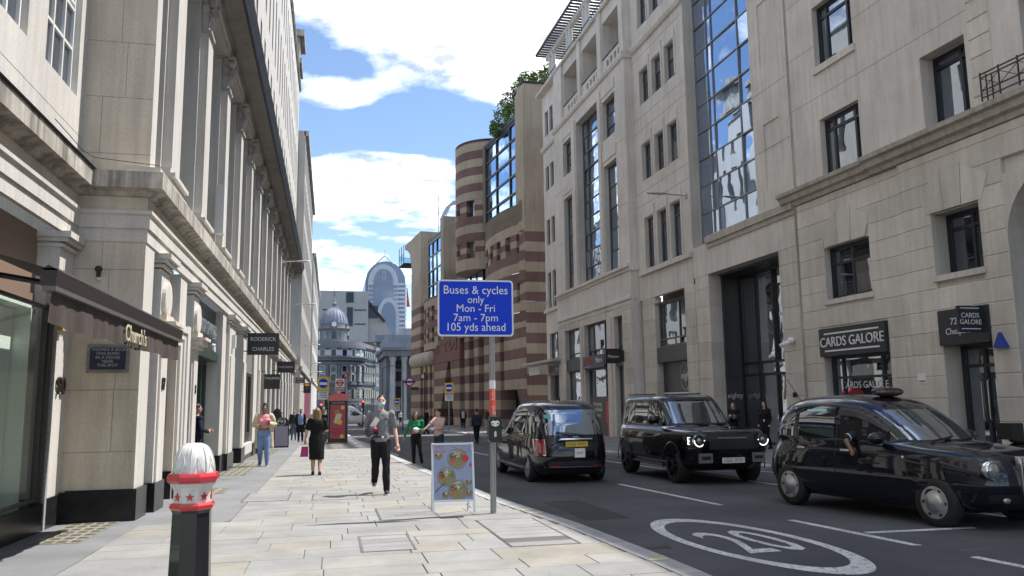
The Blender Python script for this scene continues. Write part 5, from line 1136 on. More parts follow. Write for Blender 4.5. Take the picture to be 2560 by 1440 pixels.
# ------------------------------------------------------------------ vehicles
def paint(name, c):
    return mat(name, c, .3, 0, 1.0, .05)
TYRE = mat('tyre_rubber', (.012, .012, .012), .75); CHROME = mat('chrome', (.75, .75, .76), .15, 1)
SILV = mat('silver_wheel', (.50, .50, .51), .3, .8); BLKW = mat('black_wheel', (.012, .012, .013), .3, .3)
TRIM = mat('black_trim', (.014, .014, .015), .45); CARGL = glass('car_glass', tint=(.008, .009, .010), refl=(.85, .9, .95), fac=.14)
WSGL = glass('windscreen_glass', tint=(.055, .06, .055), refl=(.8, .88, 1), fac=.16)
def interp(tab, z):
    if z <= tab[0][0]: return tab[0][1]
    for (a, u), (b, v) in zip(tab, tab[1:]):
        if z <= b: t = (z-a)/(b-a); return u+(v-u)*t
    return tab[-1][1]
class Car:
    """body from plan rings stacked in z; x forward, y left"""
    def __init__(c, T, ex): c.T = T; c.ex = ex      # T rows: z, rear x, front x, half width
    def p(c, z):
        r = interp([(t[0], t[1]) for t in c.T], z); f = interp([(t[0], t[2]) for t in c.T], z); w = interp([(t[0], t[3]) for t in c.T], z)
        e = interp([(t[0], t[4] if len(t) > 4 else c.ex) for t in c.T], z)
        return (r+f)/2, (f-r)/2, w, e
    def ring(c, z, n=88):
        xc, a, b, e = c.p(z); out = []
        for i in range(n):
            t = 2*math.pi*i/n; cs, sn = math.cos(t), math.sin(t)
            out.append((xc+a*math.copysign(abs(cs)**(2/e), cs), b*math.copysign(abs(sn)**(2/e), sn), z))
        return out
    def side(c, x, z, sg, off=0):
        xc, a, b, e = c.p(z); k = min(.999, abs((x-xc)/a)); return (x, sg*(b*(1-k**e)**(1/e)+off), z)
    def end(c, y, z, sg, off=0):
        xc, a, b, e = c.p(z); k = min(.999, abs(y/b)); return (xc+sg*(a*(1-k**e)**(1/e)+off), y, z)
    def body(c, zs, par, m, name='body', arches=(), wr=.4, dp=.42):
        b = MB(); b.s = True; n = 88; R_ = [c.ring(z, n) for z in zs]; vs = [q for r in R_ for q in r]
        fs = [(j*n+i, j*n+(i+1) % n, (j+1)*n+(i+1) % n, (j+1)*n+i) for j in range(len(zs)-1) for i in range(n)]
        fs += [tuple(range(n))[::-1], tuple(range((len(zs)-1)*n, len(zs)*n))]; b.add(vs, fs)
        o = b.build(name, m, None)
        if arches:
            cut = MB()
            for x, w in arches:
                for sg in (1, -1): cut.lathe([(wr, sg*(w-dp)), (wr, sg*(w+.3))] if sg > 0 else [(wr, -(w+.3)), (wr, -(w-dp))], 40, (x, 0, c.axz), 1)
            k = cut.build('cutter', TRIM); md = o.modifiers.new('b', 'BOOLEAN'); md.operation = 'DIFFERENCE'; md.object = k; md.solver = 'EXACT'
            COL.objects.unlink(k); TS.collection.objects.link(k); me = baked(o); o.modifiers.clear(); o.data = me; COL.objects.link(o); bpy.data.objects.remove(k)
        o.parent = par; return o
    def patch(c, fn, u0, u1, v0, v1, name, m, par, nu=10, nv=6):
        b = MB(); b.s = True; b.grid(lambda u, v: fn(u0+(u1-u0)*u, v0+(v1-v0)*v), nu, nv); o = b.build(name, m, None); o.parent = par; return o
    def sidepanel(c, poly, sg, name, m, par, off=.004, n=14):
        """window shape given as bottom and top edges: list of (x, zbottom, ztop)"""
        b = MB(); b.s = True; k = 5
        vs = [c.side(x, z0+(z1-z0)*j/k, sg, off) for j in range(k+1) for x, z0, z1 in poly]; w = len(poly)
        b.add(vs, [(j*w+i, j*w+i+1, (j+1)*w+i+1, (j+1)*w+i) for j in range(k) for i in range(w-1)])
        o = b.build(name, m, None); o.parent = par; return o
def lpart(b, name, m, par):
    o = b.build(name, m, None); o.parent = par; return o
def wheel(par, x, y, z, r, w, rim, style, steer=0):
    sg = 1 if y > 0 else -1
    b = MB(); b.s = True; b.lathe([(r*.66, -w/2), (r*.93, -w/2), (r, -w*.36), (r, w*.36), (r*.93, w/2), (r*.66, w/2)], 36, (x, y, z), 1, 0, False); t = lpart(b, 'tyre', TYRE, par)
    t.name = 'wheel'; b = MB(); f = y+sg*w*.40
    if style == 'hub':
        b.s = True; b.lathe([(r*.70, f-sg*.02), (r*.70, f+sg*.012), (r*.62, f+sg*.02), (r*.50, f+sg*.005), (r*.34, f+sg*.03), (r*.30, f+sg*.045), (.001, f+sg*.05)][::1], 30, (x, 0, z), 1, 0, False); lpart(b, 'hubcap', rim, t)
        for i in range(6):
            a = i*math.pi/3; b = MB(); b.lathe([(.028, f-.0), (.028, f+sg*.016)], 8, (x+math.cos(a)*r*.57, 0, z+math.sin(a)*r*.57), 1); lpart(b, 'vent', TRIM, t)
    else:
        b.lathe([(r*.70, f-.02), (r*.70, f+.02), (r*.62, f+.02), (r*.62, f-.02)], 30, (x, 0, z), 1, 0, False); lpart(b, 'rim', rim, t)
        b = MB(); b.lathe([(.07, f-.03), (.07, f+.03)], 12, (x, 0, z), 1); lpart(b, 'hub', rim, t)
        b = MB(); b.lathe([(r*.66, f-sg*.06), (r*.66, f-sg*.055)], 24, (x, 0, z), 1); lpart(b, 'wheel_back', TRIM, t)
        for i in range(style):
            a = i*2*math.pi/style; ca, sa = math.cos(a), math.sin(a); b = MB(Matrix(((ca, 0, -sa, x), (0, 1, 0, 0), (sa, 0, ca, z), (0, 0, 0, 1)))); b.prism([(.05, -.045), (r*.64, -.03), (r*.64, .03), (.05, .045)], f-.022, f+.018, 1); lpart(b, 'spoke', rim, t)
    return t
def ltext(body, size, m, par, o, x, y, ext=.002, sx=1, **k):
    t = text(body, size, m, None, basis(o, x, y), ext, sx=sx, **k); t.parent = par; return t
def plate(par, o, xd, body, col, w=.52, h=.112, sz=.10):
    b = MB(basis(o, xd, (0, 0, 1))); b.box(-w/2, w/2, -h/2, h/2, -.006, .006); p = lpart(b, 'number_plate', mat('plate_'+body[:2].lower(), col, .4), par)
    zz = Vector(xd).cross(Vector((0, 0, 1))); oo = Vector(o)+zz*.008
    t = text(body, sz, BLACK, None, basis(oo, xd, (0, 0, 1)), .001, sx=.98); t.parent = p
def place(t, x, y, head): t.location = (x, y, gz(y)-.12); t.rotation_euler = (.0, 0, head)
# ---- modern electric taxi seen from behind
NAVY = paint('midnight_paint', (.006, .007, .011))
tx = thing('taxi_cab', (0, 0, 0), 'black taxi seen from behind with yellow plate and upright red tail lights', 'taxi')
c = Car([(.20, -2.25, 2.35, .86, 5), (.34, -2.42, 2.47, .915, 5), (.62, -2.44, 2.50, .93, 5), (.86, -2.41, 2.46, .925, 5), (1.0, -2.37, 2.36, .91, 5), (1.06, -2.35, 1.75, .895, 5), (1.12, -2.33, 1.45, .88, 5), (1.35, -2.25, 1.12, .85, 4.5), (1.62, -2.10, .70, .795, 4.2), (1.76, -1.95, .42, .745, 4), (1.83, -1.75, .2, .66, 3.6), (1.88, -1.35, -.2, .45, 3), (1.895, -.95, -.5, .2, 2.5)], 5); c.axz = .345
c.body([.2, .24, .28, .34, .42, .52, .62, .74, .86, .94, 1.0, 1.03, 1.06, 1.09, 1.12, 1.2, 1.3, 1.4, 1.5, 1.58, 1.66, 1.72, 1.77, 1.81, 1.84, 1.865, 1.88, 1.89], tx, NAVY, arches=((-1.49, .93), (1.49, .93)), wr=.40)
for x in (-1.49, 1.49):
    for y in (.80, -.80): wheel(tx, x, y, .345, .345, .22, SILV, 10)
c.patch(lambda y, z: c.end(y, z, -1, .004), -.66, .66, 1.10, 1.66, 'rear_window', glass('rear_window_glass', tint=(.008, .010, .014), refl=(.75, .85, 1), fac=.30), tx, 16, 10)
for sg in (1, -1):
    c.sidepanel([(-2.0, 1.30, 1.42), (-1.85, 1.16, 1.58), (-1.6, 1.12, 1.66), (-1.25, 1.12, 1.68)], sg, 'side_window', CARGL, tx)
    c.sidepanel([(-1.15, 1.12, 1.68), (-.7, 1.12, 1.70), (-.15, 1.12, 1.68)], sg, 'side_window', CARGL, tx)
    c.sidepanel([(-.05, 1.12, 1.67), (.3, 1.13, 1.60), (.7, 1.15, 1.42), (.98, 1.16, 1.24)], sg, 'side_window', CARGL, tx)
    c.patch(lambda y, z: c.end(y*sg, z, -1, .006), .70, .85, .66, .99, 'tail_light', mat('tail_light_red', (.36, .008, .010), .2, 0, 1), tx, 8, 8)
    c.patch(lambda y, z: c.end(y*sg, z, -1, .012), .765, .805, .70, .92, 'tail_light_core', mat('smoked_lens', (.30, .25, .25), .2), tx, 4, 6)
    for a, b_, d, e in ((.688, .70, .648, 1.002), (.85, .862, .648, 1.002), (.70, .85, .648, .66), (.70, .85, .99, 1.002)): c.patch(lambda y, z: c.end(y*sg, z, -1, .008), a, b_, d, e, 'tail_light_rim', CHROME, tx, 4, 4)
    lpart(MB().box(-1.2, 1.2, sg*.915-.01, sg*.915+.012, .30, .34), 'sill_trim', CHROME, tx)
    c.sidepanel([(-2.0, 1.085, 1.10), (-1, 1.085, 1.105), (1.0, 1.085, 1.105)], sg, 'belt_trim', CHROME, tx, .006)
    b = MB(); b.s = True; b.sphere((.95, sg*1.02, 1.18), (.09, .12, .09)); lpart(b, 'wing_mirror', NAVY, tx)
    c.patch(lambda y, z: c.end(y*sg, z, -1, .006), .40, .62, .405, .43, 'rear_reflector', mat('reflector_red', (.30, .01, .01), .3), tx, 4, 2)
c.patch(lambda y, z: c.end(y, z, -1, .004), -.84, .84, .24, .52, 'bumper', TRIM, tx, 16, 4)
c.patch(lambda y, z: c.end(y, z, -1, .010), -.72, .72, .385, .40, 'bumper_trim', mat('dull_chrome', (.35, .35, .36), .3, .9), tx, 12, 2)
b = MB(); b.s = True; b.tube([(-2.405, -.40, .985), (-2.43, -.36, 1.0), (-2.43, .36, 1.0), (-2.405, .40, .985)], .032, 8); lpart(b, 'chrome_bar', CHROME, tx)
c.patch(lambda y, z: c.end(y, z, -1, .012), -.62, .1, 1.655, 1.70, 'high_brake_light', mat('dim_red', (.12, .01, .01), .3), tx, 6, 2) if False else None
plate(tx, (-2.445, 0, .895), (0, -1, 0), 'LN20 WGY', (.80, .52, .05))
b = MB(); b.box(-2.47, -2.445, -.19, .055, .60, .80); lp = lpart(b, 'licence_plate', WHITEP, tx)
t_ = text('05351', .062, BLACK, None, basis((-2.473, -.07, .70), (0, -1, 0), (0, 0, 1)), .001); t_.parent = lp
t_ = text('L E V C', .045, CHROME, None, basis((-2.385, 0, 1.055), (0, -1, 0), (.1, 0, 1)), .004); t_.parent = tx
b = MB(); b.tube([(-2.42, -.30, 1.075), (-2.40, .1, 1.13), (-2.35, .45, 1.16)], .014, 5); lpart(b, 'rear_wiper', BLACK, tx)
c.patch(lambda y, z: c.end(y, z, -1, .007), .50, .64, 1.47, 1.56, 'window_sticker', mat('teal_sticker', (.10, .42, .42), .5), tx, 3, 3)
b = MB(); b.s = True; b.sphere((-1.2, .0, 1.90), (.05, .02, .05)); lpart(b, 'roof_aerial', BLACK, tx)
place(tx, 5.38, 20.25, R(91.5))
# ---- square off-roader coming towards the camera
BLKP2 = paint('gloss_black_paint', (.004, .004, .005))
df = thing('off_road_car', (0, 0, 0), 'black square off-road car with lit ring headlights coming towards the camera', 'car')
c = Car([(.32, -2.25, 2.15, .84, 7), (.48, -2.36, 2.42, .965, 7), (.75, -2.38, 2.47, .985, 8), (1.0, -2.37, 2.46, .985, 8), (1.12, -2.36, 2.40, .965, 7), (1.17, -2.36, 2.30, .93, 7), (1.22, -2.35, 1.10, .885, 7), (1.28, -2.34, .98, .875, 7), (1.75, -2.28, .50, .80, 7), (1.86, -2.24, .40, .775, 6), (1.925, -2.15, .28, .71, 6), (1.955, -1.95, .05, .55, 5)], 7); c.axz = .40
c.body([.32, .38, .44, .5, .58, .66, .75, .85, .95, 1.02, 1.08, 1.12, 1.15, 1.17, 1.19, 1.22, 1.25, 1.28, 1.4, 1.5, 1.6, 1.68, 1.75, 1.8, 1.84, 1.87, 1.90, 1.925, 1.945, 1.955], df, BLKP2, arches=((-1.51, .985), (1.51, .985)), wr=.475)
for x in (-1.51, 1.51):
    for y in (.84, -.84): wheel(df, x, y, .40, .40, .26, BLKW, 5)
    for sg in (1, -1):
        b = MB(); b.s = True
        b.grid(lambda u, v: (x+(.475+.05*v)*math.cos(math.pi*(u*1.1-.05)), sg*(.99+.012*math.sin(v*math.pi)), .40+(.475+.05*v)*math.sin(math.pi*(u*1.1-.05))), 20, 3); lpart(b, 'arch_flare', BLKP2, df)
c.patch(lambda y, z: c.end(y, z, 1, .004), -.76, .76, 1.30, 1.80, 'windscreen', WSGL, df, 14, 8)
for sg in (1, -1):
    c.sidepanel([(-2.2, 1.30, 1.76), (-1.5, 1.30, 1.77), (-1.15, 1.30, 1.77)], sg, 'side_window', CARGL, df)
    c.sidepanel([(-1.05, 1.30, 1.77), (-.6, 1.30, 1.77), (-.22, 1.30, 1.77)], sg, 'side_window', CARGL, df)
    c.sidepanel([(-.12, 1.30, 1.77), (.2, 1.30, 1.77), (.42, 1.30, 1.70), (.72, 1.30, 1.38)], sg, 'side_window', CARGL, df)
    # headlamp: dark housing, lit ring open at the top, two lit squares outboard
    yy = sg*.74; X0 = c.end(.74, .95, 1, 0)[0]
    b = MB(); b.lathe([(.13, X0-.05), (.13, X0+.012), (.115, X0+.016)], 24, (0, yy, .965), 0); hl = lpart(b, 'headlight', mat('lamp_housing', (.02, .02, .022), .2, 0, 1), df)
    b = MB()
    for i in range(18):
        a0, a1 = math.pi*(.96+1.08*i/18), math.pi*(.96+1.08*(i+1)/18)
        b.add([(X0+.022, yy+r*math.cos(a), .965+r*math.sin(a)) for r, a in ((.125, a0), (.125, a1), (.105, a1), (.105, a0))], [(0, 1, 2, 3)])
    o = lpart(b, 'light_ring', mat('running_light', (.9, .9, .9), .3, em=(1, 1, 1), ems=.9), df); o.parent = hl
    b = MB(); b.s = True; b.sphere((X0+.0, yy, .965), (.05, .07, .07)); o = lpart(b, 'lens', mat('lamp_lens', (.25, .27, .28), .08, .6), df); o.parent = hl
    for z in (.92, 1.005):
        x1 = c.end(.90, z, 1, 0)[0]
        for dz0, dz1, da, db in ((-.035, -.025, -.03, .03), (.025, .035, -.03, .03), (-.025, .025, -.03, -.02), (-.025, .025, .02, .03)):
            p = c.end(.905, z, 1, .02)[0]; b = MB(); b.box(p-.01, p+.012, sg*.90+da, sg*.90+db, z+dz0, z+dz1); o = lpart(b, 'light_square', mat('running_light', (.9, .9, .9), .3, em=(1, 1, 1), ems=.9), df); o.parent = hl
    b = MB(); b.s = True; b.box(.55, .72, sg*.92, sg*1.14, 1.30, 1.47); lpart(b, 'wing_mirror', BLKP2, df)
    b = MB(); b.box(2.40, 2.472, sg*.46, sg*.76, .50, .70); bi = lpart(b, 'bumper_insert', mat('grey_bumper_insert', (.20, .195, .19), .45, .4), df)
    b = MB(); b.box(2.472, 2.478, sg*.51, sg*.71, .57, .64); o = lpart(b, 'vent', BLACK, df); o.parent = bi
    b = MB(); b.box(-1.0, .95, sg*.93-.05, sg*.93+.06, .36, .40); lpart(b, 'side_step', mat('grey_step', (.20, .20, .20), .4, .5), df)
    b = MB(); b.box(-2.1, -.3, sg*.60-.02, sg*.60+.02, 1.965, 2.0); lpart(b, 'roof_rail', BLACK, df)
    c.sidepanel([(-1.6, 1.255, 1.27), (0, 1.255, 1.27), (.6, 1.255, 1.27)], sg, 'belt_trim', BLKP2, df, .012)
for z in (.80, .86, .92): c.patch(lambda y, zz: c.end(y, zz, 1, .006), -.50, .50, z, z+.035, 'grille_slat', TRIM, df, 8, 1)
c.patch(lambda y, z: c.end(y, z, 1, .004), -.52, .52, .78, 1.06, 'grille', BLACK, df, 10, 4)
b = MB(); b.box(2.465, 2.49, -.34, .34, 1.005, 1.035); lpart(b, 'grille_bar', mat('dull_silver', (.30, .30, .30), .35, .8), df)
t_ = text('D E F E N D E R', .07, mat('grey_badge', (.10, .10, .10), .4, .5), None, basis((2.36, 0, 1.145), (0, 1, 0), (-.9, 0, .5)), .003, sx=1.3); t_.parent = df
plate(df, (2.50, 0, .55), (0, 1, 0), 'LG21 XTU', (.72, .72, .70))
for y in (-.35, .15): MB; b = MB(); b.tube([(1.02, y, 1.25), (.99, y+.55, 1.315)], .012, 5); lpart(b, 'wiper', BLACK, df)
place(df, 8.43, 18.62, R(-90.5))
# ---- classic taxi turning out, driver's arm on the sill
NAVB = paint('dark_blue_paint', (.005, .0065, .013))
t4 = thing('taxi_cab', (0, 0, 0), 'dark blue rounded taxi with silver hubcaps and chrome grille at the right edge', 'taxi')
c = Car([(.22, -1.95, 1.95, .78, 4), (.34, -2.20, 2.30, .865, 4), (.56, -2.26, 2.36, .89, 4.2), (.80, -2.24, 2.33, .885, 4), (.95, -2.20, 2.26, .865, 3.6), (1.02, -2.17, 2.10, .845, 3.4), (1.07, -2.15, 1.70, .83, 3.4), (1.12, -2.13, 1.18, .815, 3.6), (1.35, -2.06, .88, .785, 3.8), (1.55, -1.92, .58, .745, 3.6), (1.68, -1.74, .34, .69, 3.4), (1.76, -1.50, .10, .59, 3), (1.805, -1.15, -.2, .40, 2.6), (1.82, -.85, -.45, .18, 2.2)], 4); c.axz = .335
c.body([.22, .28, .34, .42, .5, .58, .66, .74, .82, .9, .95, .985, 1.02, 1.045, 1.07, 1.095, 1.12, 1.2, 1.28, 1.36, 1.44, 1.52, 1.58, 1.64, 1.69, 1.73, 1.76, 1.785, 1.805, 1.815], t4, NAVB, arches=((-1.40, .89), (1.48, .89)), wr=.395)
for x in (-1.40, 1.48):
    for y in (.765, -.765): wheel(t4, x, y, .335, .335, .20, SILV, 'hub')
c.patch(lambda y, z: c.end(y, z, 1, .004), -.70, .70, 1.15, 1.58, 'windscreen', WSGL, t4, 16, 8)
VIS = mat('window_visor', (.05, .05, .055), .15)
for sg in (1, -1):
    c.sidepanel([(-1.98, 1.16, 1.22), (-1.85, 1.15, 1.42), (-1.7, 1.145, 1.54), (-1.5, 1.14, 1.60), (-1.28, 1.14, 1.62)], sg, 'side_window', CARGL, t4)
    c.sidepanel([(-1.18, 1.14, 1.62), (-.8, 1.14, 1.64), (-.36, 1.14, 1.62)], sg, 'side_window', CARGL, t4)
    if sg > 0: c.sidepanel([(-.24, 1.14, 1.61), (.1, 1.14, 1.56), (.4, 1.14, 1.44), (.66, 1.14, 1.25)], sg, 'side_window', CARGL, t4)
    else:
        c.sidepanel([(-.24, 1.13, 1.50), (.1, 1.13, 1.47), (.4, 1.13, 1.37), (.68, 1.13, 1.22)], sg, 'open_window', mat('dark_cab', (.004, .004, .004), .9), t4, .003)
        c.sidepanel([(-.26, 1.50, 1.62), (.1, 1.47, 1.57), (.4, 1.37, 1.46), (.66, 1.25, 1.29)], sg, 'window_visor', VIS, t4, .03)
    for x in (-1.23, -.30): c.sidepanel([(x-.012, .40, 1.64 if x > -1 else 1.62), (x+.012, .40, 1.64 if x > -1 else 1.62)], sg, 'door_seam', BLACK, t4, .0025)
    for x in (-1.08, -.08): b = MB(); yb = c.side(x, .965, sg)[1]; b.box(x-.09, x+.09, yb-.012, yb+sg*.022, .95, .982); lpart(b, 'door_handle', CHROME, t4)
    yy = .60*sg; X0 = c.end(.60, .80, 1, 0)[0]
    b = MB(); b.s = True; b.lathe([(.125, X0-.10), (.13, X0-.0), (.118, X0+.03), (.11, X0+.02)], 28, (0, yy, .80), 0); hl = lpart(b, 'headlight', CHROME, t4)
    b = MB(); b.s = True; b.sphere((X0+.01, yy, .80), (.035, .105, .105)); o = lpart(b, 'lens', mat('clear_lens', (.35, .36, .36), .08, .5, 1), t4); o.parent = hl
    b = MB(); b.s = True; p = c.end(.48, .42, 1, 0); b.sphere((p[0], sg*.48, .42), (.03, .07, .04)); lpart(b, 'fog_light', mat('clear_lens', (.35, .36, .36), .08, .5, 1), t4)
    b = MB(); b.s = True; b.sphere((.62, sg*.93, 1.17), (.11, .13, .09)); b.tube([(.6, sg*.80, 1.13), (.62, sg*.88, 1.15)], .03, 6); lpart(b, 'wing_mirror', NAVB, t4)
    b = MB(); b.s = True; p = c.side(1.0, .92, sg); b.sphere((1.0, p[1], .92), (.022, .012, .018)); lpart(b, 'side_repeater', mat('cream_repeater', (.75, .68, .45), .3), t4)
    c.sidepanel([(-2.1, .40, .66), (-1.9, .36, .66), (-1.78, .36, .66)], sg, 'bumper_side', TRIM, t4, .012)
# grille, bumper, roof sign
b = MB(); b.box(2.30, 2.375, -.30, .30, .50, .98); g_ = lpart(b, 'grille_frame', CHROME, t4)
b = MB(); b.box(2.372, 2.38, -.27, .27, .53, .95); o = lpart(b, 'grille_back', BLACK, t4); o.parent = g_
for i in range(15): b = MB(); b.box(2.378, 2.40, -.255+.0364*i-.008, -.255+.0364*i+.008, .53, .95); o = lpart(b, 'grille_bar', CHROME, t4); o.parent = g_
c.patch(lambda y, z: c.end(y, z, 1, .008), -.84, .84, .26, .50, 'front_bumper', TRIM, t4, 16, 4)
plate(t4, (2.41, 0, .42), (0, 1, 0), 'LB', (.72, .72, .70)) if False else lpart(MB().box(2.395, 2.41, -.26, .26, .36, .47), 'number_plate', WHITEP, t4)
b = MB(); b.s = True; b.sphere((.02, 0, 1.845), (.14, .30, .075)); rsn = lpart(b, 'roof_sign', mat('amber_roof_sign', (.06, .035, .02), .3, 0, .6), t4)
b = MB(); b.s = True; b.sphere((.0, 0, 1.862), (.15, .31, .07)); lpart(b, 'roof_sign_cowl', NAVB, t4)
b = MB(); b.tube([(-1.35, -.55, 1.72), (-1.6, -.62, 2.1)], .006, 5); lpart(b, 'aerial', BLACK, t4)
for y in (-.5, .05): b = MB(); b.tube([(1.2, y, 1.14), (1.12, y+.5, 1.19)], .012, 5); lpart(b, 'wiper', BLACK, t4)
c.sidepanel([(-1.0, 1.545, 1.585), (-.55, 1.55, 1.59)], -1, 'window_sticker', mat('pale_blue_sticker', (.35, .62, .72), .5), t4, .008)
c.patch(lambda y, z: c.end(y, z, 1, .008), .50, .62, 1.47, 1.53, 'screen_sticker', mat('teal_sticker', (.10, .42, .42), .5), t4, 3, 3)
place(t4, 8.68, 11.40, R(-90+9))
# ---- white panel van crossing the junction
vn = thing('panel_van', (0, 0, 0), 'white panel van crossing the junction behind the red kiosk', 'van')
VW = mat('van_white', (.70, .71, .73), .3, 0, .6)
c = Car([(.30, -2.6, 2.5, .85, 6), (.5, -2.7, 2.68, .96, 6), (.9, -2.7, 2.66, .97, 6), (1.15, -2.7, 2.35, .96, 6), (1.4, -2.7, 1.95, .94, 6), (1.95, -2.68, 1.25, .88, 6), (2.25, -2.64, .9, .80, 5), (2.38, -2.5, .6, .65, 4)], 6); c.axz = .34
c.body([.3, .4, .5, .7, .9, 1.02, 1.15, 1.28, 1.4, 1.6, 1.8, 1.95, 2.1, 2.2, 2.27, 2.33, 2.38], vn, VW, arches=((-1.6, .97), (1.7, .97)), wr=.40)
for x in (-1.6, 1.7):
    for y in (.82, -.82): wheel(vn, x, y, .34, .34, .22, SILV, 5)
for sg in (1, -1): c.sidepanel([(.45, 1.25, 1.85), (.9, 1.25, 1.82), (1.3, 1.25, 1.62), (1.7, 1.27, 1.34)], sg, 'side_window', CARGL, vn); c.sidepanel([(-2.5, .62, .70), (0, .62, .70), (2.2, .62, .70)], sg, 'side_trim', TRIM, vn, .01)
c.patch(lambda y, z: c.end(y, z, 1, .004), -.75, .75, 1.35, 1.95, 'windscreen', CARGL, vn)
place(vn, 1.85, 99.5, R(2)); vn.location.z = gz(99.5)-.12
# ------------------------------------------------------------------ people
def cloth(name, c, rough=.85): return stone(name, tuple(x*.85 for x in c), tuple(min(1, x*1.12) for x in c), 6, rough=rough, bump=.25, streak=0, fine=45, dist=.012)
SKIN = {k: mat('skin_'+k, c, .55) for k, c in dict(fair=(.58, .36, .27), tan=(.42, .25, .17), brown=(.20, .11, .07), dark=(.09, .05, .035)).items()}
HAIRM = {k: stone('hair_'+k, c, tuple(x*1.7 for x in c), 20, rough=.5, bump=.3, streak=.2) for k, c in dict(black=(.008, .007, .007), brown=(.028, .017, .011), fair=(.16, .10, .05), grey=(.05, .045, .04)).items()}
def remesh(b, vox, m, name, par, extra=None, smooth=3, fold=0):
    o = b.build('tmp', m); md = o.modifiers.new('r', 'REMESH'); md.mode = 'VOXEL'; md.voxel_size = vox
    sm = o.modifiers.new('s', 'SMOOTH'); sm.factor = .5; sm.iterations = smooth
    me = baked(o); bpy.data.objects.remove(o)
    if extra and extra.v:
        bm = bmesh.new(); bm.from_mesh(me); t = bpy.data.meshes.new('x'); t.from_pydata(extra.v, [], extra.f); bm.from_mesh(t); bm.to_mesh(me); bm.free(); bpy.data.meshes.remove(t)
    if fold:
        nn = [Vector(v.normal) for v in me.vertices]
        for v, n_ in zip(me.vertices, nn):
            c = v.co; v.co = c+n_*(fold*(mnoise.noise(Vector((c.x*11, c.y*11, c.z*7)))+.6*mnoise.noise(Vector((c.x*24+5, c.y*24, c.z*13)))))
    for p in me.polygons: p.use_smooth = True
    me.materials.clear(); me.materials.append(m); q = bpy.data.objects.new(name, me); COL.objects.link(q); q.parent = par; return q
def ell(b, c, r, n=16):
    b.lathe([(max(.0005, math.sin(math.pi*i/10)), -math.cos(math.pi*i/10)) for i in range(11)], n, (0, 0, 0)); k = 11*n
    b.v[-k:] = [(c[0]+p[0]*r[0], c[1]+p[1]*r[1], c[2]+p[2]*r[2]) for p in b.v[-k:]]
def limb(b, pts, rs, n=12):
    b.tube(pts, rs, n)
    for p, r in zip(pts, rs): ell(b, p, (r, r, r), 12)
def loft(b, rings, n=20):                            # rings: (x, y, z, rx, ry)
    vs = [(x+rx*math.cos(2*math.pi*i/n), y+ry*math.sin(2*math.pi*i/n), z) for x, y, z, rx, ry in rings for i in range(n)]; m = len(rings)
    b.add(vs, [(j*n+i, j*n+(i+1) % n, (j+1)*n+(i+1) % n, (j+1)*n+i) for j in range(m-1) for i in range(n)]+[tuple(range(n))[::-1], tuple(range((m-1)*n, m*n))])
BASE = dict(hipR=(.085, 0, .90), hipL=(-.085, 0, .90), kneeR=(.095, .02, .50), kneeL=(-.095, .02, .50), ankR=(.10, -.02, .09), ankL=(-.10, -.02, .09), shR=(.185, 0, 1.42), shL=(-.185, 0, 1.42),
            elR=(.235, -.03, 1.14), elL=(-.235, -.03, 1.14), wrR=(.24, .06, .90), wrL=(-.24, .06, .90), hd=(0, .015, 1.635))
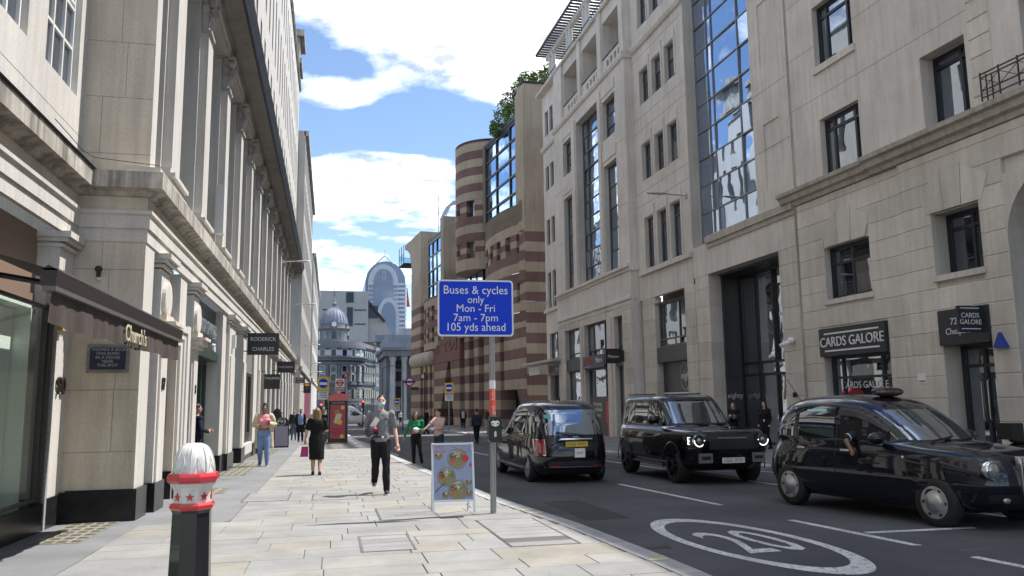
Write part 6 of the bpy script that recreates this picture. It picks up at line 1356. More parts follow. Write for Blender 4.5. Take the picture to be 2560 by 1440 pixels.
def person(lab, loc, rz, h=1.75, pose=None, skin='fair', top=None, legs=None, shoes=(.02, .02, .02), hair=('brown', 'short'), bulk=1.0, sleeve='short', kind='trousers', crop=False, open_coat=None, mask=None, vox=.016, fem=False, group=None, cat='person', hem=.52, fingers=True, glow=None):
    P = {k: Vector(v) for k, v in BASE.items()}
    for k, v in (pose or {}).items(): P[k] = Vector(v)
    t = thing('person', loc, lab, cat, group); t.rotation_euler = (0, 0, rz); t.scale = (h/1.75,)*3
    w = bulk; b = MB(); ex = MB(); sh = (P['shR']+P['shL'])/2; hp = (P['hipR']+P['hipL'])/2; hd = P['hd']
    def torso(b, o, zlo=.86, zhi=1.47):
        R_ = [(.86, .150*(1.12 if fem else 1), .105), (.95, .155*(1.1 if fem else 1), .11), (1.08, .135*(.95 if fem else 1), .10), (1.2, .150, .108), (1.32, .168, .115), (1.41, .150, .095), (1.47, .07, .06)]
        loft(b, [(hp.x+(sh.x-hp.x)*(z-.9)/.52, hp.y+(sh.y-hp.y)*(z-.9)/.52, z, rx*w+o, ry*w+o) for z, rx, ry in R_ if zlo-.01 <= z <= zhi+.01])
        if fem and zlo < 1.3 < zhi: 
            for s in (-1, 1): ell(b, (sh.x+s*.075*w, sh.y+.075*w, 1.27), (.075*w+o, .065*w+o, .07*w+o))
        if zhi > 1.4:
            for s in 'RL': ell(b, P['sh'+s]+Vector((0, 0, -.015)), (.062*w+o, .062*w+o, .060*w+o))
    def leg(b, s, o, z0=0, flare=1):
        limb(b, [P['hip'+s]+Vector((0, 0, .02)), P['hip'+s].lerp(P['knee'+s], .5), P['knee'+s], P['knee'+s].lerp(P['ank'+s], .35), P['ank'+s]], [.088*w+o, .075*w+o, (.056+.0*o)*w+o, .055*w+o*flare, .038+o*flare])
    def arm(b, s, o, upto=1.):
        pts = [P['sh'+s], P['sh'+s].lerp(P['el'+s], .5), P['el'+s], P['el'+s].lerp(P['wr'+s], .4), P['wr'+s]]; rs = [.052*w+o, .048*w+o, .040*w+o, .038*w+o, .027+o]
        if upto < .5: k = 2; pts = [pts[0], pts[1], pts[0].lerp(P['el'+s], .74)]; rs = [.050*w+o, .050*w+o, .048*w+o]
        limb(b, pts, rs)
    torso(b, 0)
    for s in 'RL':
        leg(b, s, 0); arm(b, s, 0)
        d = (P['wr'+s]-P['el'+s]).normalized(); hc = P['wr'+s]+d*.06; ell(b, hc, (.036, .036, .05))
        f = P['ank'+s]; limb(b, [f+Vector((0, -.03, -.04)), f+Vector((0, .10, -.055))], [.034, .03])
        if fingers:
            side = d.cross(Vector((0, 1, 0))); side = side.normalized() if side.length > .2 else Vector((1, 0, 0)); bend = d.cross(side).normalized()*(1 if s == 'R' else -1)
            if bend.y < 0: bend = -bend
            for i, ln in enumerate((.062, .072, .068, .052)):
                r0 = hc+d*.03+side*(-.024+.016*i); r1 = r0+d*ln*.55+bend*.008; r2 = r1+d*ln*.35+bend*.025; ex.tube([r0, r1, r2], [.0095, .009, .007], 6)
            r0 = hc-side*.028*(1 if s == 'R' else -1)-d*.01; ex.tube([r0, r0-side*.022*(1 if s == 'R' else -1)+d*.03+bend*.012, r0-side*.022*(1 if s == 'R' else -1)+d*.055+bend*.025], [.011, .010, .008], 6)
    nk = Vector((sh.x, sh.y, 1.45)); limb(b, [nk, nk.lerp(hd, .6)], [.055, .052])
    ell(b, hd, (.074, .092, .108)); ell(b, hd+Vector((0, .025, -.055)), (.056, .066, .062)); ell(b, hd+Vector((0, .098, -.012)), (.013, .018, .024))
    for s in (-1, 1): ell(b, hd+Vector((s*.074, -.005, -.005)), (.012, .02, .03))
    remesh(b, vox*.8, SKIN[skin], 'body', t, ex)
    # face
    fb = MB()
    for s in (-1, 1): ell(fb, hd+Vector((s*.030, .083, .012)), (.012, .008, .008), 8); fb.box(hd.x+s*.03-.018, hd.x+s*.03+.018, hd.y+.078, hd.y+.09, hd.z+.028, hd.z+.034)
    o = fb.build('eyes', mat('dark_eyes', (.015, .012, .01), .4)); o.parent = t
    if mask: 
        mb = MB(); mb.s = True; ell(mb, hd+Vector((0, .046, -.05)), (.066, .066, .052)); o = mb.build('face_mask', cloth('mask_%d' % (hash(mask) % 9999), mask)); o.parent = t
        mb = MB()
        for s in (-1, 1): mb.tube([hd+Vector((s*.06, .05, -.03)), hd+Vector((s*.08, -.005, .0))], .004, 4); 
        tag(mb.build('mask_loop', WHITEP), kind='stuff').parent = t
    else: mb = MB(); mb.box(hd.x-.024, hd.x+.024, hd.y+.085, hd.y+.094, hd.z-.062, hd.z-.054); o = mb.build('mouth', mat('lips', (.30, .12, .10), .5)); o.parent = t
    # hair
    hb = MB(); hm = HAIRM[hair[0]]; st = hair[1]
    if st == 'crop': ell(hb, hd+Vector((0, -.016, .034)), (.078, .090, .086))
    else: ell(hb, hd+Vector((0, -.018, .03)), (.083, .095, .096))
    if st == 'bun': ell(hb, hd+Vector((0, -.03, .135)), (.05, .05, .048))
    if st == 'long':
        loft(hb, [(hd.x, hd.y-.075, hd.z-.42, .05, .025), (hd.x, hd.y-.07, hd.z-.32, .085, .04), (hd.x, hd.y-.06, hd.z-.18, .10, .05), (hd.x, hd.y-.035, hd.z-.02, .094, .075), (hd.x, hd.y-.02, hd.z+.05, .08, .08)])
        if fem:
            for s in (-1, 1): limb(hb, [hd+Vector((s*.07, .0, .03)), hd+Vector((s*.088, .005, -.09)), hd+Vector((s*.085, .01, -.2))], [.028, .03, .018])
    if st == 'curly':
        r = random.Random(9)
        for i in range(26): a = r.uniform(0, 6.28); e = r.uniform(.2, 1.3); ell(hb, hd+Vector((.075*math.cos(a)*math.cos(e), -.015+.085*math.sin(a)*math.cos(e), .035+.085*math.sin(e))), (.025,)*3, 8)
    o = remesh(hb, vox*.7, hm, 'hair', t, None, 1, fold=.006)
    if st in ('crop', 'short', 'bun', 'curly'):      # keep the face clear of hair
        me = o.data; 
        for v in me.vertices:
            q = Vector(v.co)-hd
            if q.y > .035 and q.z < .062: v.co = hd+Vector((q.x*.8, min(q.y, .035), max(q.z, .062) if q.z > .02 else q.z))
            if q.z < -.03 and st in ('crop', 'short'): v.co.z = hd.z-.03
    # clothes
    if top:
        c = MB(); torso(c, .014, (1.08 if crop else .86), 1.47)
        for s in 'RL':
            if sleeve: arm(c, s, .013, .4 if sleeve == 'short' else 1.)
        remesh(c, vox, cloth('top_%d' % abs(hash(top) % 9999), top) if not isinstance(top, bpy.types.Material) else top, 'shirt' if kind != 'dress' else 'dress_top', t, fold=.009)
    if open_coat:
        c = MB(); 
        for s in 'RL': arm(c, s, .026)
        for s in (-1, 1): loft(c, [(sh.x+s*.165*w, -.06, .50, .062*w, .11), (sh.x+s*.16*w, -.055, .8, .055*w, .11), (sh.x+s*.15*w, -.04, 1.1, .055*w, .11), (sh.x+s*.13*w, -.02, 1.40, .075*w, .10), (sh.x+s*.09, -.02, 1.46, .05, .07)])
        loft(c, [(sh.x, -.13*w, .50, .17*w, .045), (sh.x, -.12*w, 1.0, .16*w, .04), (sh.x, -.10*w, 1.42, .14*w, .04)])
        remesh(c, vox, cloth('coat_%d' % (hash(open_coat) % 9999), open_coat), 'coat', t, fold=.014)
    if legs:
        c = MB()
        if kind == 'trousers':
            loft(c, [(hp.x, hp.y, z, rx*w+.012, ry*w+.012) for z, rx, ry in ((.84, .15, .105), (.90, .155*(1.12 if fem else 1), .112), (.97, .148*(1.06 if fem else 1), .106), (1.03, .132 if not fem else .138, .100))])
            for s in 'RL': leg(c, s, .014, flare=.9 if fem else 1.3)
        else:                                        # skirt or dress down to the hem
            loft(c, [(hp.x, hp.y+.01, hem, .17*w, .15*w), (hp.x, hp.y, .66, .175*w, .15*w), (hp.x, hp.y, .84, .185*w, .14*w), (hp.x, hp.y, .98, .165*w, .13*w), (hp.x, hp.y, 1.10, .15*w, .118*w), (hp.x, hp.y, 1.22, .16*w, .12*w)])
        remesh(c, vox, cloth('legs_%d' % abs(hash(legs) % 9999), legs), 'trousers' if kind == 'trousers' else 'skirt', t, fold=.008)
    for s in 'RL':
        f = P['ank'+s]; c = MB(); limb(c, [f+Vector((0, -.04, -.035)), f+Vector((0, .05, -.045)), f+Vector((0, .14, -.058))], [.045, .042, .034])
        remesh(c, vox*.8, mat('shoe_%d' % abs(hash(shoes) % 9999), shoes, .5), 'shoe', t)
        z = f.z-.088; sb = MB(); sb.prism([(f.x-.04, f.y-.085), (f.x+.04, f.y-.085), (f.x+.042, f.y+.10), (f.x+.02, f.y+.175), (f.x-.02, f.y+.175), (f.x-.042, f.y+.10)], z, z+.022); o = sb.build('shoe_sole', WHITEP if max(shoes) > .03 else BLACK); o.parent = t
    return t
def pl3(t, q):                                       # a point on a person in world space
    return tuple(Matrix.LocRotScale(t.location, t.rotation_euler, t.scale) @ Vector(q))
G = lambda x, y, dz=0: (x, y, gz(y)+dz)
# man in grey polo striding towards the camera
m1 = person('man in grey polo and blue face mask carrying a dark helmet', G(.95, 15.87), math.pi, 1.86, dict(hipR=(.085, 0, .89), kneeR=(.09, .02, .50), ankR=(.09, -.30, .20), kneeL=(-.09, .10, .49), ankL=(-.10, .16, .09), elR=(.27, -.10, 1.15), wrR=(.20, .14, 1.06), elL=(-.255, -.05, 1.13), wrL=(-.29, .05, .88)),
    'fair', (.20, .205, .215), (.010, .010, .012), (.03, .03, .034), ('brown', 'crop'), .98, mask=(.35, .58, .68), vox=.013)
b = MB(); b.box(-.165, .165, .10, .125, .985, 1.025); b.box(-.03, .03, .125, .132, .988, 1.02); 
o = MB(); loft(o, [(0, 0, .992, .152, .119), (0, 0, 1.022, .146, .117)]); o = o.build('belt', BLACK); o.parent = m1
o = MB().box(-.055, -.005, .128, .136, .985, 1.022).build('belt_buckle', CHROME); o.parent = m1
o = MB().box(-.11, .02, .112, .122, 1.315, 1.33).build('sunglasses', BLACK); o.parent = m1
hm = thing('helmet', pl3(m1, (.19, .19, 1.06)), 'dark navy cycle helmet with a red patch under the arm of the man', 'helmet')
q = pl3(m1, (.18, .17, 1.09)); b = MB(); b.s = True; b.sphere(q, (.14, .11, .115)); b.build('shell', mat('helmet_navy', (.015, .014, .03), .25, 0, .6), hm); b = MB(); b.s = True; b.sphere((q[0]+.06, q[1]-.075, q[2]+.06), (.055, .04, .04)); b.build('red_patch', mat('helmet_red', (.35, .02, .04), .4), hm)
nw = thing('folded_paper', pl3(m1, (.15, .12, 1.2)), 'folded white paper held against the grey polo', 'paper'); q = Vector(pl3(m1, (.15, .145, 1.2))); b = MB(basis(q, (1, 0, -.9), (.6, 0, 1))); b.box(-.05, .05, -.15, .17, -.012, .012); b.build('sheets', WHITEP, nw)
# woman in pink top and beige coat
m2 = person('woman in pink crop top, blue jeans and open beige coat', G(-1.92, 25.5), math.pi, 1.80, dict(kneeL=(-.10, .07, .50), ankL=(-.105, .10, .09), kneeR=(.10, .0, .5), ankR=(.105, -.12, .10), elR=(.29, -.04, 1.17), wrR=(.14, .16, 1.16), elL=(-.29, -.04, 1.17), wrL=(-.16, .16, 1.20), hd=(.0, .035, 1.625)),
    'brown', (.62, .26, .27), (.16, .25, .42), (.035, .03, .03), ('black', 'bun'), 1.22, sleeve=None, crop=True, open_coat=(.50, .43, .31), fem=True, vox=.018)
ph = thing('drink_can', pl3(m2, (-.14, .2, 1.24)), 'small red drink held by the woman in the beige coat', 'drink'); q = pl3(m2, (-.145, .215, 1.245)); MB().lathe([(.03, -.06), (.032, .06)], 12, q).build('can', mat('can_red', (.35, .05, .03), .4), ph)
# woman in black dress walking away
m3 = person('woman with long fair hair in a black dress walking away', G(-.32, 21.3), 0, 1.66, dict(kneeR=(.09, .06, .50), ankR=(.09, -.12, .10), kneeL=(-.09, .04, .5), ankL=(-.09, .10, .09), elL=(-.27, -.02, 1.15), wrL=(-.30, .08, .92), elR=(.25, .02, 1.15), wrR=(.14, .18, 1.15)),
    'fair', (.008, .008, .009), (.008, .008, .009), (.02, .018, .016), ('fair', 'long'), 1.16, kind='dress', hem=.40, fem=True, vox=.016)
bg = thing('shopping_bag', pl3(m3, (-.31, .1, .6)), 'magenta paper bag in the hand of the woman in black', 'bag'); q = Vector(pl3(m3, (-.32, .1, .62)))
b = MB(); b.add([(q.x-.10, q.y-.05, q.z-.14), (q.x+.10, q.y-.05, q.z-.14), (q.x+.10, q.y+.05, q.z-.14), (q.x-.10, q.y+.05, q.z-.14), (q.x-.07, q.y-.04, q.z+.11), (q.x+.09, q.y-.04, q.z+.11), (q.x+.09, q.y+.04, q.z+.11), (q.x-.07, q.y+.04, q.z+.11)], [(0, 1, 5, 4), (1, 2, 6, 5), (2, 3, 7, 6), (3, 0, 4, 7), (3, 2, 1, 0)]); b.build('paper_body', mat('magenta_paper', (.45, .02, .17), .5), bg)
b = MB(); b.tube([(q.x-.04, q.y, q.z+.11), (q.x-.01, q.y, q.z+.24), (q.x+.05, q.y, q.z+.11)], .005, 5); b.build('handle', WHITEP, bg)
# woman in green and man in pink sharing food at the kerb
m4 = person('woman in green top and black leggings holding a food parcel', G(2.60, 25.4, -.11), R(172), 1.66, dict(kneeL=(-.13, .03, .50), ankL=(-.19, .0, .09), kneeR=(.08, .04, .5), ankR=(.07, .05, .09), elR=(.29, .02, 1.16), wrR=(.37, .08, .93), elL=(-.22, -.02, 1.14), wrL=(-.04, .17, 1.14), hd=(.01, .03, 1.62)),
    'tan', (.015, .19, .075), (.008, .008, .009), (.05, .045, .04), ('brown', 'long'), .95, sleeve='long', crop=True, fem=True, vox=.016)
fp = thing('food_parcel', pl3(m4, (-.05, .2, 1.12)), 'crumpled white food wrapper held by the woman in green', 'food'); q = Vector(pl3(m4, (-.01, .22, 1.15))); rr_ = random.Random(2); b = MB(); b.sphere(q, (.10, .06, .075), 9, 6); b.v = [(x+rr_.uniform(-.02, .02), y+rr_.uniform(-.02, .02), z+rr_.uniform(-.02, .02)) for x, y, z in b.v]; b.build('wrapper', WHITEP, fp)
m5 = person('man in pale pink T-shirt reaching out to the woman in green', G(3.22, 24.7, -.11), R(120), 1.72, dict(elL=(-.26, .08, 1.18), wrL=(-.10, .22, 1.12), elR=(.20, .22, 1.24), wrR=(.12, .46, 1.13), hd=(0, .03, 1.62)),
    'fair', (.62, .43, .40), (.03, .045, .09), (.05, .05, .05), ('brown', 'curly'), 1.08, vox=.016)
fp = thing('food_parcel', pl3(m5, (-.05, .26, 1.1)), 'white paper wrap in the hand of the man in pink', 'food'); q = Vector(pl3(m5, (-.06, .27, 1.14))); b = MB(); b.sphere(q, (.09, .06, .05), 9, 6); b.v = [(x+rr_.uniform(-.015, .015), y+rr_.uniform(-.015, .015), z+rr_.uniform(-.015, .015)) for x, y, z in b.v]; b.build('wrapper', WHITEP, fp)
# shop man in navy suit in the doorway
m6 = person('man in navy suit and red tie standing in the green shop doorway', G(-3.12, 20.75), R(-62), 1.80, dict(elR=(.25, .0, 1.16), wrR=(.08, .24, 1.10), elL=(-.25, .0, 1.16), wrL=(-.04, .26, 1.12)), 'tan', (.010, .014, .035), (.010, .013, .032), (.015, .012, .01), ('black', 'short'), 1.06, sleeve='long', vox=.018)
o = MB().prism([(-.025, 1.46), (.025, 1.46), (.03, 1.2), (0, 1.15), (-.03, 1.2)], .125, .14, 1).build('tie', mat('red_tie', (.5, .03, .02), .6)); o.parent = m6
# woman with backpack further along
m7 = person('woman in white printed T-shirt and chin mask with backpack straps', G(-2.30, 40.6), math.pi, 1.60, dict(kneeR=(.095, .08, .5), ankR=(.10, .12, .09), ankL=(-.10, -.2, .12)), 'tan', (.50, .52, .54), (.02, .028, .06), (.012, .012, .012), ('black', 'short'), .98, fem=True, vox=.025, mask=(.70, .74, .76), fingers=False)
o = MB(); 
for s in (-1, 1): o.tube([(s*.10, .13, 1.12), (s*.11, .125, 1.3), (s*.10, .05, 1.47)], .018, 6)
o = tag(o.build('bag_strap', cloth('strap_blue', (.10, .13, .22))), kind='stuff'); o.parent = m7
o = MB().prism([(-.07, 1.28), (.07, 1.28), (0, 1.14)], .15, .165, 1).build('shirt_print', BLACK); o.parent = m7
# office crowd beyond the woman in black
person('man in dark suit and pale blue shirt behind the woman in black', G(-1.55, 45.5), math.pi, 1.76, dict(kneeR=(.09, .08, .5), ankR=(.09, .12, .09)), 'tan', (.22, .30, .48), (.012, .012, .014), (.01, .01, .01), ('black', 'short'), 1.06, sleeve=None, open_coat=(.012, .013, .017), vox=.025, fingers=False, mask=(.02, .02, .02))
person('man in dark jacket farthest left of the office crowd', G(-2.05, 49), math.pi, 1.76, {}, 'fair', (.05, .05, .055), (.12, .16, .24), (.01, .01, .01), ('brown', 'short'), 1.0, sleeve='long', vox=.03, fingers=False)
person('person in white shirt walking behind the woman in black', G(-1.0, 52), math.pi, 1.74, {}, 'fair', (.50, .50, .50), (.03, .03, .04), (.01, .01, .01), ('brown', 'short'), 1.0, sleeve='long', vox=.03, fingers=False)
person('person in black leather jacket beside the red kiosk', G(-.32, 44.5), R(150), 1.74, dict(elR=(.27, .02, 1.16)), 'tan', (.015, .017, .016), (.10, .10, .105), (.01, .01, .01), ('black', 'short'), 1.05, sleeve='long', vox=.025, fingers=False)
# far side of the street
person('man in dark coat walking away along the far kerb', G(7.2, 40.6, -.11), R(8), 1.74, dict(kneeR=(.09, .1, .5), ankR=(.09, .16, .09), ankL=(-.09, -.22, .16)), 'tan', (.035, .038, .045), (.010, .010, .012), (.01, .01, .01), ('black', 'short'), 1.06, sleeve='long', vox=.022, fingers=False)
person('man in white shirt and dark jacket outside the wedge entrance', G(10.9, 68), R(180), 1.72, {}, 'brown', (.45, .46, .5), (.012, .012, .014), (.01, .01, .01), ('black', 'short'), 1.0, sleeve=None, open_coat=(.012, .012, .016), vox=.03, fingers=False)
person('person with a black backpack crossing behind the man in pink', G(6.2, 54), R(60), 1.74, dict(kneeR=(.09, .1, .5), ankR=(.09, .2, .09), ankL=(-.09, -.2, .12)), 'fair', (.012, .012, .014), (.015, .016, .02), (.01, .01, .01), ('black', 'short'), 1.15, sleeve='long', vox=.03, fingers=False)
person('dark figure in front of the striped piers near the sign pole', G(11.2, 58), R(170), 1.7, {}, 'tan', (.03, .022, .022), (.012, .012, .014), (.01, .01, .01), ('black', 'short'), 1.0, sleeve='long', vox=.03, fingers=False)
for i, (x, y, c_, l_) in enumerate(((6.2, 104, (.02, .02, .025), 'distant pedestrian in black at the far crossing, left of three'), (7.5, 106, (.10, .11, .10), 'distant pedestrian in grey at the far crossing, middle of three'), (8.7, 104.5, (.55, .55, .55), 'distant pedestrian in white at the far crossing, right of three'))): person(l_, (x, y, gz(y)-.12), math.pi, 1.75, dict(ankR=(.1, .15, .09), kneeR=(.1, .08, .5)), 'tan', c_, (.02, .02, .025), (.01, .01, .01), ('black', 'short'), 1.05, sleeve='long', vox=.04, fingers=False)
m8 = person('fair-haired woman in black looking at her phone by the dark lobby', G(15.55, 29.6), R(120), 1.70, dict(elR=(.24, .02, 1.16), wrR=(.06, .26, 1.16), elL=(-.24, .02, 1.16), wrL=(-.02, .26, 1.15), hd=(0, .04, 1.62)), 'fair', (.008, .008, .010), (.008, .008, .01), (.01, .01, .01), ('fair', 'long'), 1.02, sleeve='long', fem=True, vox=.022, fingers=False)
m9 = person('smiling woman in black with a white badge outside the dark lobby', G(15.35, 26.9), R(110), 1.72, dict(kneeR=(.09, .1, .5), ankR=(.09, .2, .09), ankL=(-.09, -.14, .1)), 'fair', (.008, .008, .010), (.008, .008, .01), (.02, .02, .02), ('brown', 'long'), 1.05, sleeve='long', fem=True, vox=.022, fingers=False)
o = MB().box(-.10, -.05, .14, .15, 1.0, 1.08).build('badge', WHITEP); o.parent = m9
person('long-haired woman facing the supermarket window between the two cars', G(11.9, 31.5), R(-70), 1.68, {}, 'fair', (.030, .022, .017), (.01, .01, .012), (.01, .01, .01), ('brown', 'long'), 1.12, sleeve='long', fem=True, vox=.025, fingers=False)
# taxi driver leaning an arm on the sill
MT = Matrix.Translation(t4.location) @ Matrix.Rotation(t4.rotation_euler.z, 4, 'Z')
dr = thing('person', tuple(MT @ Vector((.15, -.4, .9))), 'taxi driver resting a bare forearm on the window sill of the dark blue taxi', 'person'); dr.rotation_euler = t4.rotation_euler
def dl(b): 
    Mi = Matrix.LocRotScale(dr.location, dr.rotation_euler, None).inverted() @ MT; b.v = [tuple(Mi @ Vector(p)) for p in b.v]; return b
b = MB(); ell(b, (.22, -.62, 1.37), (.09, .075, .11)); limb(b, [(.16, -.58, 1.2), (.2, -.6, 1.3)], [.055, .05]); limb(b, [(.05, -.70, 1.22), (.02, -.88, 1.17), (.03, -.93, 1.10), (.12, -.945, .98)], [.055, .048, .042, .03]); ell(b, (.15, -.95, .93), (.04, .03, .055)); loft(b, [(.1, -.5, 1.0, .12, .16), (.1, -.5, 1.22, .11, .17)])
remesh(dl(b), .013, SKIN['brown'], 'body', dr)
b = MB(); limb(b, [(.06, -.66, 1.22), (.03, -.83, 1.185), (.02, -.885, 1.165)], [.07, .062, .06]); loft(b, [(.1, -.5, 1.0, .13, .18), (.1, -.5, 1.25, .12, .19)]); remesh(dl(b), .015, cloth('driver_shirt', (.02, .022, .03)), 'shirt', dr)
b = MB(); b.tube([(.0235, -.878, 1.168), (.0215, -.893, 1.162)], [.063, .063], 14, False); o = dl(b).build('sleeve_cuff', WHITEP); o.parent = dr
b = MB(); ell(b, (.20, -.62, 1.42), (.10, .085, .09)); remesh(dl(b), .013, HAIRM['black'], 'hair', dr)
# ------------------------------------------------------------------ street furniture
GALV = mat('galvanised_steel', (.30, .30, .295), .45, .5); SBLUE = mat('sign_blue', (.004, .045, .60), .4, spec=.2); SWHITE = mat('sign_white', (.72, .74, .76), .4)
def rrect(w, h, r, n=6): return [(sx*(w/2-r)+r*math.cos(a0+math.pi/2*i/n), sy*(h/2-r)+r*math.sin(a0+math.pi/2*i/n)) for sx, sy, a0 in ((1, 1, 0), (-1, 1, math.pi/2), (-1, -1, math.pi), (1, -1, 3*math.pi/2)) for i in range(n+1)]
# blue restriction sign on its pole, with a bin fixed below
PX, PY = 2.43, 12.31; g = gz(PY)
sp = thing('road_sign', (PX, PY, g), 'large blue road sign with white lettering on a grey pole', 'road sign')
MB().lathe([(.046, g-.3), (.046, 3.46)], 16, (PX, PY, 0)).build('pole', GALV, sp)
Ms = basis((2.165, PY-.075, 3.06), (1, -.06, -.004), (0, 0, 1))
b = MB(Ms); b.prism(rrect(1.175, .875, .055), -.012, .012, 2); pn = b.build('sign_panel', SWHITE, sp)
b = MB(Ms); b.prism(rrect(1.125, .825, .04), .0125, .0165, 2); b.build('blue_face', SBLUE, pn)
for l, z, s, k in (('Buses & cycles', .275, .185, .93), ('only', .125, .165, .93), ('Mon - Fri', -.01, .165, .98), ('7am - 7pm', -.155, .165, .98), ('105 yds ahead', -.30, .178, .92)):
    text(l, s, SWHITE, pn, Ms @ Matrix.Translation((0, z, .019)), .001, sx=k, bold=0)
for z in (3.35, 2.78): MB().lathe([(.056, z), (.056, z+.05)], 14, (PX, PY, 0)).build('clamp', GALV, sp)
st = MB(); st.lathe([(.0475, 1.42), (.0475, 1.82)], 18, (PX, PY, 0), 2, 0, False); st.build('orange_sticker', mat('orange_sticker', (.70, .085, .03), .45), sp)
st = MB(); st.lathe([(.0477, 1.82), (.0477, 1.95)], 18, (PX, PY, 0), 2, 0, False); st.build('white_sticker', SWHITE, sp)
text('gum - butts', .082, SWHITE, sp, basis((PX, PY-.0495, 1.62), (0, 0, 1), (-1, 0, 0)), .001)
bn = thing('litter_bin', (PX, PY-.1, 1.0), 'small black cigarette bin strapped to the grey pole', 'bin')
b = MB(); b.s = False; b.prism([(PX-.10+.03, 1.02), (PX+.10-.03, 1.02), (PX+.10, 1.05), (PX+.10, 1.33), (PX+.07, 1.40), (PX-.07, 1.40), (PX-.10, 1.33), (PX-.10, 1.05)], PY-.20, PY-.05, 1); b.build('bin_body', BLACK, bn)
b = MB(); b.prism([(PX-.065, 1.32), (PX-.03, 1.345), (PX, 1.33), (PX+.03, 1.345), (PX+.065, 1.32), (PX+.055, 1.27), (PX, 1.25), (PX-.055, 1.27)], PY-.206, PY-.20, 1); b.build('silver_plate', CHROME, bn)
for s in (-.038, .038): MB().lathe([(.014, PY-.21), (.014, PY-.205)], 10, (PX+s, 0, 1.295), 1).build('slot', BLACK, bn)
MB().prism([(PX-.018, 1.10), (PX+.018, 1.10), (PX+.018, 1.17), (PX, 1.19), (PX-.018, 1.17)], PY-.208, PY-.20, 1).build('badge', CHROME, bn)
# menu board
ab = thing('menu_board', (1.85, 12.6, gz(12.6)), 'white framed pavement board showing bowls of food', 'menu board')
Mb = basis((1.845, 12.42, gz(12.5)+.06), (1, -.06, 0), (0, .16, 1)); ALW = mat('white_aluminium', (.62, .63, .64), .35, .3)
b = MB(Mb); b.box(-.325, -.295, -.10, 1.0, -.012, .014); b.build('frame_post', ALW, ab); b = MB(Mb); b.box(.295, .325, -.10, 1.0, -.012, .014); b.build('frame_post', ALW, ab)
for y0, y1 in ((.97, 1.0), (.12, .15)): MB(Mb).box(-.294, .294, y0, y1, -.011, .013).build('frame_rail', ALW, ab)
pw = stone('pale_blue_planks', (.24, .29, .42), (.31, .36, .49), 3, rough=.35, bump=0, streak=0, fine=60)
ps = MB(Mb).box(-.294, .294, .15, .97, -.008, .004).build('poster', pw, ab)
for x in (-.15, .0, .15): MB(Mb).box(x-.002, x+.002, .15, .97, .004, .0045).build('plank_line', mat('plank_line', (.22, .28, .40), .5), ps)
rb = random.Random(8); FOOD = [mat('food_%d' % i, c, .6) for i, c in enumerate(((.10, .20, .04), (.62, .58, .48), (.06, .035, .02), (.50, .12, .03), (.16, .26, .07), (.30, .20, .12)))]
def bowl(x, y, r):
    b = MB(Mb); b.lathe([(r, .0045), (r*.98, .0085)], 24, (x, y, 0)); o = b.build('bowl_print', mat('bowl_rim', (.20, .22, .27), .4), ps)
    b = MB(Mb); b.lathe([(r*.88, .0086), (r*.88, .0092)], 24, (x, y, 0)); b.build('bowl_inside', mat('bowl_broth', (.30, .24, .16), .5), o)
    b = MB(Mb)
    for i in range(int(260*r/.12)):
        a = rb.uniform(0, 6.28); q = r*.82*math.sqrt(rb.random()); sz = rb.uniform(.006, .02); an = rb.uniform(0, 3.14); cx, cy = x+q*math.cos(a), y+q*math.sin(a); sec = int((a+rb.uniform(-.5, .5))/6.28*6) % 6; b.k = sec
        dx, dy = math.cos(an)*sz, math.sin(an)*sz; b.add([(cx-dx, cy-dy, .0094), (cx+dy*.4, cy-dx*.4, .0096), (cx+dx, cy+dy, .0094), (cx-dy*.4, cy+dx*.4, .0096)], [(0, 1, 2, 3)])
    tag(b.build('food_print', FOOD, o), kind='stuff')
bowl(.07, .755, .155); bowl(-.10, .49, .145); bowl(.07, .29, .155); bowl(-.22, .80, .055); bowl(.24, .40, .045); bowl(.235, .24, .05); bowl(-.12, .22, .055)
MB(Mb).lathe([(.052, .0095), (.052, .0105)], 20, (.19, .76, 0)).build('red_badge', mat('red_badge', (.55, .03, .03), .5), ps); MB(Mb).prism([(.25, .64), (.285, .63), (.29, .68), (.255, .685)], .0095, .0102).build('red_flower', mat('red_badge', (.55, .03, .03), .5), ps)
for a in (.0, .02): MB(Mb).tube([(-.02+a, .95, .012), (.22, .86-a, .012)], .004, 5).build('chopstick_print', mat('chopstick', (.30, .17, .12), .5), ps)
MB(Mb).tube([(-.28, .27, .012), (-.13, .40, .012)], .006, 5).build('spoon_print', mat('spoon_dark', (.05, .04, .04), .5), ps)
text('city\ncàphê', .085, mat('brand_red', (.55, .10, .10), .5), ps, Mb @ Matrix.Translation((-.205, .91, .006)), .0005)
text('@citycaphe', .035, SBLUE, ps, Mb @ Matrix.Translation((.11, .175, .006)), .0005) if False else None
b = MB(); b.tube([(1.56, 12.85, gz(12.8)), (1.54, 12.55, 1.0)], .013, 6); b.build('rear_leg', ALW, ab); b = MB(); b.tube([(2.12, 12.82, gz(12.8)), (2.14, 12.52, 1.0)], .013, 6); b.build('rear_leg', ALW, ab)
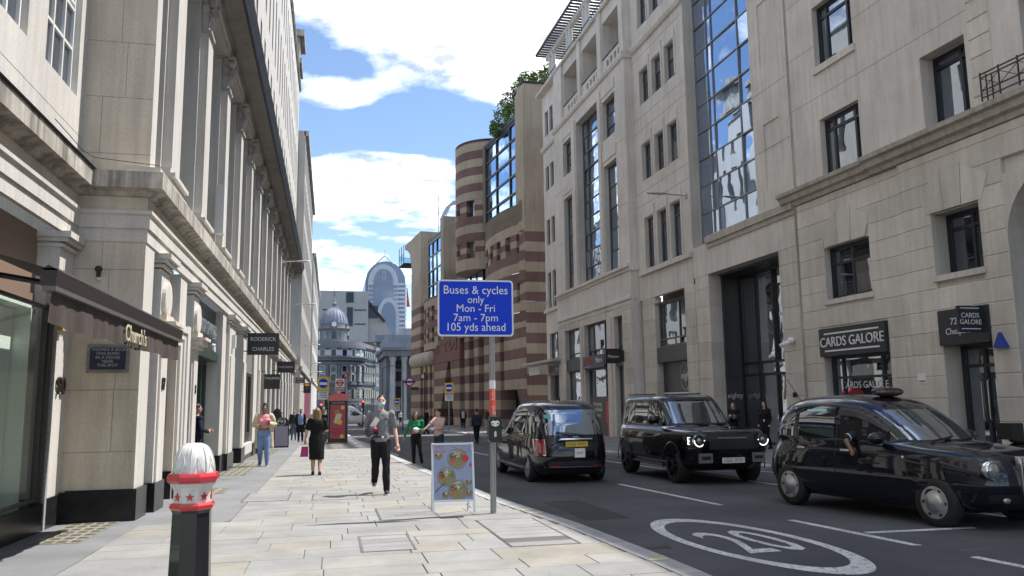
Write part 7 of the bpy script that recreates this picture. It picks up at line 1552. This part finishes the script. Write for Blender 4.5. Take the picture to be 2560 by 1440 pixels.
# painted bollard close to the camera
bo = thing('bollard', (-.66, 4.4, 0), 'tall black bollard with red collars and white fluted dome', 'bollard')
CIR = mat('bollard_red', (.50, .028, .035), .3, 0, .6); BOLW = stone('chipped_white_paint', (.60, .595, .57), (.66, .655, .64), 3, rough=.4, bump=.03, streak=.06, fine=25); BOLK = mat('bollard_black', (.012, .012, .013), .3, 0, .4)
bc = (-.665, 4.4, 0); n8 = math.pi/8
b = MB(); b.lathe([(.145, 0), (.145, .08), (.118, .10), (.094, 1.095), (.10, 1.11)], 8, bc, 2, n8); b.build('shaft', BOLK, bo)
for z, r, h in ((1.128, .110, .020), (1.265, .128, .026)):
    b = MB(); b.lathe([(r-.03, z-h), (r-.008, z-h*.85), (r, z-h*.3), (r, z+h*.3), (r-.008, z+h*.85), (r-.03, z+h)], 8, bc, 2, n8); b.build('red_collar', CIR, bo)
b = MB(); b.lathe([(.092, 1.14), (.092, 1.20), (.098, 1.22), (.110, 1.232), (.110, 1.244)], 8, bc, 2, n8); b.build('white_drum', BOLW, bo)
for k in range(8):
    a = math.pi*2*k/8+n8*2; ca, sa = math.cos(a), math.sin(a); Mx = Matrix(((-sa, 0, ca, bc[0]+ca*.0875), (ca, 0, sa, bc[1]+sa*.0855), (0, 1, 0, 1.175), (0, 0, 0, 1)))
    pts = [(.022*(1 if i % 2 == 0 else .42)*math.sin(i*math.pi/5), .022*(1 if i % 2 == 0 else .42)*math.cos(i*math.pi/5)) for i in range(10)]; MB(Mx).prism(pts, -.002, .004).build('red_star', CIR, bo)
b = MB(); b.s = True
def domef(u, v):
    a = 2*math.pi*u; ph = v*math.pi/2; r = .098*math.cos(ph)**.62*(1-.05*(abs(math.cos(4*a+math.pi/2))**6)*math.cos(ph)); return (bc[0]+r*math.cos(a), bc[1]+r*math.sin(a), 1.283+.15*math.sin(ph))
b.grid(domef, 96, 14); b.build('fluted_dome', BOLW, bo)
for k in range(8):                                   # raised petal ribs on the dome
    a = 2*math.pi*k/8; pts = []
    for i in range(9):
        v = i/8; rr = .100*math.cos(v*math.pi/2)**.62+.001; pts.append((bc[0]+rr*math.cos(a), bc[1]+rr*math.sin(a), 1.283+.151*math.sin(v*math.pi/2)))
    MB().tube(pts, [.0022]*8+[.0015], 5).build('dome_rib', BOLW, bo)
    for sgn in (-1, 1):
        pts = [(bc[0]+(.0985*math.cos(v*math.pi/2)**.62+.0012)*math.cos(a+math.pi/8+sgn*(.33-.33*math.sin(i/7*math.pi/2))), bc[1]+(.0985*math.cos(v*math.pi/2)**.62+.0012)*math.sin(a+math.pi/8+sgn*(.33-.33*math.sin(i/7*math.pi/2))), 1.283+.15*math.sin(v*math.pi/2)) for i, v in [(i, i/7*.42) for i in range(8)]]
        MB().tube(pts, .0018, 5).build('petal_edge', BOLW, bo)
# red kiosk with advert
kx, ky = .38, 42.4; g = gz(ky)
kk = thing('phone_kiosk', (kx, ky, g), 'black telephone kiosk with domed red roof and red advert panel', 'kiosk')
MB().box(kx-.47, kx+.47, ky-.47, ky+.47, g+.05, g+2.12).build('cabinet', BLACK, kk)
for sx in (-1, 1): MB().box(kx+sx*.47, kx+sx*.49, ky-.48, ky+.4, g, g+2.1).build('side_trim', GALV, kk)
KRED = mat('kiosk_red', (.52, .02, .03), .3, 0, .5)
b = MB(); b.s = False; b.prism([(kx-.53, g+2.12), (kx+.53, g+2.12), (kx+.53, g+2.26)]+[(kx+.53*math.cos(t*math.pi/12), g+2.26+.24*math.sin(t*math.pi/12)) for t in range(1, 12)]+[(kx-.53, g+2.26)], ky-.53, ky+.53, 1); b.build('domed_roof', KRED, kk)
MB().lathe([(.09, g+2.48), (.09, g+2.54), (.03, g+2.58)], 12, (kx, ky, 0)).build('roof_cap', KRED, kk)
KPINK = mat('advert_red', (.42, .055, .085), .45); pnl = MB().box(kx-.38, kx+.36, ky-.485, ky-.47, g+.25, g+1.93).build('advert_panel', KPINK, kk)
text('Coins & Cards', .10, SWHITE, kk, basis((kx, ky-.475, g+2.03), (1, 0, 0), (0, 0, 1)), .001)
ADY = mat('advert_yellow', (.72, .50, .06), .5)
b = MB(basis((kx+.0, ky-.487, g+1.28), (.95, 0, -.28), (.28, 0, .95))); b.prism([(-.13, -.30), (.13, -.30), (.15, .22), (-.15, .22)], 0, .004); b.build('wrap_print', mat('advert_cream', (.60, .58, .42), .5), pnl)
b = MB(basis((kx+.06, ky-.492, g+1.07), (.95, 0, -.28), (.28, 0, .95))); b.prism([(-.135, -.12), (.135, -.12), (.14, .1), (-.14, .1)], 0, .003); b.build('yellow_print', ADY, pnl)
b = MB(); b.s = True; b.sphere((kx-.05, ky-.487, g+1.56), (.15, .012, .10)); b.build('food_print', mat('advert_brown', (.42, .22, .05), .6), pnl)
for x, z, r, tx_ in ((.22, 1.78, .11, None), (.20, .36, .11, None)):
    b = MB(); pts = [(kx+x+(r if i % 2 else r*.82)*math.cos(i*math.pi/12), g+z+(r if i % 2 else r*.82)*math.sin(i*math.pi/12)) for i in range(24)]; b.prism(pts, ky-.492, ky-.486, 1); b.build('starburst', ADY, pnl)
text('Wrap of\nthe Day\n£1.99', .155, mat('advert_ink', (.06, .01, .02), .5), pnl, basis((kx-.06, ky-.488, g+.58), (1, 0, .05), (0, 0, 1)), .001)
# yellow cycle signs, bus flags and roundels
def disc(par, x, y, z, r, m, name='disc', dy=0): return MB().lathe([(r, y-.008+dy), (r, y+.002+dy)], 28, (x, 0, z), 1).build(name, m, par)
YELS = mat('sign_yellow', (.75, .47, .04), .45)
def yellow_sign(x, y, z, s, lab, dz=0, post=True):
    t = thing('cycle_sign', (x, y, gz(y)+dz), lab, 'road sign', 'yellow cycle route signs')
    MB().lathe([(.045*s, gz(y)+dz), (.045*s, z)], 10, (x, y+.06, 0)).build('pole', GALV, t)
    p = MB().box(x-.36*s, x+.36*s, y-.01, y+.01, z-.45*s, z+.40*s).build('yellow_panel', YELS, t); disc(p, x, y-.02, z, .29*s, SBLUE); MB().box(x-.25*s, x+.25*s, y-.045, y-.03, z-.10*s, z+.06*s).build('white_bar', SWHITE, p)
    q = MB().box(x-.33*s, x+.33*s, y-.01, y+.01, z-1.0*s, z-.50*s).build('white_panel', SWHITE, t)
    for i in range(4): MB().box(x-.25*s+.04*i*s, x+.25*s, y-.016, y-.0101, z-(.58+.1*i)*s, z-(.55+.1*i)*s).build('print_line', BLACK, q)
    return t
yellow_sign(-.42, 47.8, 2.80, .92, 'yellow sign with blue disc above the crowd left of the kiosk')
yellow_sign(9.0, 63, 2.75, 1.0, 'yellow sign with blue disc in front of the wedge entrance')
yellow_sign(6.0, 76, 1.75, .85, 'small yellow sign with blue disc on the far right corner')
bs = thing('bus_stop', (.55, 49, gz(49)), 'white bus stop flag with red roundel above the kiosk', 'bus stop'); x, y = .52, 49.0
MB().lathe([(.05, gz(y)), (.05, 3.25)], 10, (x+.36, y, 0)).build('pole', GALV, bs); p = MB().box(x-.27, x+.27, y-.02, y+.02, 2.35, 3.10).build('flag_panel', SWHITE, bs)
RRED = mat('roundel_red', (.42, .015, .02), .4)
def roundel(par, x, y, z, r, inner=SWHITE, bar=RRED):
    b = MB()
    for i in range(28):
        a0, a1 = 2*math.pi*i/28, 2*math.pi*(i+1)/28; b.add([(x+q*math.cos(a), y-.004, z+q*math.sin(a)) for q, a in ((r, a0), (r, a1), (r*.68, a1), (r*.68, a0))], [(0, 1, 2, 3)])
    b.build('roundel_ring', RRED, par); MB().box(x-r*1.25, x+r*1.25, y-.03, y-.006, z-r*.2, z+r*.2).build('roundel_bar', bar, par)
roundel(p, x, y-.025, 2.86, .19); MB().box(x-.25, x+.25, y-.026, y-.021, 2.55, 2.60).build('red_strip', RRED, p); MB().box(x-.25, x+.25, y-.026, y-.021, 2.38, 2.52).build('grey_strip', mat('grey_strip', (.3, .3, .3), .5), p)
kd = disc(bs, x+.36, y-.04, 3.28, .16, RRED, 'stop_letter_disc'); text('K', .24, SWHITE, kd, basis((x+.36, y-.052, 3.28), (1, 0, 0), (0, 0, 1)), .001)
ur = thing('roundel_sign', (6.5, 69, gz(69)), 'red underground roundel on a dark post before the striped building', 'station sign'); x, y = 6.5, 69.0
MB().lathe([(.05, gz(y)), (.05, 3.6)], 10, (x-.55, y, 0)).build('pole', BLACK, ur); b = MB(); b.box(x-.55, x+.5, y+.01, y+.05, 3.4, 3.44); b.build('bracket', BLACK, ur)
disc(ur, x, y, 3.4, .27, SWHITE); roundel(ur, x, y-.02, 3.4, .40, bar=mat('roundel_blue', (.01, .02, .15), .4)); MB().box(x+.1, x+.75, y-.02, y+.02, 2.7, 2.95).build('direction_plate', BLACK, ur)
pp = thing('lamp_post', (7.7, 69, gz(69)), 'thin black post with a small camera beside the roundel', 'post'); MB().lathe([(.06, gz(69)), (.045, 4.2)], 10, (7.75, 69, 0)).build('pole', BLACK, pp); MB().box(7.5, 7.7, 68.9, 69.1, 3.7, 4.0).build('camera_box', LAMPM, pp)
# traffic lights at the junction
def tlight(x, y, lab, z=2.6, lit=True):
    t = thing('traffic_light', (x, y, gz(y)), lab, 'traffic light', 'traffic lights at the junction')
    MB().lathe([(.055, gz(y)-.1), (.055, z+.5)], 10, (x, y, 0)).build('pole', BLACK, t); MB().box(x-.17, x+.17, y-.22, y-.05, z-.45, z+.45).build('signal_head', BLACK, t)
    for i, (c_, e) in enumerate((((.8, .03, .02), 5 if lit else 0), ((.12, .08, .01), 0), ((.01, .08, .04), 0))): MB().lathe([(.10, y-.245), (.10, y-.22)], 14, (x, 0, z+.28-.28*i), 1).build('lens', mat('signal_%d%d' % (i, e), c_, .3, em=c_ if e else None, ems=e), t)
tlight(3.55, 93, 'traffic light showing red above the white van', 1.6); tlight(-1.0, 93, 'dim traffic light left of the kiosk by the far crowd', 1.3, True); tlight(-.15, 48.5, 'dark traffic light head seen from behind beside the yellow sign', 1.75, False)
# MH board and dark umbrella shape by the left shops
mb_ = thing('menu_board', (-2.1, 37.5, gz(37)), 'dark round-topped pavement board with two white initials', 'menu board', None); x, y, g = -2.08, 37.3, gz(37)
b = MB(); b.prism([(x-.32, g+.05), (x+.32, g+.05), (x+.32, g+1.1)]+[(x+.32*math.cos(t*math.pi/10), g+1.1+.28*math.sin(t*math.pi/10)) for t in range(1, 10)]+[(x-.32, g+1.1)], y-.02, y+.02, 1); b.build('board', BLACK, mb_)
MB().box(x-.28, x+.28, y-.028, y-.02, g+.12, g+.98).build('poster', mat('poster_mauve', (.30, .28, .36), .5), mb_); text('MH', .22, SWHITE, mb_, basis((x, y-.026, g+1.18), (1, 0, 0), (0, 0, 1)), .001)
b = MB()
for i in range(24):
    a0, a1 = 2*math.pi*i/24, 2*math.pi*(i+1)/24; b.add([(x+q*math.cos(a), y-.024, g+1.18+q*math.sin(a)) for q, a in ((.17, a0), (.17, a1), (.155, a1), (.155, a0))], [(0, 1, 2, 3)])
b.build('ring_logo', SWHITE, mb_)
ov = thing('oval_board', (-2.45, 39.5, gz(39)), 'black oval board standing behind the round-topped board', 'menu board'); b = MB(); b.s = True; b.sphere((-2.42, 39.6, gz(39)+1.35), (.22, .03, .42)); b.tube([(-2.42, 39.6, gz(39)), (-2.42, 39.6, 1.0)], .025, 6); b.build('panel', BLACK, ov)
bn_ = thing('shop_banner', (-1.85, 72, 1), 'pink vertical shop banner far along the left side', 'banner'); MB().box(-2.2, -1.75, 72, 72.05, .4, 2.6).build('banner_cloth', mat('pink_banner', (.62, .22, .32), .6), bn_)
# parked scooter behind the taxi at the right
sc = thing('motor_scooter', (12.9, 12.8, gz(12)), 'dark scooter parked on the far pavement behind the rounded taxi', 'scooter'); x, y, g = 12.9, 12.8, gz(12)
for d in (-.62, .62): b = MB(); b.lathe([(.19, -.05), (.25, -.05), (.27, 0), (.25, .05), (.19, .05)], 20, (x+d, y, g+.27), 1); b.build('wheel', TYRE, sc)
b = MB(); b.s = True; b.sphere((x-.35, y, g+.62), (.42, .15, .2)); b.sphere((x+.45, y, g+.72), (.16, .17, .34)); b.box(x-.3, x+.4, y-.13, y+.13, g+.30, g+.38); b.build('bodywork', NAVY, sc)
b = MB(); b.s = True; b.sphere((x-.3, y, g+.83), (.36, .14, .07)); b.build('seat', BLACK, sc); b = MB(); b.tube([(x+.42, y-.34, g+1.10), (x+.38, y, g+1.04), (x+.42, y+.34, g+1.10)], .018, 6); b.build('handlebar', BLACK, sc)
for s in (-1, 1): b = MB(); b.tube([(x+.42, y+s*.25, g+1.1), (x+.40, y+s*.32, g+1.28)], .008, 5); b.sphere((x+.40, y+s*.33, g+1.30), (.02, .06, .04), 8, 6); b.build('mirror', BLACK, sc)
b = MB(); b.box(x-.75, x-.5, y-.18, y+.18, g+.85, g+1.15); b.build('top_box', BLACK, sc)
# far street lamps at the junction
fl_ = thing('street_lamp', (9.2, 150, gz(150)), 'twin-armed street lamp standing at the far junction', 'street lamp'); MB().tube([(9.2, 150, gz(150)), (9.2, 150, 8.0)], .09, 6).build('pole', BLACK, fl_)
for s in (-1, 1): MB().tube([(9.2, 150, 8.0), (9.2+s*1.4, 150, 8.4), (9.2+s*2.4, 150, 8.45)], .06, 6).build('lamp_arm', BLACK, fl_)
bpy.data.scenes.remove(TS)
